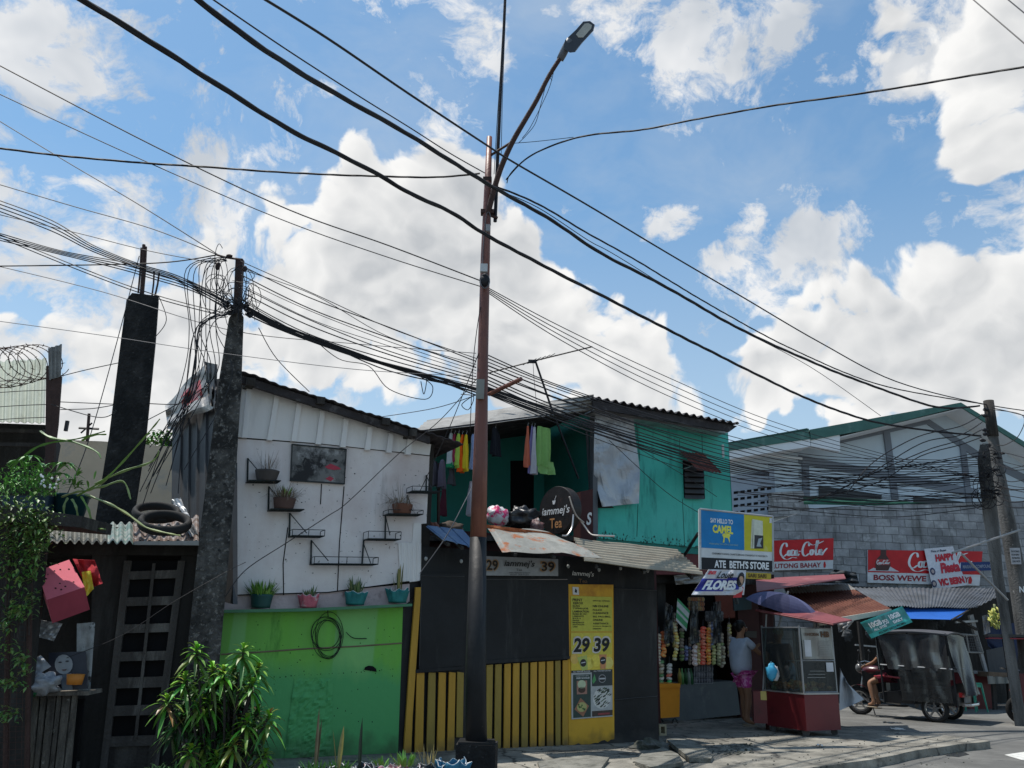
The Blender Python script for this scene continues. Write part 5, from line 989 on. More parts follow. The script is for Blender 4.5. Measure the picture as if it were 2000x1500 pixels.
text(q,"CAMEL",.17,.62,.45,.76,YL,t,off=.006,bold=.05)
mb=qpoly(q,[(.31,.47),(.32,.55),(.3,.6),(.33,.63),(.35,.61),(.36,.645),(.385,.66),(.4,.62),(.415,.6),(.4,.56),(.405,.5),(.4,.47),(.39,.52),(.375,.555),(.35,.555),(.335,.55),(.33,.47),(.32,.47)],.006); mb.build('camel_emblem',YL,t)
text(q,"INTERNATIONAL TASTE. NOW IN YOUR MARKET",.12,.425,.52,.45,C('board_pale_yellow',(.35,.5,.4),.5),t,off=.006)
text(q,"GOVERNMENT WARNING: CIGARETTE SMOKING IS DANGEROUS TO YOUR HEALTH",.16,.26,.92,.29,BT,t,off=.006,bold=.01)
mb=MB(); mb.col=(.45,.5,.25); z=lambda pts,c,o=.006:mb.prism([q(*p)+BP.n*o for p in pts],-BP.n*.002,col=c)
z([(.69,.4),(.72,.4),(.74,.9),(.71,.9)],(.55,.55,.4)); z([(.71,.4),(.86,.42),(.86,.9),(.72,.92)],(.6,.62,.5)); z([(.74,.4),(.865,.41),(.865,.64),(.745,.64)],(.03,.03,.035),.008); z([(.77,.44),(.8,.58),(.85,.6),(.82,.5),(.84,.44)],(.35,.42,.45),.0095); z([(.87,.37),(.93,.37),(.92,.44),(.89,.47)],(.6,.55,.1)); z([(.955,.88),(.985,.88),(.985,.97),(.955,.97)],(.6,.6,.6)); mb.build('cigarette_pack_print',M['vc'],t)
for l in([(.83,.845,0)],): pass
fr_=MB(); 
for a,b in(((0,0),(0,1)),((0,1),(1,1)),((1,0),(1,1))): fr_.tube([q(*a),q(*b)],.016,6)
fr_.build('frame',M['galv'],t)
MB().tube([q(0,.6)-BP.n*.06,BP.P(1330,1095,-1.0)],.025,6).build('strut',M['iron'],t)
MB().tube([q(.45,.02)-BP.n*.08,BP.P(1440,1180,-.08)],.03,6).build('post',M['iron'],t)
# Louie banner
q=quad(VP(BP.o+BP.n*.4,22),(1378,1108),(1458,1112),(1450,1165),(1350,1160),0,lambda u,v:.05*math.sin(u*6)+.02*noise.noise(V((u*4,v*4,2))))
q=quad(VP(BP.o+BP.n*.4,22),(1384,1112),(1457,1114),(1453,1162),(1350,1162),0,lambda u,v:.04*math.sin(u*7+v*2)+.05*noise.noise(V((u*5,v*3,2))))
t=thing('name_banner','crumpled white and blue name banner with a small portrait, hung under the billboard','banner',q(.5,0))
MB().sheet(q,26,14,.003,col=lambda u,v:(.035,.04,.3) if (.12<v-(.1*u)<.62 and u<.9) else (.55,.56,.6)).build('sheet',M['vc'],t)
text(q,"Louie",.3,.66,.68,.94,BT,t,off=.02,bold=.02,shear=.2); text(q,"FLORES",.12,.2,.8,.58,WTb,t,off=.02,bold=.06)
text(q,"SENIOR",.04,.8,.24,.95,C('banner_red',(.5,.03,.04),.5),t,off=.012,bold=.06)
mb=MB(); d2=lambda u,v,ru,rv,c,o: mb.prism([q(u+ru*math.cos(k*.4189),v+rv*math.sin(k*.4189))+BP.n*o for k in range(15)],-BP.n*.003,col=c)
mb.prism([q(*p)+BP.n*.012 for p in((.8,-.12),(.95,-.1),(.97,.3),(.86,.42),(.78,.3))],-BP.n*.003,col=(.5,.04,.05)); d2(.885,.62,.085,.3,(.015,.012,.012),.014); d2(.885,.56,.062,.2,(.5,.3,.2),.017)
for u in(.86,.91): d2(u,.6,.012,.02,(.02,.02,.02),.02)
d2(.885,.45,.022,.02,(.4,.06,.06),.02); mb.build('portrait',M['vc'],t)
q=quad(VP(BP.o+BP.n*.15,18),(1458,1118),(1506,1120),(1506,1132),(1458,1130)); t=thing('yellow_sign','small yellow sign strip below the name strip of the billboard','sign',q(.5,0)); qbox(q,0,0,1,1,0,.02).build('panel',C('yel_sign',(.45,.33,.04),.6),t); text(q,"SARI SARI",.05,.2,.8,.85,C('brown_ink',(.1,.06,.02),.5),t,bold=.03)
crumple('grey_tarp_flap',VP(CT.o+NC*.45,A1),(1316,1124),(1375,1119),(1372,1138),(1320,1142),0,.1,M['greyroof'] if 0 else C('grey_tarp',(.3,.29,.27),.6),'grey tarpaulin flap hanging at the lower right end of the cream awning','tarpaulin',seed=5)
# ------------------------------------------------------------ block wall and coke signs
BK=VPY(1700,22.5,6,1100)
bwall=tone(MB().prism([BK.P(x,y) for x,y in[(1380,1030),(1508,1020),(1560,1002),(1600,992),(1700,988),(1800,984),(1925,980),(2150,975),(2150,1420),(1380,1420)]],-BK.n*.2),'block_wall',M['block'],'long unplastered grey hollow-block wall carrying the red signs','wall')
cokeL=[[(.15,.7),(.14,.92),(.1,.97),(.05,.8),(.02,.45),(.04,.18),(.09,.1),(.15,.28)],[(.2,.5),(.175,.42),(.17,.22),(.195,.13),(.22,.25),(.22,.44),(.2,.5)],[(.285,.45),(.265,.52),(.245,.4),(.24,.22),(.26,.13),(.29,.22)],[(.345,.48),(.32,.45),(.31,.25),(.325,.13),(.345,.2),(.36,.5)],[(.36,.5),(.355,.2),(.37,.12),(.395,.25)],[(.4,.38),(.43,.42)],[(.6,.7),(.6,.9),(.565,.98),(.51,.85),(.47,.5),(.48,.2),(.53,.08),(.6,.25)],[(.66,.5),(.635,.42),(.63,.22),(.655,.13),(.68,.25),(.68,.44),(.66,.5)],[(.72,.3),(.765,.75),(.785,1.0),(.765,1.02),(.745,.6),(.74,.2),(.76,.12),(.785,.25)],[(.84,.48),(.815,.45),(.805,.25),(.82,.13),(.84,.2),(.855,.5)],[(.855,.5),(.85,.2),(.865,.12),(.9,.3),(.97,.55)],[(.05,.13),(.1,-.05),(.18,-.08),(.26,.02),(.36,-.02)],[(.58,.97),(.66,.78),(.76,.82),(.9,1.0)]]
RED=C('sign_red',(.52,.012,.018),.4); WS=C('sign_strip_white',(.62,.63,.64),.5); MR=C('sign_letters_maroon',(.28,.02,.03),.5)
q=quad(BK,(1508,1056),(1628,1051),(1627,1111),(1508,1114),.06)
t=thing('coke_sign','red cola sign over a white LUTONG BAHAY strip, right behind the blue billboard','sign',q(.5,0))
qbox(q,0,0,1,1,0,.03).build('panel',WS,t); qbox(q,0,.29,1,1,.003,.002).build('red_field',RED,t)
strokes(q,cokeL,.12,.4,.92,.92,.022,WTb,t,off=.007); text(q,"LUTONG BAHAY",.0,.06,.8,.22,MR,t,bold=.025); mb=qpoly(q,[(.845,.05),(.875,.05),(.88,.15),(.868,.24),(.852,.24),(.84,.15)],.006); mb.build('bottle_mark',RED,t)
q=quad(BK,(1695,1074),(1919,1077),(1913,1144),(1695,1138),.06)
t=thing('coke_sign','long red cola sign over a white BOSS WEWE strip, partly behind a fiesta poster','sign',q(.5,0))
qbox(q,0,0,1,1,0,.03).build('panel',WS,t); qbox(q,0,.32,1,1,.003,.002).build('red_field',RED,t)
strokes(q,cokeL,.35,.42,.93,.95,.018,WTb,t,off=.007); text(q,"BOSS WEWE",.05,.08,.52,.25,MR,t,bold=.03); text(q,"BAHAY",.72,.08,.9,.25,MR,t,bold=.03)
mb=qpoly(q,[(.9,.05),(.925,.05),(.93,.15),(.918,.26),(.904,.26),(.895,.15)],.006); mb.build('bottle_mark',RED,t)
mb=MB(); z=lambda pts,c,o=.006:mb.prism([q(*p)+BK.n*o for p in pts],-BK.n*.002,col=c)
z([(.0,.36),(.05,.46),(.1,.4),(.2,.5),(.25,.4),(.28,.36)],(.55,.56,.58)); z([(.07,.38),(.18,.38),(.2,.55),(.19,.7),(.16,.85),(.16,1),(.11,1),(.11,.85),(.07,.7),(.065,.55)],(.06,.02,.02),.008); z([(.075,.55),(.19,.55),(.19,.72),(.075,.72)],(.4,.03,.03),.0095); mb.build('bottle_print',M['vc'],t); strokes(q,cokeL,.075,.56,.195,.7,.03,WTb,t,off=.012)
q=quad(VP(BK.o+BK.n*.15,6),(1805,1072),(1861,1067),(1888,1143),(1822,1152),0,lambda u,v:.02*math.sin(v*5+u*2))
t=thing('fiesta_poster','white HAPPY FIESTA poster hung crooked over the long red sign','poster',q(.5,0))
MB().sheet(q,10,16,.003,col=(.66,.66,.7)).build('sheet',M['vc'],t); rd=C('fiesta_red',(.55,.03,.05),.5); bl=C('fiesta_ink',(.02,.03,.08),.5)
text(q,"HAPPY",.28,.66,.95,.84,rd,t,off=.012,bold=.07,shear=.2); text(q,"Fiesta",.36,.36,.98,.62,rd,t,off=.012,bold=.07,shear=.2); text(q,"Pista ng Bayan",.2,.88,.72,.95,bl,t,off=.012,bold=.02,shear=.2); text(q,"VIC BERN",.2,.06,.98,.24,rd,t,off=.012,bold=.07)
mb=MB(); 
for u,v in((.11,.44),(.07,.14)):
 mb=MB(); mb.prism([q(u+.08*math.cos(k*.5),v+.09*math.sin(k*.5))+BK.n*.012 for k in range(13)],-BK.n*.003,col=(.03,.04,.1)); mb.prism([q(u+.045*math.cos(k*.5),v+.05*math.sin(k*.5))+BK.n*.016 for k in range(13)],-BK.n*.003,col=(.45,.36,.34)); mb.build('portrait',M['vc'],t)
pass
q=quad(VP(BK.o+BK.n*.9,6),(1877,1098),(1939,1097),(1939,1114),(1877,1116)); t=thing('street_sign','small dark blue compound name sign beside the concrete pole','sign',q(.5,0)); qbox(q,0,0,1,1,0,.02).build('plate',C('sign_blue',(.015,.04,.14),.5),t); text(q,"MARIANO COMPOUND",.05,.3,.95,.68,C('dim_white_ink',(.25,.28,.35),.5),t,bold=.02)
crumple('dark_tarp_heap',VP(BK.o+BK.n*.6,6),(1630,1112),(1672,1118),(1678,1140),(1600,1138),0,.25,C('dark_tarp',(.03,.035,.04),.7),'dark bundled tarpaulin between the two red signs','tarpaulin',seed=2)
# ------------------------------------------------------------ gable hall
HP=VPY(1700,30,4,950); HF=VP(HP.o+HP.n*1.1,4)
h=thing('gable_hall','large pale grey gabled hall with green roof edge behind the block wall','building',V((HP.P(1700,1200).x,HP.P(1700,1200).y,0)))
ga=[(1424,890),(1582,868),(1640,845),(1880,792),(2000,862),(2150,955),(2150,1300),(1424,1300)]
pp(HP,ga,0,8).build('wall',M['hall'],h)
def band(pts,off,th,nm,m): pp(HF,pts,off,th).build(nm,m,h)
band([(1420,864),(1577,836),(1583,857),(1420,881)],0,.06,'fascia',M['hallgreen']); band([(1420,881),(1583,857),(1583,872),(1420,897)],-.03,.06,'gutter_board',M['hallwhite'])
band([(1582,839),(1877,786),(1878,794),(1700,838),(1584,859)],.02,.06,'fascia',M['hallgreen']); band([(1877,786),(2000,862),(2160,962),(2160,972),(2000,872),(1878,795)],.02,.06,'fascia',M['hallgreen'])
band([(1584,859),(1640,846),(1641,882),(1584,871)],-.03,.3,'eave_board',M['hallwhite'])
# roof and soffit
for x0,y0,x1,y1,m,dz in((1420,864,1580,837,'hallgreen',.0),(1582,839,1877,787,'hallgreen',.0),(1877,787,2160,963,'hallgreen',.0)):
    a=HF.P(x0,y0,0);b=HF.P(x1,y1,0); MB().prism([a,b,b-HF.n*10,a-HF.n*10],-UP*.06).build('roof',M[m],h)
for l in([(1584,868),(1700,842),(1878,798)],[(1878,798),(2000,876),(2160,975)],[(1420,896),(1583,871)]):
    a,b=HF.P(*l[0],-.08),HF.P(*l[-1],-.08); MB().prism([a,b,b-HF.n*1.2,a-HF.n*1.2],UP*.03).build('soffit',M['hallwhite'],h)
gb=lambda pts,o=.05,t_=.1:pp(HP,pts,o,t_).build('trim_beam',M['hallgrey'],h)
gb([(1640,852),(1811,816),(1811,828),(1640,866)]); gb([(1811,816),(1912,882),(1912,898),(1811,828)]); gb([(1560,888),(1910,955),(1910,972),(1560,905)],.04); gb([(1912,882),(2150,1000),(2150,1016),(1912,898)],.03)
for l in([(1726,843),(1738,840),(1756,975),(1743,975)],[(1875,862),(1886,866),(1900,985),(1889,985)],[(1567,895),(1580,895),(1582,970),(1569,970)]): pp(HP,l,.08,.1).build('trim_column',M['hallgrey'],h)
for l in([(1600,948),(1722,966),(1722,975),(1600,972)],[(1785,969),(1882,980),(1882,984),(1785,984)]): pp(HP,l,.06,.05).build('window',C('hall_window_dark',(.03,.035,.04),.3),h)
pp(HP,[(1428,930),(1512,915),(1516,1010),(1432,1010)],.06,.08).build('vent_wall',mat('vent_block_paint',(.3,.35,.42),.8,.1,2,.1),h)
for r_ in range(4):
    for k in range(6): x=1433+k*13; y=960+r_*13-k*1.6; MB().prism([HP.P(x,y,.065),HP.P(x+8.5,y-1,.065),HP.P(x+8.5,y+4,.065),HP.P(x,y+5,.065)],HP.n*.004).build('vent_hole',M['gap'],h)
pp(HP,[(1505,962),(1568,958),(1585,1005),(1505,1010)],.3,.2).build('side_block',M['block'],h)
MB().tube(cr([HP.P(1493,873,.6),HP.P(1496,886,.6),HP.P(1530,893,.3),HP.P(1566,896,.15)],4),.05,8).build('downpipe',M['hallwhite'],h)
crumple('green_net',VP(BK.o-BK.n*.3,6),(1568,968),(1840,984),(1840,990),(1570,985),0,.1,C('green_netting',(.02,.09,.06),.7),'strip of dark green netting along the top of the block wall','netting',30,4,fr=5)
# ------------------------------------------------------------ right poles
RP=VPY(1950,16.5,8,1100)
t=thing('utility_pole','thick weathered concrete utility pole at the right, wrapped in dense cables','utility pole',V((RP.P(1970,1395).x,RP.P(1970,1395).y,0)))
MB().prism([RP.P(x,y) for x,y in[(1909,900),(1914,868),(1930,868),(1934,890),(1949,1000),(1959,1120),(1972,1200),(2008,1430),(1984,1430),(1952,1200),(1937,1120),(1919,1000)]],V((.09,.16,0))).build('shaft',M['polecon2'],t)
mb=MB()
for i in range(18):
    c=RP.P(1925+R.uniform(-12,34),R.choice([890,925,950,962,975])+R.uniform(-9,9),.1); mb.ell(c,(R.uniform(.03,.07),.04,.025),8,5,jit=.5)
mb.build('cable_clamps',M['cable'],t)
mb=MB()
for i in range(16): x,y=R.uniform(1915,1960),R.uniform(880,980); rx,ry=R.uniform(6,20),R.uniform(8,26); mb.tube([RP.P(x+rx*math.cos(a),y+ry*math.sin(a),.15) for a in[k*.45 for k in range(15)]],.008,4)
mb.build('cable_loops',M['wire'],t)
R2=VPY(1965,17.2,8,1000)
t=thing('utility_pole','taller dark-topped pole leaning behind the thick concrete one at the right','utility pole',V((R2.P(2000,1395).x,R2.P(2000,1395).y,0)))
MB().tube([R2.P(x,y) for x,y in[(1931,785),(1939,850),(1951,930),(1966,1010),(1984,1110),(2004,1240),(2030,1420)]],[.09,.1,.125,.15,.165,.18,.19],14).build('shaft',M['polecon2'],t,True)
MB().tube([R2.P(1930.5,783,.03),R2.P(1939.5,852,.03)],[.105,.112],14).build('dark_cap',M['wood'],t,True)
for y in(800,812,840,848,860,870): MB().ell(R2.P(1922+R.uniform(-3,8),y,.1),(.07,.04,.04),8,5,jit=.4).build('insulator',M['cable'],t)
q=quad(VP(R2.o+R2.n*.22,8),(1972,1070),(1992,1070),(1995,1102),(1976,1102)); qbox(q,0,0,1,1,0,.004).build('pasted_notice',C('paper_grey',(.4,.4,.42),.7),t)
for y,s,u in((.8,"PAYONG",.1),(.6,"FOR RENT",.1),(.4,"ROOM 0922",.1),(.2,"CALL NOW",.1)): text(q,s,u,y-.08,.9,y+.04,BT,t,bold=.02)
q=quad(VP(R2.o+R2.n*.24,8),(1990,1145),(2012,1145),(2012,1170),(1992,1170)); text(q,"NO",0,.5,1,1,WTb,t,bold=.02)
for (a,b),l in((((1878,1082),(1968,1172)),'pale pipe leaning down to the right across the compound sign'),(((1860,1080),(1992,1035)),'pale pipe rising to the right across the concrete pole')): tone(MB().tube([RP.P(*a,.5),RP.P(*b,.3)],.022,7),'steel_pipe',C('pale_pipe',(.3,.29,.28),.5),l,'pipe')
# ------------------------------------------------------------ shops at the right
RS=VPY(1820,20.3,14,1300)
t=thing('grey_roof_stall','dark open stall under a grey corrugated roof at the right, with a maroon counter','stall',V((RS.P(1800,1380).x,RS.P(1800,1380).y,0)))
mb=MB(); corr(mb,RS.P(1664,1147,-1.6),RS.P(1960,1149,-1.4),RS.P(1905,1187,.4),RS.P(1720,1184,.4),34,.012,6,.004,.03); mb.build('roof_sheet',M['greyroof'],t)
mb=MB(); corr(mb,RS.P(1930,1148,-1.4),RS.P(1962,1149,-1.4),RS.P(1958,1160,-.4),RS.P(1905,1187,.4),6,.015,4,.004); mb.build('roof_sheet',M['greyroof'],t)
a,b=RS.P(1600,1300,-1.6),RS.P(2080,1300,-1.6); zt=RS.P(1800,1150,-1.6).z
MB().prism([V((a.x,a.y,0)),V((b.x,b.y,0)),V((b.x,b.y,zt)),V((a.x,a.y,zt))],-RS.n*.1).build('back_wall',M['shackwall'],t)
pp(RS,[(1893,1202),(1901,1200),(1931,1316),(1927,1318)],.05,.06).build('white_post',C('grey_white_post',(.3,.3,.3),.6),t)
pp(RS,[(1882,1312),(1930,1316),(1952,1395),(1895,1395)],.02,.6).build('counter',M['maroon'],t); pp(RS,[(1878,1308),(1934,1312),(1934,1318),(1880,1314)],.08,.7).build('counter_top',C('grey_laminate',(.2,.2,.2),.6),t)
w=MB()
for a_,b_ in(((1868,1238),(1909,1241)),((1909,1241),(1920,1275)),((1920,1275),(1873,1273)),((1887,1240),(1893,1274))): w.tube([RS.P(*a_,.1),RS.P(*b_,.1)],.02,5)
w.build('grille_frame',M['lightroof'],t); w=MB()
for k in range(12): w.tube([RS.P(1868+k*3.6,1239,.1),RS.P(1873+k*4,1274,.1)],.004,4)
for k in range(7): w.tube([RS.P(1868+k*.8,1241+k*5,.1),RS.P(1910+k*1.5,1243+k*5,.1)],.004,4)
w.build('grille_mesh',M['wireg'],t)
pp(RS,[(1868,1213),(1910,1211),(1910,1215),(1868,1217)],.1,.05).build('rail',M['galv'],t); pp(RS,[(1860,1205),(1864,1205),(1912,1228),(1910,1232)],.15,.05).build('brace',M['wood'],t)
pp(RS,[(1600,1205),(1625,1205),(1640,1395),(1605,1395)],-.8,.1).build('inner_panel',M['shackwall'],t)
pp(RS,[(1676,1213),(1682,1213),(1690,1290),(1684,1290)],-.1,.06).build('inner_post',M['wood'],t); pp(RS,[(1672,1258),(1740,1264),(1740,1267),(1672,1261)],-.3,.05).build('inner_shelf',M['galv'],t)
for x,y in((1836,1215),(1822,1222),(1700,1237),(1655,1240)): MB().ell(RS.P(x,y,-.8),(.12,.08,.14),10,7,jit=.5).build('stored_goods',C('dim_goods',(.04,.045,.05),.6),t)
t=thing('blue_awning_cloth','bright blue tarpaulin awning under the grey corrugated roof','awning',RS.P(1800,1210,1.0))
a,b,c,d=RS.P(1764,1186,.2),RS.P(1892,1188,.3),RS.P(1860,1210,1.0),RS.P(1775,1208,1.0)
MB().sheet(lambda u,v:(a*(1-u)+b*u)*(1-v)+(d*(1-u)+c*u)*v-UP*(.06*math.sin(v*3.1)),14,8,.004).build('sheet',mat('blue_tarp',(.02,.11,.42),.5,.12,3,.1),t)
mb=MB().tube([RS.P(1858,1211,1.0),RS.P(1895,1190,.3)],.02,6); mb.build('pole',M['wood'],t)
# right side: shelf, bananas, dark blue sheet
t=thing('banana_bunch','hanging bunch of yellow-green bananas at the right end of the grey-roofed stall','bananas',RS.P(1944,1226,.2))
mb=MB()
for i in range(70):
    x,y=1944+R.uniform(-13,12),1188+R.uniform(0,38); 
    if (x-1944)**2/170+(y-1206)**2/420>1: continue
    p=RS.P(x,y,.2+R.uniform(-.05,.15)); d=V((R.uniform(-.4,.4),-.5,R.uniform(-.9,-.3))).normalized(); mb.tube([p-d*.06,p+V((.02,0,0)),p+d*.07],[.012,.026,.008],6,col=R.choice([(.42,.42,.08),(.5,.48,.12),(.28,.34,.07)]))
mb.tube([RS.P(1942,1180,.2),RS.P(1944,1200,.2)],.03,6,col=(.1,.12,.04)); mb.build('fruit',M['vc'],t,True)
crumple('blue_sheet',RS,(1921,1225),(1992,1215),(1985,1310),(1930,1262),-.3,.08,C('navy_sheet',(.012,.022,.06),.7),'dark navy sheet hanging behind the bananas','sheet',seed=7)
crumple('white_bag',RS,(1918,1203),(1930,1200),(1934,1235),(1922,1240),.1,.05,C('pale_bag',(.3,.3,.32),.6),'pale plastic bag hanging left of the bananas','plastic bag',seed=3)
t=thing('vendor_table','ragged wooden vendor table with a plastic cover at the right edge','table',V((RS.P(1965,1390,.4).x,RS.P(1965,1390,.4).y,0)))
pp(RS,[(1930,1312),(2040,1318),(2040,1326),(1932,1322)],.4,.8).build('top',mat('old_board',(.14,.1,.07),.8,.3,6,.3),t)
q=quad(RS,(1928,1320),(1990,1324),(1990,1334),(1930,1336),.42,lambda u,v:.03*math.sin(u*22)); MB().sheet(q,30,4,.003).build('cover',C('dirty_cover',(.2,.2,.18),.6),t)
for x in(1938,1968): pp(RS,[(x,1326),(x+7,1326),(x+12,1400),(x+5,1400)],.3,.06).build('leg',M['wood'],t)
pp(RS,[(1926,1270),(1965,1262),(1985,1318),(1932,1312)],-.1,.03).build('side_slats',M['greysiding'],t)
# stool
p=G(1908,1390,0); s=(p-O).length/1600; t=thing('plastic_stool','green plastic stool beside the maroon counter','stool',p); gm=C('stool_green',(.04,.3,.2),.45)
u=RS.u; H=43*s; MB().box(p+UP*H,(.24,.24,.03),(u,-RS.n,UP)).build('seat',gm,t)
for sx in(-1,1):
    for sy in(-1,1): b=p+u*sx*.16-RS.n*sy*.15; c=p+u*sx*.11-RS.n*sy*.11+UP*H; MB().tube([b,c],[.016,.026],4).build('leg',gm,t)
for sy in(-1,1): MB().box(p-RS.n*sy*.115+UP*(H-.05),(.22,.015,.06),(u,-RS.n,UP)).build('apron',gm,t)
# brown roof, maroon canopy, umbrella, banner
BR=VP(G(1577,1440,.1),20); 
t=thing('brown_roof_canopy','rusty brown corrugated canopy roof with a bright ridge, behind the food cart','canopy',V((BR.P(1640,1400,-1.2).x,BR.P(1640,1400,-1.2).y,0)))
mb=MB(); corr(mb,BR.P(1535,1160,-2.0),BR.P(1668,1152,-2.0),BR.P(1741,1190,-.3),BR.P(1598,1214,-.3),22,.016,6,.004,.01); mb.build('roof_sheet',M['brownroof'],t)
mb=MB(); corr(mb,BR.P(1530,1146,-2.2),BR.P(1655,1141,-2.2),BR.P(1672,1152,-2.0),BR.P(1540,1162,-2.0),22,.02,3,.004,.01); mb.build('ridge_sheet',M['lightroof'],t)
pp(BR,[(1598,1213),(1741,1189),(1742,1197),(1640,1217),(1600,1222)],-.28,.03).build('fascia',C('cream_fascia',(.5,.47,.4),.7),t)
for x,y in((1608,1212),): 
    p=BR.P(x,y,-1.9); p.z-=.05; MB().tube([p,V((p.x-.02,p.y,0))],.02,6).build('post',M['iron'],t)
crumple('plastic_flap',BR,(1635,1216),(1668,1212),(1655,1228),(1638,1236),-.2,.08,C('grey_plastic_flap',(.25,.24,.23),.5),'crumpled grey plastic under the cream edge of the brown canopy','plastic sheet',seed=3)
t=thing('maroon_canopy','flat maroon sheet metal canopy above the folded umbrella','canopy',BR.P(1480,1153,-.9))
a,b,c,d=BR.P(1476,1130,-2.6),BR.P(1648,1121,-2.6),BR.P(1652,1130,-1.6),BR.P(1478,1155,-.9); MB().sheet(lambda u,v:(a*(1-u)+b*u)*(1-v)+(d*(1-u)+c*u)*v,10,4,.012).build('sheet',M['maroonroof'],t)
a,b=BR.P(1476,1131,-2.6),BR.P(1482,1156,-1.0); MB().tube([b,V((b.x,b.y,0))],.03,6).build('post',M['dkmaroon'],t)
um=thing('market_umbrella','faded blue market umbrella leaning folded down on the cart roof','umbrella',BR.P(1540,1195,-.6))
c=BR.P(1530,1190,-.7); Z=V((.28,-.25,1)).normalized(); X=V((1,0,-.3)); X=(X-Z*X.dot(Z)).normalized(); Y=Z.cross(X)
mb=MB(); n=8
def uf(u,v):
    a=u*2*math.pi; s=abs((u*n)%1-.5)*2; r=.62*math.sin(v*1.25)/math.sin(1.25)*(.93+.07*s); return c+X*r*math.cos(a)*1.0+Y*r*math.sin(a)*.55+Z*(.34*math.cos(v*1.35)-.09)
mb.sheet(uf,48,8,.004,col=lambda u,v:[(.06,.065,.13),(.1,.105,.2),(.04,.043,.09)][int(u*n)%3]); mb.build('canopy',M['cloth'],um)
MB().tube([c-Z*.35,c+Z*.3],.014,8).build('shaft',M['galv'],um)
q=quad(VP(BR.o-BR.n*.2,20),(1680,1216),(1762,1184),(1782,1215),(1702,1247),0,lambda u,v:.05*math.sin(u*5.5)*(.4+v)+.02*noise.noise(V((u*6,v*3,0))))
t=thing('phone_banner','teal and white mobile data banner hanging askew from the canopy edge','banner',q(.5,0))
MB().sheet(q,26,12,.003,col=lambda u,v:(.03,.34,.31) if v<.24 or v>.9 else ((.02,.17,.16) if u<.1 or .46<u<.55 else (.05,.26,.25))).build('sheet',M['vc'],t)
text(q,"10GB",.12,.5,.4,.82,WTb,t,off=.012,bold=.05); text(q,"P50",.42,.42,.54,.7,WTb,t,off=.012,bold=.03); text(q,"ALL SITES",.15,.3,.45,.44,WTb,t,off=.012,bold=.03); text(q,"10GB",.6,.55,.85,.84,WTb,t,off=.012,bold=.05); text(q,"DAILY",.62,.3,.85,.46,WTb,t,off=.012,bold=.05); text(q,"ALL DAY DATA PROMO",.2,.06,.85,.18,BT,t,off=.012,bold=.02)
# ------------------------------------------------------------ food cart
C0=G(1577,1440,.1); CL=V((-.42,.907,0)); CR=V((.907,.42,0)); LL,LR=.84,.68
cvp=PL(C0,-(V((C0.x,C0.y,0)).normalized())); cz=lambda y:cvp.P(1577,y).z
z1,z2,z3,z4=cz(1428),cz(1357),cz(1290),cz(1222)
ct_=thing('food_cart','maroon food cart with glass sides, fried snacks and a maroon roof, on small casters','food cart',C0+CL*.4+CR*.35)
c=lambda l,r,z:V((C0.x,C0.y,0))+CL*l+CR*r+UP*z
mb=MB(); mb.prism([c(0,0,z1),c(0,LR,z1),c(LL,LR,z1),c(LL,0,z1)],UP*(z2-z1)); o=mb.build('cabinet',M['maroon'],ct_); bv=o.modifiers.new('bevel','BEVEL'); bv.width=.006; bv.segments=2
MB().prism([c(-.012,-.012,z2),c(-.012,LR+.012,z2),c(LL+.012,LR+.012,z2),c(LL+.012,-.012,z2)],UP*.02).build('counter_top',C('steel_tray',(.4,.4,.39),.35,metal=.5),ct_)
al=C('aluminium',(.3,.31,.32),.4,metal=.5)
for l,r in((0,0),(0,LR),(LL,0),(LL,LR)): MB().box(c(l+(.012 if l==0 else -.012),r+(.012 if r==0 else -.012),(z2+z4)/2+.01),(.022,.022,z4-z2-.02),(CL,CR,UP)).build('corner_post',al,ct_)
for a,b in((c(0,.02,z3),c(0,LR-.02,z3)),(c(0,.02,z4-.03),c(0,LR-.02,z4-.03)),(c(.02,0,z4-.03),c(LL-.02,0,z4-.03)),(c(0,.02,z2+.03),c(0,LR-.02,z2+.03))): MB().tube([a,b],.01,5).build('frame_bar',al,ct_)
for a,b,n_ in((c(0,.02,z2+.02),c(0,LR-.02,z2+.02),1),(c(.02,0,z2+.02),c(LL-.02,0,z2+.02),0),(c(.02,LR,z2+.02),c(LL-.02,LR,z2+.02),0)): MB().prism([a,b,b+UP*(z4-z2-.05),a+UP*(z4-z2-.05)],(CL if n_ else CR)*.004).build('glass_panel',M['glass'],ct_)
MB().prism([c(.05,.03,z3-.02),c(.05,LR-.03,z3-.02),c(LL*.4,LR-.03,z3-.02),c(LL*.4,.03,z3-.02)],UP*.012).build('inner_shelf',al,ct_)
# menu film on right upper glass
def qc(u,v): return c(-.008,.03+(LR-.06)*u,z3+.02+(z4-z3-.06)*v)
qc.n=-CL
MB().sheet(lambda u,v:qc(u,v)-CL*(.006*math.sin(u*9+v*4)),20,10,.002).build('menu_film',glass('milky_film',(.2,.2,.19),.45,.3),ct_)
text(qc,"HB",.62,.72,.9,.92,C('brown_letters',(.12,.06,.03),.6),ct_,off=.012,bold=.05); text(qc,"CHICKEN",.1,.76,.55,.86,C('brown_letters',(.12,.06,.03),.6),ct_,off=.012,bold=.03)
mb=qbox(qc,.06,.08,.27,.62,.012,.002); mb.build('paper_note',C('paper_white',(.55,.56,.58),.7),ct_)
mb=MB()
for k in range(9): q_=qbox(qc,.5+.02*(k%3),.1+k*.06,.9-.06*(k%2),.125+k*.06,.012,.001); mb.add(q_.v,q_.f)
mb.build('menu_lines',C('pale_menu_lines',(.26,.26,.25),.7),ct_)
def qd2(u,v): return c(-.008,.03+(LR-.06)*u,z2+.05+(z3-z2-.07)*v)
qd2.n=-CL
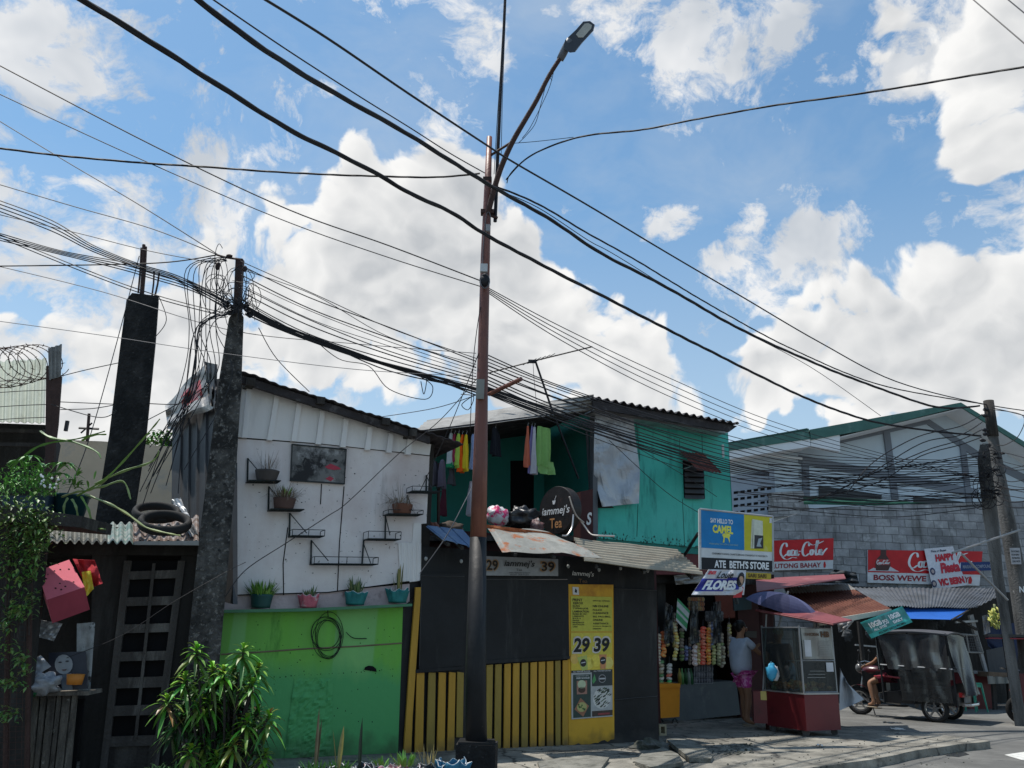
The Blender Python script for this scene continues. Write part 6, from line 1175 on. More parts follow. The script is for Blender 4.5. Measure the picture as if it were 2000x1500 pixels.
qbox(qd2,.72,.66,.95,.98,.004,.002).build('sticker',C('paper_white',(.55,.56,.58),.7),ct_); mb=MB()
for k in range(3): q_=qbox(qd2,.08+.05*k,.45+k*.11,.66,.47+k*.11,.004,.001); mb.add(q_.v,q_.f)
mb.build('glass_lettering',C('pale_menu_lines',(.26,.26,.25),.7),ct_)
# roof
rp=[AY(1476,1192,C0.y+.75),AY(1627,1220,C0.y-.3),AY(1664,1213,C0.y+.25),AY(1524,1178,C0.y+1.5)]
MB().prism(rp,UP*.02).build('roof',M['maroonroof'],ct_)
MB().tube([rp[0],rp[0].lerp(rp[1],.02)+V((0,0,0)),rp[1]],.014,5).build('roof_edge',M['maroonroof'],ct_)
MB().tube([c(LL+.1,-.02,z1),AY(1497,1200,C0.y+.72)],.013,6).build('front_pole',al,ct_)
for l,r in((.08,.06),(.08,LR-.06),(LL-.08,.06),(LL-.08,LR-.06)):
    w=c(l,r,.1+.05); X_=(CL*.5+CR).normalized(); MB().lathe(w-X_*.015,[(.001,0),(.05,0),(.05,.03),(.001,.03)],14,(UP.cross(X_),UP,X_)).build('caster',C('caster_grey',(.08,.08,.08),.6),ct_); MB().tube([w+UP*.03,c(l,r,z1)],.012,6).build('caster_fork',al,ct_)
# food
for k in range(46):
    pass
mb=MB()
for i in range(75):
    l,r=R.uniform(.05,LL-.08),R.uniform(.06,LR-.07); p=c(l,r,z2+.06+R.uniform(0,.09)); mb.ell(p,(R.uniform(.02,.045),R.uniform(.015,.03),R.uniform(.015,.035)),8,6,col=R.choice([(.75,.3,.09),(.85,.42,.13),(.55,.2,.06),(.85,.6,.25)]),jit=.7)
fo=tone(mb,'fried_snacks',M['vc'],'heap of orange-brown fried snacks behind the glass of the food cart','food'); 
mb=MB().ell(c(LL*.85,.1,z2+.06),(.06,.05,.05),12,8,col=(.4,.42,.2),jit=.4); tone(mb,'food_bag',M['vc'],'pale greenish bag of sauce at the left inside the food cart','food')
# cabinet beside cart, blue bag, cloth
t=thing('red_side_cabinet','low red side cabinet with a yellow paper, joined left of the food cart','cabinet',c(LL+.2,-.1,.12))
sc0=VP(c(LL+.02,-.06,.5),-12); mb=pp(sc0,[(1471,1350),(1507,1351),(1507,1414),(1473,1412)],0,.4); mb.build('body',M['maroon'],t); pp(sc0,[(1485,1350),(1504,1350),(1504,1368),(1486,1367)],.006,.004).build('yellow_paper',C('yellow_paper',(.6,.48,.15),.7),t)
p=c(LL-.02,-.16,0); bagp=VP(p,24)
t=thing('blue_bag','blue and white plastic bag hanging from the pole of the food cart','plastic bag',AY(1508,1328,C0.y+.3))
q=quad(bagp,(1498,1300),(1515,1299),(1519,1327),(1501,1328),.06); 
MB().ell(AY(1507,1313,C0.y+.3),(.085,.05,.12),16,12,jit=.35,col=(.05,.34,.55)).build('bag',M['vc'],t,True); MB().ell(AY(1514,1315,C0.y+.36),(.06,.045,.11),14,10,jit=.4,col=(.6,.62,.65)).build('white_liner',M['vc'],t,True); MB().tube([AY(1502,1302,C0.y+.3),AY(1506,1292,C0.y+.32),AY(1511,1302,C0.y+.3)],.006,5).build('handle',C('bag_handle_blue',(.1,.4,.55),.5),t)
def wf(u,v):
    b=BR.P(1643+30*u*(1-v*.0)+(28 if 0 else 0)*v,1300+92*v-6*u,-.5); 
    x=1640+(14+34*v)*u; y=1296+ (8+30*u*(1-v))*1+v*(84-22*u); return BR.P(x,y,-.55+.06*math.sin(u*9+v*2)+.05*noise.noise(V((u*3,v*3,8))))
tone(MB().sheet(wf,22,20,.004),'grey_white_cloth',C('grey_white_tarp',(.4,.42,.45),.7),'grey-white tarpaulin draped to the ground right of the food cart','tarpaulin')
# ------------------------------------------------------------ people
def skinned(name,P,E_,r,m,parent,sub=2,root=0):
    rl=rootloc(parent); me=bpy.data.meshes.new(name); me.from_pydata([V(p)-rl for p in P],E_,[]); o=bpy.data.objects.new(name,me); COL.objects.link(o)
    s=o.modifiers.new('s','SKIN'); s.use_smooth_shade=True
    for i,x in enumerate(r): 
        me.skin_vertices[0].data[i].radius=(x if isinstance(x,tuple) else (x,x))
    me.skin_vertices[0].data[root].use_root=True
    ss=o.modifiers.new('u','SUBSURF'); ss.levels=sub; ss.render_levels=sub
    bpy.context.view_layer.update(); dg=bpy.context.evaluated_depsgraph_get(); nm=bpy.data.meshes.new_from_object(o.evaluated_get(dg)); o.modifiers.clear(); o.data=nm; nm.materials.clear(); nm.materials.append(m); nm.polygons.foreach_set('use_smooth',[True]*len(nm.polygons)); o.parent=parent; return o
def person(base,fwd,H,J,label,shirt,shorts,hairc=None,cap=None,bun=False,torso=None,legs=True,sleeves=True):
    """J: joints in units of H, (forward, left, up)"""
    t=thing('person',label,'person',base); f=V((fwd.x,fwd.y,0)).normalized(); l=UP.cross(f)
    W=lambda p:base+(f*p[0]+l*p[1]+UP*p[2])*H
    names=[];P=[];E_=[];r=[]
    def add(n,p,rad,par=None):
        names.append(n);P.append(W(p));r.append(rad*H)
        if par: E_.append((names.index(par),len(names)-1))
    j=J; add('pel',j['pel'],.078); add('waist',j['waist'],.072,'pel'); add('chest',j['chest'],.078,'waist'); add('neckb',j['neckb'],.04,'chest'); add('neck',j['neck'],.03,'neckb')
    hd=V(j['head']); fd=V(j.get('face',(1,0,0))).normalized()
    add('skull',tuple(hd),.052,'neck'); add('crown',tuple(hd+V((-.01,0,.04))),.042,'skull')
    for s,sg in(('R',-1),('L',1)):
        sh=j['sh'+s]; add('sh'+s,sh,.034,'neckb' if 0 else 'chest'); add('el'+s,j['el'+s],.024,'sh'+s); add('wr'+s,j['wr'+s],.017,'el'+s); 
        w=V(j['wr'+s]); d=(w-V(j['el'+s])).normalized(); hd_=V(j['hand'+s]) if 'hand'+s in j else w+d*.045; add('pa'+s,tuple(hd_),.018,'wr'+s)
        side=d.cross(V((0,0,1))); side=side.normalized() if side.length>.1 else V((1,0,0)); d2=(hd_-w).normalized()
        for k in range(4):
            b=hd_+d2*.012+side*(.011*(k-1.5)); add('f%s%d'%(s,k),tuple(b+d2*(.018-.002*abs(k-1.5))),.006,'pa'+s); add('g%s%d'%(s,k),tuple(b+d2*.028-V((0,0,.014))),.005,'f%s%d'%(s,k))
        b=hd_+side*(-.02); add('th'+s,tuple(b+V((0,0,.004))),.0065,'pa'+s); add('tt'+s,tuple(b+d2*.018+side*-.006),.0055,'th'+s)
        if legs:
            add('hip'+s,j['hip'+s],.055,'pel'); add('kn'+s,j['kn'+s],.036,'hip'+s); add('ca'+s,tuple((V(j['kn'+s])*.65+V(j['an'+s])*.35)),.036,'kn'+s); add('an'+s,j['an'+s],.021,'ca'+s); an=V(j['an'+s]); td=V(j.get('toe'+s,(1,0,0))).normalized(); add('he'+s,tuple(an+V((0,0,-.022))-td*.012),.02,'an'+s); add('to'+s,tuple(an+td*.085+V((0,0,-.03))),.018,'an'+s)
    body=skinned('body',P,E_,r,M['skin'],t)
    # face details
    Wd=lambda v:(f*v.x+l*v.y+UP*v.z)
    F3=Wd(fd).normalized(); hc=W(tuple(hd+V((0,0,.012)))); S3=UP.cross(F3).normalized(); mb=MB(); k=H
    mb.ell(hc+F3*.056*k-UP*.008*k,(.012*k,.009*k,.016*k),8,6,(F3,S3,UP),col=(.3,.15,.09))
    for s in(-1,1):
        mb.ell(hc+F3*.047*k+S3*s*.019*k+UP*.006*k,(.006*k,.008*k,.004*k),8,6,(F3,S3,UP),col=(.5,.5,.48)); mb.ell(hc+F3*.052*k+S3*s*.019*k+UP*.006*k,(.003*k,.004*k,.0035*k),6,5,(F3,S3,UP),col=(.02,.01,.01)); mb.ell(hc+F3*.05*k+S3*s*.019*k+UP*.015*k,(.004*k,.01*k,.002*k),6,5,(F3,S3,UP),col=(.02,.015,.01)); mb.ell(hc+S3*s*.05*k-UP*.004*k,(.009*k,.006*k,.016*k),8,6,(F3,S3,UP),col=(.28,.14,.08))
    mb.ell(hc+F3*.05*k-UP*.03*k,(.005*k,.014*k,.004*k),8,5,(F3,S3,UP),col=(.28,.09,.07)); mb.build('face',M['vc'],t,True)
    mb=MB(); mb.ell(hc-F3*.012*k+UP*.024*k,(.056*k,.055*k,.05*k),16,10,(F3,S3,UP),jit=.12); mb.ell(hc-F3*.032*k-UP*.004*k,(.034*k,.05*k,.05*k),14,8,(F3,S3,UP),jit=.15)
    if bun: mb.ell(hc-F3*.068*k+UP*.012*k,(.028*k,.026*k,.026*k),10,8,jit=.25)
    (mb.build('hair',M['hair'],t,True) if not cap else mb.build('hair',cap,t,True))
    # shirt
    P2=[W(tuple(V(j['pel'])-V((0,0,.055)))),W(j['waist']),W(j['chest']),W(tuple(V(j['neckb'])*.55+V(j['chest'])*.45))]; r2=[.118*H,.108*H,.096*H,.06*H]; E2=[(0,1),(1,2),(2,3)]
    for s in'RL':
        n=len(P2); P2+=[W(j['sh'+s]),W(tuple(V(j['sh'+s])*.45+V(j['el'+s])*.55))]; r2+=[.046*H,.04*H]; E2+=[(2,n),(n,n+1)]
    skinned('shirt',P2,E2,r2,shirt,t)
    if legs:
        P3=[W(tuple(V(j['pel'])+V((0,0,.035))))]; r3=[.098*H]; E3=[]
        for s in'RL':
            n=len(P3); P3+=[W(j['hip'+s]),W(tuple(V(j['hip'+s])*.35+V(j['kn'+s])*.65))]; r3+=[.066*H,.05*H]; E3+=[(0,n),(n,n+1)]
        skinned('shorts',P3,E3,r3,shorts,t)
        for s in'RL':
            an=V(j['an'+s]); td=V(j.get('toe'+s,(1,0,0))).normalized(); p=W(tuple(an+td*.035+V((0,0,-.052)))); T=Wd(td); MB().ell(p,(.075*H,.03*H,.008*H),16,6,(T,UP.cross(T).normalized(),UP)).build('slipper',C('tan_slipper',(.3,.25,.18),.7),t,True)
    return t
wb=G(1456,1417,.1); wf_=V((.93,.36,0))
person(wb,wf_,1.68,dict(pel=(-.01,0,.5),waist=(-.015,0,.6),chest=(-.01,0,.725),neckb=(0,0,.81),neck=(.005,0,.855),head=(.02,0,.905),face=(1,-.15,-.1),
 shR=(.0,-.105,.785),elR=(.135,-.13,.665),wrR=(.255,-.09,.735),handR=(.29,-.08,.765),shL=(-.01,.105,.785),elL=(.08,.125,.66),wrL=(.2,.05,.72),handL=(.235,.03,.75),
 hipR=(-.01,-.055,.46),knR=(.012,-.06,.265),anR=(-.03,-.06,.055),hipL=(0,.055,.46),knL=(.04,.055,.27),anL=(.04,.06,.055),toeR=(1,-.3,0),toeL=(1,.2,0)),
 'woman in grey t-shirt and pink shorts, hair in a bun, reaching toward the cart',M['shirt'],M['shorts'],bun=True)
vb_=V((C0.x,C0.y,.1))+CL*1.15+CR*.62
person(vb_,V((-.2,-1,0)),1.58,dict(pel=(0,0,.5),waist=(0,0,.6),chest=(0,0,.725),neckb=(.0,0,.81),neck=(.005,0,.855),head=(.02,0,.905),face=(1,-.8,-.2),
 shR=(.0,-.105,.785),elR=(.05,-.13,.64),wrR=(.16,-.09,.6),shL=(0,.105,.785),elL=(.05,.13,.64),wrL=(.16,.09,.6),
 hipR=(0,-.055,.46),knR=(.01,-.06,.265),anR=(-.01,-.06,.055),hipL=(0,.055,.46),knL=(.01,.055,.27),anL=(0,.06,.055)),
 'food vendor in a pale cap standing behind the glass of the cart',C('dark_brown_shirt',(.06,.035,.035),.9),C('dark_shorts',(.03,.03,.04),.9),cap=C('pale_cap',(.33,.28,.18),.9))
# small stool behind the woman
p=G(1437,1400,.1); t=thing('grey_stool','grey plastic stool half hidden behind the woman','stool',p); MB().box(p+UP*.44,(.26,.26,.03)).build('seat',C('grey_stool_plastic',(.1,.11,.12),.5),t)
for sx in(-1,1):
    for sy in(-1,1): MB().tube([p+V((sx*.14,sy*.14,0)),p+V((sx*.11,sy*.11,.44))],.015,4).build('leg',M['grey_stool_plastic'],t)
# ------------------------------------------------------------ tricycle
T0=G(1830,1411,0); fd=V((-.74,.67,0)).normalized(); rd_=V((-fd.y,fd.x,0)); 
if rd_.dot(O-T0)<0: rd_=-rd_      # toward the camera
def tw(x,y,z): return T0+fd*x+rd_*y+UP*z
tc=thing('tricycle','black passenger tricycle with clear plastic curtains parked by the stalls','tricycle',tw(.8,-.4,0))
BK_=C('trike_black',(.014,.015,.017),.35,spec=.5); RB=C('tyre_rubber',(.018,.018,.018),.8); CH=C('chrome',(.5,.5,.5),.2,metal=.9); BKM=C('dark_frame',(.02,.02,.022),.5)
def wheel(x,y,z,r,par,w=.11):
    c=tw(x,y,z); ax=(fd,UP,rd_); wh_=thing('x','x','x',(0,0,0)); bpy.data.objects.remove(wh_)
    ty=MB().lathe(c,[(r*.72,-w/2),(r*.9,-w/2),(r,-w*.3),(r,w*.3),(r*.9,w/2),(r*.72,w/2),(r*.7,0),(r*.72,-w/2)],28,ax).build('wheel',RB,par,True)
    mb=MB().lathe(c,[(r*.64,w*.5),(r*.74,w*.52),(r*.74,w*.3),(r*.62,w*.2),(r*.64,w*.5)],28,ax); mb.lathe(c,[(.001,w*.45),(r*.17,w*.45),(r*.18,w*.2),(.001,-w*.2)],14,ax)
    for k in range(5):
        a=k*1.2566+.3; d=fd*math.cos(a)+UP*math.sin(a); mb.box(c+d*r*.42+rd_*w*.33,(r*.55,r*.13,w*.2),(d,rd_.cross(d),rd_))
    mb.build('rim',CH,ty); return ty
wheel(0,0,.24,.245,tc); wheel(0,-1.0,.24,.245,tc); wheel(1.6,-.5,.27,.275,tc,.09)
CX0,CX1=-.36,.92; TOP=1.64
# roof
mb=MB(); mb.sheet(lambda u,v:tw(CX0-.06+(CX1-CX0+.25)*u,.12-1.24*v,TOP+.05*math.sin(u*3.14)+.05*math.sin(v*3.14)-.02),12,8,.03); mb.build('roof',C('roof_vinyl',(.07,.07,.075),.5),tc)
for x,y,dx in((CX0,.05,-.10),(CX0,-1.05,-.10),(CX1,.05,0),(CX1,-1.05,0),(.35,.05,0)): MB().tube([tw(x+dx*0,y,TOP),tw(x+dx*.5,y,1.0),tw(x+dx*.6,y,.3)],.018,6).build('roof_post',BKM,tc)
for y in(.07,-1.07): MB().tube([tw(CX0-.05,y,.98),tw(CX1,y,1.02)],.014,6).build('side_rail',C('pale_strap',(.4,.41,.42),.5),tc)
MB().tube([tw(CX0-.05,.07,.98),tw(CX0-.1,-.5,.98),tw(CX0-.05,-1.07,.98)],.014,6).build('side_rail',M['pale_strap'],tc)
# lower body
mb=MB(); mb.prism([tw(CX0-.05,.04,.32),tw(CX1,.04,.3),tw(CX1,.04,.5),tw(.4,.04,.56),tw(.25,.04,.62),tw(-.25,.04,.6),tw(CX0-.06,.04,.72)],-rd_*1.08); mb.build('lower_body',BK_,tc)
mb=MB(); P_=[tw(.34*math.cos(a),.08,.24+.33*math.sin(a)) for a in[k*.26 for k in range(13)]]; 
for a,b in zip(P_,P_[1:]): mb.add([a,b,b-rd_*.2,a-rd_*.2],[(0,1,2,3)])
mb.build('mudguard',BK_,tc)
MB().box(tw(.2,-.5,.72),(.5,.9,.1),(fd,rd_,UP)).build('passenger_seat',C('seat_vinyl',(.02,.02,.022),.5),tc); MB().box(tw(-.1,-.5,.98),(.1,.9,.45),(fd,rd_,UP)).build('seat_back',M['seat_vinyl'],tc)
# curtains
sd=lambda u,v,a:.014*math.sin(u*a+v*2.5+2*noise.noise(V((u*3,v*.6,4))))+.02*noise.noise(V((u*5,v*3,2)))
mb=MB(); mb.sheet(lambda u,v:tw(CX0+(CX1-CX0)*u*(1-.12*v)+.0,.09+sd(u,v,19)*(.7-.3*v)+.03*noise.noise(V((u*6,v*1.3,9))),TOP-.02-.68*v),44,12,.002); mb.build('side_curtain',M['plastic'],tc)
mb=MB(); mb.sheet(lambda u,v:tw(CX0+(CX1-CX0)*.72*u,.095+sd(u,v,20)*.6,.98-.62*v),30,8,.002); mb.build('lower_curtain',M['bag'],tc)
mb=MB(); mb.sheet(lambda u,v:tw(CX0-.03-.20*v**1.3+.04*math.sin(u*9+v*6)*v,.08-1.16*u,TOP-.02-1.12*v),24,20,.002); mb.build('rear_curtain',M['plastic'],tc)
mb=MB(); mb.sheet(lambda u,v:tw(CX1+.02+.03*math.sin(u*12+v),.09-.25*u,TOP-.02-.7*v),8,8,.002); mb.build('front_curtain',M['plastic'],tc)
# bumper & lamps
MB().tube([tw(CX0-.16,.05,.34),tw(CX0-.2,-.3,.33),tw(CX0-.2,-.8,.33),tw(CX0-.14,-1.08,.34)],.03,8).build('rear_bumper',CH,tc)
for y in(-.08,-.95): MB().box(tw(CX0-.12,y,.52),(.06,.16,.08),(fd,rd_,UP)).build('tail_light',C('tail_red',(.5,.03,.03),.3),tc)
MB().box(tw(CX0-.1,-.5,.42),(.03,.34,.12),(fd,rd_,UP)).build('number_plate',C('plate_grey',(.3,.3,.3),.5),tc)
# motorcycle front half
MB().tube([tw(1.6,-.5,.27),tw(1.5,-.5,.7),tw(1.42,-.5,1.0)],.03,8).build('front_fork',C('fork_steel',(.3,.3,.3),.35,metal=.6),tc)
mb=MB(); mb.prism([tw(1.0,-.38,.5),tw(1.3,-.38,.42),tw(1.46,-.38,.6),tw(1.47,-.38,.86),tw(1.3,-.38,.9),tw(1.0,-.38,.82)],-rd_*.24); mb.build('engine_body',BK_,tc)
mb=MB().ell(tw(1.28,-.5,.86),(.28,.13,.12),16,10,(fd,rd_,UP)); mb.build('fuel_tank',C('tank_red',(.06,.01,.014),.25,spec=.6),tc,True)
MB().box(tw(.98,-.5,.84),(.5,.24,.07),(fd,rd_,UP)).build('rider_seat',M['seat_vinyl'],tc)
mb=MB(); mb.tube([tw(.55,.06,.78),tw(.9,.0,.8),tw(1.15,-.2,.78)],.018,6); mb.build('red_side_stripe',C('stripe_red',(.3,.03,.04),.3),tc)
mb=MB(); mb.box(tw(1.2,-.3,.4),(.2,.12,.09),(fd,rd_,UP)); mb.tube([tw(1.3,-.28,.4),tw(1.0,-.26,.3),tw(.7,-.2,.28)],.025,7); mb.build('engine_casing',C('engine_alu',(.35,.34,.33),.4,metal=.6),tc)
mb=MB(); mb.tube([tw(1.4,-.1,1.02),tw(1.5,-.3,1.06),tw(1.52,-.5,1.04),tw(1.5,-.7,1.06),tw(1.4,-.9,1.02)],.013,7); mb.build('handlebar',CH,tc)
MB().ell(tw(1.54,-.5,.92),(.09,.1,.1),14,10,(fd,rd_,UP)).build('headlight',C('headlight_glass',(.14,.14,.14),.15),tc,True)
for y in(-.2,-.8): m_=MB().tube([tw(1.45,y,1.05),tw(1.42,y,1.22)],.008,5); m_.ell(tw(1.42,y,1.26),(.015,.06,.04),10,8,(fd,rd_,UP)); m_.build('mirror',BKM,tc)
mb=MB(); P_=[tw(1.6+.31*math.cos(a),-.5,.27+.32*math.sin(a)) for a in[.3+k*.2 for k in range(12)]]; 
for a,b in zip(P_,P_[1:]): mb.add([a+rd_*.06,b+rd_*.06,b-rd_*.06,a-rd_*.06],[(0,1,2,3)])
mb.build('front_mudguard',C('tank_red2',(.12,.012,.02),.3),tc)
mb=MB(); mb.tube([tw(1.35,-.42,.3),tw(1.25,-.3,.03)],.012,5); mb.build('side_stand',BKM,tc)
MB().tube([tw(.5,-.02,.26),tw(1.25,-.2,.22),tw(1.5,-.4,.35)],.02,6).build('floor_rail',BKM,tc)
# driver
db=tw(.92,-.45,-.03)
person(db,fd*-1*-1,1.5,dict(pel=(0,0,.56),waist=(.02,0,.65),chest=(.04,0,.77),neckb=(.05,0,.85),neck=(.06,0,.89),head=(.075,0,.94),face=(1,0,-.1),
 shR=(.05,-.105,.83),elR=(.0,-.2,.7),wrR=(-.08,-.26,.62),shL=(.05,.105,.83),elL=(.16,.13,.72),wrL=(.26,.12,.68),
 hipR=(.04,-.06,.54),knR=(.24,-.1,.5) if 0 else (.2,.12,.46),anR=(.14,.13,.18),hipL=(.04,.06,.54),knL=(.22,.2,.46),anL=(.17,.23,.2)),
 'tricycle driver in a dark shirt and maroon shorts seated on the parked tricycle',C('driver_shirt',(.03,.02,.03),.9),C('driver_shorts',(.1,.01,.025),.9))
# partial second tricycle at the right edge
T2=G(2044,1420,0)
def t2(x,y,z): return T2+V((-.9,.43,0))*x+V((-.43,-.9,0))*y+UP*z
f2=V((-.9,.43,0)); r2_=V((-.43,-.9,0))
t=thing('tricycle','maroon tricycle entering at the right edge, only its front and dark roof in view','tricycle',t2(0,0,0))
MB().box(t2(.1,-.4,1.62),(1.3,1.0,.05),(f2,r2_,UP)).build('roof',BK_,t); MB().box(t2(.1,-.4,1.57),(1.28,.98,.02),(f2,r2_,UP)).build('roof_trim',C('stripe_red',(.3,.03,.04),.3),t)
mb=MB(); mb.prism([t2(-.6,.0,.3),t2(.4,.0,.35),t2(.48,.0,.6),t2(.36,.0,.92),t2(-.6,0,.95)],-r2_*.5); mb.build('body',M['maroon'],t); MB().tube([t2(.62,.1,1.02),t2(.3,-.1,.98),t2(.3,-.6,.98)],.018,6).build('handlebar',CH,t)
MB().box(t2(.42,-.2,.74),(.12,.3,.1),(f2,r2_,UP)).build('headlight',M['headlight_glass'],t)
c_2=t2(.35,-.25,.26); MB().lathe(c_2,[(.16,-.05),(.25,-.05),(.26,0),(.25,.05),(.16,.05),(.16,-.05)],24,(f2,UP,r2_)).build('wheel',RB,t,True)
for x in(-.45,.5): MB().tube([t2(x,.0,1.6),t2(x,.0,.8)],.016,6).build('roof_post',BKM,t)
# ------------------------------------------------------------ cables
def dep(pts):
    P=[V(x) for x in cr([AY(x,y,Y) for x,y,Y in pts],7)]; out=lambda p:p[0]<0 or p[1]<0 or p[0]>2000
    if out(pts[0]): P.insert(0,P[0]+(P[0]-P[1]).normalized()*5)      # carry cables well past the edges of the view
    if out(pts[-1]): P.append(P[-1]+(P[-1]-P[-2]).normalized()*5)
    return P
def wire(pts,r,label,name='cable',group=None,m='wire',tw_=0,n=5):
    if len(label.split())>16: print('LONG',label)
    P=dep(pts); c=P[0]
    if tw_:
        mb=MB(); L=0; A=[0]
        for a,b in zip(P,P[1:]): L+=(b-a).length; A.append(L)
        fine=[]; ph=[]
        for i in range(len(P)-1):
            k=max(1,int((A[i+1]-A[i])/.06))
            for j in range(k): fine.append(P[i].lerp(P[i+1],j/k)); ph.append(A[i]+(A[i+1]-A[i])*j/k)
        for s in range(3):
            Q=[]
            for p,h in zip(fine,ph):
                a=h*2*math.pi/tw_+s*2.094+.6*math.sin(h*1.3); Q.append(p+V((0,.45,0))*r*math.cos(a)+V((.5,0,1)).normalized()*r*math.sin(a)*.5)
            mb.tube(Q,r*(.66 if s else .8),6)
    else: mb=MB().tube(P,r,n)
    mb.v=[v-P[0] for v in mb.v]; o=mb.build(name,M[m]); o.location=P[0]; return tag(o,label,'cable',group)
wire([(120,-25,4.2),(300,85,4.7),(400,150,5.1),(560,250,5.9),(640,290,6.3),(740,342,6.9),(800,377,7.2),(880,414,7.8),(945,456,8.3),(1050,513,9.2),(1200,590,10.6),(1350,667,12),(1530,757,14),(1610,792,15),(1700,822,15.8),(1800,839,16.3),(1921,852,16.8)],.019,'thick twisted black cable, the lowest of the two that sweep across the whole sky',tw_=1.5)
wire([(350,-30,4.4),(480,72,4.9),(600,150,5.6),(700,208,6.2),(800,264,6.9),(880,314,7.5),(945,355,8.1),(1000,386,8.6),(1080,432,9.3),(1180,498,10.2),(1300,560,11.3),(1450,645,12.8),(1600,713,14.5),(1700,752,15.5),(1830,795,16.6),(1921,792,17)],.02,'thick twisted black cable sweeping across the sky just above the lowest one',tw_=1.7)
wire([(490,-18,5),(640,75,5.8),(800,184,6.8),(950,283,8.0),(1000,315,8.4),(1150,402,9.6),(1300,492,11),(1450,580,12.5),(1600,668,14.5),(1750,745,16),(1925,790,17.1),(2080,812,18)],.012,'straight single black cable crossing in front of the pole top')
wire([(400,-12,5),(560,97,5.9),(700,187,6.8),(800,249,7.6),(880,300,8.3),(947,338,8.85)],.007,'thin dark cable ending at the street light pole from the upper left')
wire([(962,362,8.85),(1050,398,9.4),(1150,457,10.4),(1240,507,11.2),(1400,603,13),(1550,683,15),(1720,752,16.5),(1925,790,17.2)],.011,'thin twisted cable running right from the pole, upper of its pair',tw_=1.0)
wire([(962,368,8.85),(1050,405,9.4),(1150,470,10.4),(1210,503,11),(1400,620,13),(1580,715,15),(1720,812,16.5)],.006,'thin plain cable running right from the pole, lower of its pair')
wire([(-20,287,8),(100,302,8.2),(250,316,8.4),(400,326,8.5),(560,337,8.6),(700,343,8.7),(850,346,8.8),(945,338,8.9)],.011,'twisted cable running level from the left edge to the pole top',tw_=1.0)
wire([(2040,124,6),(1870,152,6.6),(1700,180,7.1),(1500,208,7.7),(1350,235,8.1),(1250,254,8.4),(1150,264,8.6),(1080,284,8.7),(1025,312,8.8),(985,355,8.9)],.010,'wavy twisted cable rising from the pole to the upper right edge',tw_=.9)
wire([(1120,268,8.6),(1050,276,8.8),(1000,280,8.9)],.004,'short thin wire tied to the lamp arm')
wire([(1012,322,8.8),(995,342,8.85),(990,358,8.9)],.006,'small drooping cable loop right of the pole top')
for l,lab in(([(1890,-10,9),(2030,110,8)],'upper of two cables crossing the upper right corner'),([(1955,-12,9),(2030,50,8)],'outermost short cable at the upper right corner')): wire(l,.008,lab)
wire([(-20,118,8),(300,285,8.4),(560,408,8.7),(760,480,8.8),(940,549,8.9)],.008,'upper of the two cables from the left edge to the white pole box')
wire([(-20,175,8),(250,300,8.4),(540,425,8.6),(750,500,8.8),(940,560,8.9)],.006,'middle cable from the left edge to the pole below its white box')
wire([(-20,225,9),(120,310,8.9),(280,405,8.8),(430,500,8.75)],.006,'straight thin cable from the left edge down to the concrete pole top')
wire([(-20,355,9),(150,405,8.9),(300,448,8.8),(430,500,8.75)],.006,'thin cable just under the straight one reaching the concrete pole top')
wire([(-20,415,9),(150,455,8.9),(290,490,8.8),(425,515,8.75)],.005,'faint thin cable passing behind the rebar to the concrete pole')
wire([(-20,520,9),(200,517,8.9),(330,512,8.8),(424,498,8.75)],.008,'nearly level cable from the left edge to the concrete pole bracket')
wire([(-20,516,9),(200,570,9),(450,645,8.9),(700,672,8.9),(930,690,8.8)],.005,'pale thin wire passing in front of the black column',m='wireg')
wire([(-20,625,8),(200,655,8.2),(420,688,8.4),(700,722,8.6),(930,735,8.8)],.004,'lowest pale thin wire crossing both columns at the left',m='wireg')
for i in range(4):
    j=i*7; wire([(-20,385+j,9),(100,430+j,9),(180,478+j*.6,8.9),(270,515+j*.4,8.8),(350,540+j*.5,8.75),(455,600-10+j,8.7)],.007,'black cable in the bundle dropping from the left edge past the rebar',group='cables from the left edge to the concrete pole')
for i in range(4):
    j=i*5; wire([(-20,450+j,9),(120,490+j*.5,8.9),(240,512+j,8.8),(300,530+j,8.75),(380,555+j,8.7),(460,600+j*.6,8.65)],.0065,'black cable in the lower bundle meeting the concrete pole from the left',group='lower cables from the left edge to the concrete pole')
for i in range(2):
    j=i*6; wire([(-20,450+j,9),(150,520+j,8.9),(300,575+j,8.8),(440,612+j,8.7)],.006,'slack black cable crossing low behind the rebar to the concrete pole',group='slack cables left of the concrete pole')
R.seed(5)
def jit(l,a): return [(x+R.uniform(-a,a)*.3,y+R.uniform(-a,a),Y) for x,y,Y in l]
gA='cables strung from the concrete pole to the steel pole'
for i in range(7): wire(jit([(478,598+i*2,8.65),(560,640+i,8.7),(700,692+i,8.8),(820,728+i,8.85),(930,757+i*1.8,8.8)],4.5),.0085,'heavy black cable in the dense bundle from the concrete pole to the steel pole',group=gA)
for i in range(11): wire([(470+R.uniform(-3,9),510+i*9,8.65),(600+R.uniform(-20,20),565+i*10+R.uniform(-9,9),8.75),(760,635+i*9+R.uniform(-6,6),8.82),(930,700+i*6,8.85)],R.uniform(.004,.0075),'thin cable fanned above the dense bundle left of the steel pole',group='fan of thin cables between the two poles')
for i in range(5): wire([(940,752+i*3,8.85),(1050,790+i*4,9.5),(1165,826+i*5,11.2),(1300,865+i*6,12.6),(1430,905+i*4,14.3),(1502,922+i*2,15.2)],.0095,'heavy black cable in the bundle from the steel pole across the teal house',group='bundle across the teal house')
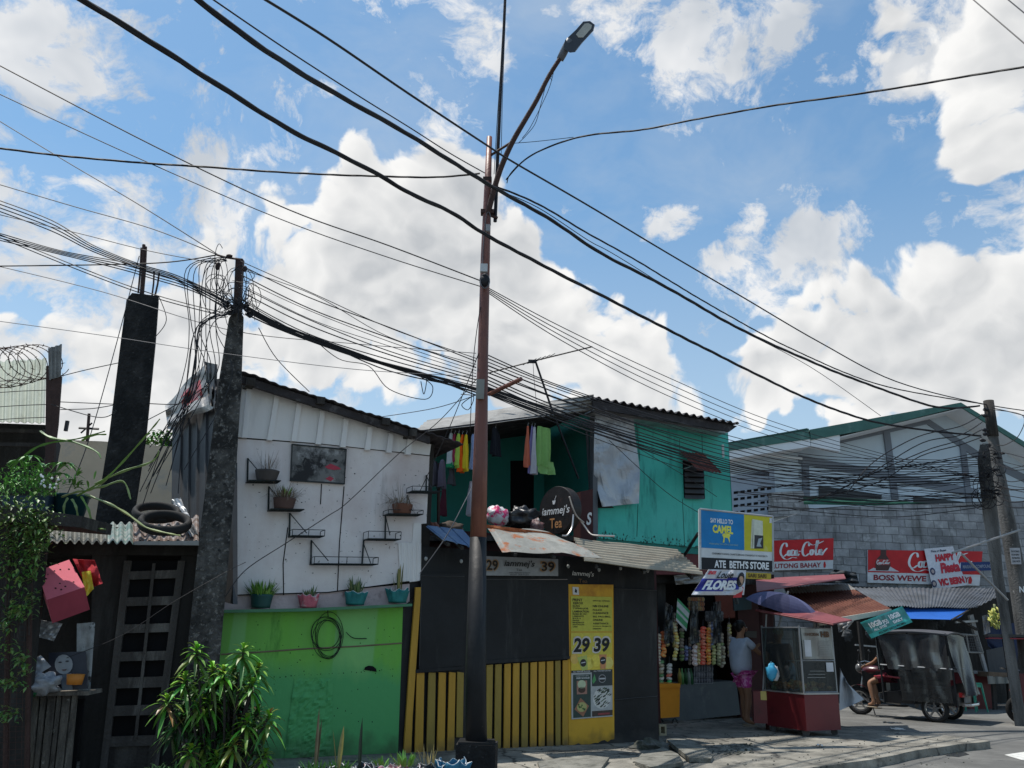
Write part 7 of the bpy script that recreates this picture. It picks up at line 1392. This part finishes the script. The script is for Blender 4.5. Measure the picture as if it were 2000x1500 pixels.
for i in range(12): wire([(945,690+i*7,8.9),(1080,745+i*7+R.uniform(-5,5),9.8),(1240,795+i*8+R.uniform(-6,6),12),(1420,850+i*8,14),(1600,890+i*6,15.5),(1920,900+i*4,16.4)],R.uniform(.0055,.009),'thin cable passing over the teal house toward the right-hand poles',group='thin cables over the teal house')
for i in range(4): wire([(949,560+i*3,8.86),(1100,640+i*9,10),(1300,735+i*12,12),(1500,820+i*10,14.5),(1700,880+i*6,16),(1920,935,16.4)],.006,'thin cable descending from the steel pole box toward the right-hand poles',group='thin cables from the pole box to the right')
for i in range(30):
    y0=R.uniform(905,1005); y1=R.choice([R.uniform(880,905),R.uniform(920,972),R.uniform(945,990)]); sag=R.uniform(2,22)
    x0=R.choice([1500,1500,1440,1560,1480]); wire([(x0,y0+ (10 if x0>1500 else 0),15+R.uniform(-.3,.3)),(1620,(y0*2+y1)/3+sag*.7,15.5),(1760,(y0+y1*2)/3+sag,16),(1925+R.uniform(-8,20),y1,16.3)],R.uniform(.004,.009),'black cable in the thick tangle fanning into the right-hand utility poles',group='tangled cables into the right-hand poles')
for i in range(4): wire([(1560+i*31,982-i*5+R.uniform(-6,6),15.5),(1700+R.uniform(-12,12),938-i*11+R.uniform(-7,7),15.8),(1800+R.uniform(-9,9),892-i*11+R.uniform(-6,6),16.1),(1875,872-i*13+R.uniform(-5,5),16.3),(1922,852-i*15,16.6)],.011,'thick wavy cable climbing to the dark cap of the taller right-hand pole',group='thick cables climbing to the taller pole',tw_=.7)
for i in range(12): y=R.uniform(820,985); wire([(1935,y,16.6),(1975,y+12+R.uniform(-6,14),15.5),(2040,y+R.uniform(-6,26),13)],R.uniform(.006,.011),'short cable leaving the right-hand poles toward the right edge',group='cables right of the right-hand poles')
wire([(1940,797,17.1),(1975,805,16.5),(2040,822,15)],.01,'cable leaving the dark pole cap to the right edge, uppermost'); wire([(1940,800,17),(1998,812,16.5),(1990,850,16.4),(1965,868,16.4),(1945,870,16.6)],.009,'cable looping back to the dark pole cap at the right')
# vertical droppers near the concrete pole
for i in range(18):
    x=362+i*4+R.uniform(-4,4); yb=R.uniform(830,1000); wire([(428+R.uniform(-16,24),502+R.uniform(-2,8),8.65),(x,525,8.6),(x+R.uniform(-14,6),640,8.6),(x-6+R.uniform(-10,40),740,8.6),(330+R.uniform(-60,50),yb,8.5)] if i%2 else [(445,600+R.uniform(-10,20),8.6),(395+R.uniform(-12,20),640,8.6),(372+R.uniform(-12,12),760,8.6),(310+R.uniform(-30,40),900+R.uniform(-60,90),8.5)],.0048,'slack wire hanging from the concrete pole top in long loops',group='slack wires hanging beside the concrete pole')
for i in range(18):
    rx,ry=R.uniform(10,26),R.uniform(12,50); cx,cy=450+R.uniform(-40,40),560+R.uniform(-40,50); wire([(cx+rx*math.cos(a),cy+ry*math.sin(a),8.6) for a in[k*.7+i for k in range(8)]],.004,'curled spare wire in the tangle at the concrete pole top',group='curled wires at the concrete pole top')
for i in range(24): 
    a=R.uniform(-1,1); wire([(468,600,8.6),(468+a*30,585+R.uniform(-30,30),8.6),(468+a*50,600+R.uniform(-60,30),8.6)],.004,'stiff wire end sticking out at the concrete pole top',group='wire ends at the concrete pole top')
wire([(272,500,8.9),(225,680,8.8),(170,870,8.6),(120,990,8.4)],.005,'long guy wire slanting down left of the black column')
wire([(310,578,9.6),(325,625,9.6),(302,660,9.6)],.005,'short bent wire on the right side of the black column')
wire([(505,640,8.7),(540,700,8.9),(604,765,9.3)],.005,'thin wire dropping from the cable bundle to the white house roof')
wire([(440,1165,8.6),(480,1113,8.7),(560,1060,8.8),(640,1008,8.8),(680,980,8.9),(780,885,9.2),(860,820,9.6),(935,735,8.9)],.005,'slanting wire crossing in front of the white wall')
wire([(130,1285,7.9),(240,1240,8),(340,1175,8.1),(440,1118,8.3),(480,1098,8.6)],.0032,'thin wire crossing in front of the shack door')
wire([(820,1120,9.5),(870,1050,9.4),(905,985,9.6),(925,945,9.9)],.006,'pale cord stretched from the teal balcony down to the blue awning',m='wireg')
for l,lab in(([(600,650,8.8),(660,700,8.8),(720,715,8.8),(760,760,8.8),(830,780,8.8),(845,755,8.8),(820,735,8.8)],'loose wire curling under the dense bundle'),([(820,735,8.8),(833,738,8.8),(828,770,8.8),(822,745,8.8)],'small open wire ring under the dense bundle'),([(740,815,10.5),(850,797,10),(935,770,8.9)],'wire slanting down left from the steel pole bracket'),([(900,770,8.9),(925,775,8.9),(915,800,8.9),(902,790,8.9),(925,772,8.8)],'tight coil of wire left of the steel pole bracket'),([(935,690,8.85),(880,830,9.5),(820,960,10)],'guy string left of the steel pole, outer'),([(938,600,8.85),(925,700,8.9),(918,845,9.8)],'guy string left of the steel pole, inner'),([(1164,826,10.8),(1330,925,13),(1400,970,13.4)],'thin wire falling over the teal wall'),([(1190,860,11.2),(1300,960,12.5),(1380,1010,12.8)],'thin wire falling across the tarpaulin to the billboard')): wire(l,.005,lab)
for l,lab in(([(118,735,10.5),(170,722,10.3),(235,708,10.1)],'rusty wire from the fence post to the black column, uppermost'),([(118,785,10.5),(235,790,10.1)],'barbed strand from the fence post to the black column'),([(118,800,10.5),(180,798,10.3),(228,790,10.1)],'thick wire from the fence post to the black column, lowest'),([(100,790,10.5),(190,815,10.3),(225,806,10.1)],'crossing wire between fence post and black column'),([(285,788,10.1),(330,790,10.6),(350,789,11)],'barbed strand right of the black column')): wire(l,.006,lab)
for k,y in enumerate((740,762,790,815)): wire([(-20,y+6,10.6),(40,y+2,10.6),(92,y,10.6)],.006,'rusty barbed strand in front of the pale clad shed',group='barbed strands on the left fence',name='barbed_wire')
t=thing('antenna_dish','small antenna on the far roofs between fence post and black column','aerial',bw.P(170,862,.3))
MB().tube([bw.P(170,862,.2),bw.P(174,808,.2)],.03,6).build('mast',M['dkrust'],t); mb=MB(); mb.tube([bw.P(154,836,.2),bw.P(193,838,.2)],.025,5); mb.tube([bw.P(158,846,.2),bw.P(180,826,.2)],.018,5); mb.box(bw.P(130,832,.2),(.06,.06,.22)); mb.build('arms',M['cable'],t)
# ------------------------------------------------------------ light and sky
sv=V((-.28,.10,.955)).normalized()
el=math.asin(sv.z); az=math.atan2(sv.x,sv.y)
sl=bpy.data.lights.new('sun','SUN'); sl.energy=SUN_E; sl.angle=math.radians(.6); sl.color=(1,.95,.88); so=bpy.data.objects.new('sun',sl); COL.objects.link(so); so.rotation_euler=sv.to_track_quat('Z','Y').to_euler(); so.location=sv*50
w=bpy.data.worlds.new('World'); sc.world=w; w.use_nodes=True; nt=w.node_tree; N=nt.nodes; L=nt.links; bg=N['Background']; bg.inputs[1].default_value=SKY_S
sky=N.new('ShaderNodeTexSky'); sky.sky_type='NISHITA'; sky.sun_disc=False; sky.sun_elevation=el; sky.sun_rotation=az; sky.air_density=1.0; sky.dust_density=.6; sky.ozone_density=1.5
tcn=N.new('ShaderNodeTexCoord'); nrm=N.new('ShaderNodeVectorMath'); nrm.operation='NORMALIZE'; L.new(tcn.outputs['Generated'],nrm.inputs[0]); D0=nrm.outputs[0]
def math_(op,a,b=None,c=None,clamp=False):
    n=N.new('ShaderNodeMath'); n.operation=op; n.use_clamp=clamp
    for i,x in enumerate((a,b,c)):
        if x is None: continue
        if isinstance(x,(int,float)): n.inputs[i].default_value=x
        else: L.new(x,n.inputs[i])
    return n.outputs[0]
def vadd(a,v):
    n=N.new('ShaderNodeVectorMath'); n.operation='ADD'; L.new(a,n.inputs[0])
    if isinstance(v,tuple): n.inputs[1].default_value=v
    else: L.new(v,n.inputs[1])
    return n.outputs[0]
# cumulus banks and wisps: lobes in direction space (px,py of lobe centre, angular radius, weight)
CU=[(800,560,.165,1.25),(880,400,.075,1.15),(640,600,.12,1.05),(590,440,.06,.85),(1030,660,.15,1.1),(1240,745,.11,1.0),(300,760,.22,.8),
    (1740,670,.12,1.15),(1580,690,.08,.95),(1920,680,.12,1.1),(1990,560,.06,.95),(1700,560,.06,.95),(1480,730,.06,.75),
    (1960,40,.13,.9),(1990,250,.09,.75)]
WI=[(1465,415,.05,1.25),(1600,420,.05,1.2),(1680,430,.05,1.0),(1390,545,.05,.9),(850,130,.12,.55),(480,130,.12,.5),(1370,70,.10,.9),(1480,20,.09,.85),(1310,180,.06,.85),(1180,0,.08,.7),(1620,440,.075,.95),(1540,490,.06,.8),(1310,450,.06,.75),(1640,310,.035,.7),(1640,140,.05,.7),(40,180,.09,.95),(110,90,.07,.85),(40,80,.05,.7),(1800,40,.13,.8),(1980,420,.14,.7),(1440,560,.09,.8),(120,620,.34,.95),(450,640,.25,.8),(1760,180,.06,.6)]
nz=N.new('ShaderNodeTexNoise'); nz.inputs['Scale'].default_value=4; nz.inputs['Detail'].default_value=3; L.new(D0,nz.inputs['Vector'])
sb=N.new('ShaderNodeVectorMath'); sb.operation='MULTIPLY_ADD'; L.new(nz.outputs['Color'],sb.inputs[0]); sb.inputs[1].default_value=(.16,.16,.16); L.new(vadd(D0,(-.08,-.08,-.08)),sb.inputs[2]); Dw=sb.outputs[0]
def lobes(BL):
    tot=None
    for x,y,r,wt in BL:
        d=ray(x,y).normalized(); ds=N.new('ShaderNodeVectorMath'); ds.operation='DISTANCE'; L.new(Dw,ds.inputs[0]); ds.inputs[1].default_value=d
        mr=N.new('ShaderNodeMapRange'); mr.interpolation_type='SMOOTHSTEP'; L.new(ds.outputs['Value'],mr.inputs[0]); mr.inputs[1].default_value=r*.2; mr.inputs[2].default_value=r*1.35; mr.inputs[3].default_value=wt; mr.inputs[4].default_value=0
        tot=mr.outputs[0] if tot is None else math_('MAXIMUM',tot,mr.outputs[0])
    return tot
def nse(v,scale,det,rough=.6):
    n=N.new('ShaderNodeTexNoise'); n.inputs['Scale'].default_value=scale; n.inputs['Detail'].default_value=det; n.inputs['Roughness'].default_value=rough; L.new(v,n.inputs['Vector']); return n.outputs[0]
def vor(v,scale):
    n=N.new('ShaderNodeTexVoronoi'); n.feature='F1'; n.inputs['Scale'].default_value=scale; L.new(v,n.inputs['Vector']); return n.outputs['Distance']
def rng(v,a,b,c=0,d=1,smooth=False):
    n=N.new('ShaderNodeMapRange'); L.new(v,n.inputs[0]); 
    for k,x in zip((1,2,3,4),(a,b,c,d)): n.inputs[k].default_value=x
    if smooth: n.interpolation_type='SMOOTHSTEP'
    return n.outputs[0]
def mix(f,a,b):
    n=N.new('ShaderNodeMix'); n.data_type='RGBA'; L.new(f,n.inputs[0])
    for k,x in((6,a),(7,b)):
        if isinstance(x,tuple): n.inputs[k].default_value=x
        else: L.new(x,n.inputs[k])
    return n.outputs[2]
# fine warp so that the billows are not round cells
nf=N.new('ShaderNodeTexNoise'); nf.inputs['Scale'].default_value=22; nf.inputs['Detail'].default_value=3; L.new(D0,nf.inputs['Vector'])
sf=N.new('ShaderNodeVectorMath'); sf.operation='MULTIPLY_ADD'; L.new(nf.outputs['Color'],sf.inputs[0]); sf.inputs[1].default_value=(.022,.022,.022); L.new(Dw,sf.inputs[2]); Df=sf.outputs[0]
def puff(v,det):
    return math_('ADD',math_('MULTIPLY_ADD',vor(v,14),-.75,math_('MULTIPLY',vor(v,34),-.38)),math_('MULTIPLY',nse(v,9,det,.62),1.5))
h0=puff(Df,6); h1=puff(vadd(Df,(-.006,.003,.017)),2)
tc_=lobes(CU); d1=math_('MULTIPLY_ADD',math_('MULTIPLY',math_('ADD',h0,-.17),rng(tc_,.05,.3)),1.15,tc_)
mask=rng(d1,.40,.62,0,1,True)
K=1/SKY_S/2**EXPO
lit=rng(math_('SUBTRACT',h0,h1),-.22,.24); broad=rng(nse(vadd(D0,(3,5,1)),5,4),.36,.62); rim=rng(d1,.45,1.3,1,.0)
br=math_('ADD',math_('MULTIPLY',lit,.42),math_('ADD',math_('MULTIPLY',broad,.42),math_('MULTIPLY',rim,.34)),clamp=True)
ccol=mix(br,(.47*K,.50*K,.535*K,1),(.97*K,.965*K,.95*K,1))
wn=nse(Df,11,9,.66); tw__=lobes(WI); dwi=math_('MULTIPLY_ADD',math_('ADD',wn,-.53),4.8,tw__); wmask=rng(dwi,.42,.92,0,.96)
wcol=mix(rng(nse(Dw,6,4),.38,.62),(.58*K,.62*K,.67*K,1),(.90*K,.905*K,.91*K,1))
# thin veil
mp=N.new('ShaderNodeMapping'); mp.inputs['Scale'].default_value=(1,1,1.8); mp.inputs['Location'].default_value=(2.2,.4,1.7); L.new(Dw,mp.inputs[0])
n5=nse(mp.outputs[0],2.6,6,.62)
ve=N.new('ShaderNodeMapRange'); L.new(n5,ve.inputs[0]); ve.inputs[1].default_value=.45; ve.inputs[2].default_value=.75; ve.inputs[3].default_value=.02; ve.inputs[4].default_value=.5
sp=N.new('ShaderNodeSeparateXYZ'); L.new(D0,sp.inputs[0]); hz=N.new('ShaderNodeMapRange'); L.new(sp.outputs[2],hz.inputs[0]); hz.inputs[1].default_value=.12; hz.inputs[2].default_value=.5; hz.inputs[3].default_value=.6; hz.inputs[4].default_value=0
vt=math_('MAXIMUM',ve.outputs[0],hz.outputs[0])
tint=N.new('ShaderNodeVectorMath'); tint.operation='MULTIPLY'; L.new(sky.outputs[0],tint.inputs[0]); tint.inputs[1].default_value=SKY_T
m1=N.new('ShaderNodeMix'); m1.data_type='RGBA'; L.new(vt,m1.inputs[0]); L.new(tint.outputs[0],m1.inputs[6]); m1.inputs[7].default_value=(.62*K,.68*K,.73*K,1)
L.new(mix(mask,mix(wmask,m1.outputs[2],wcol),ccol),bg.inputs[0])
w.cycles.sampling_method='MANUAL'; w.cycles.sample_map_resolution=256
vs=sc.view_settings; vs.view_transform='Standard'; vs.look='None'; vs.exposure=EXPO; vs.gamma=1
sc.cycles.transparent_max_bounces=24; sc.cycles.max_bounces=6
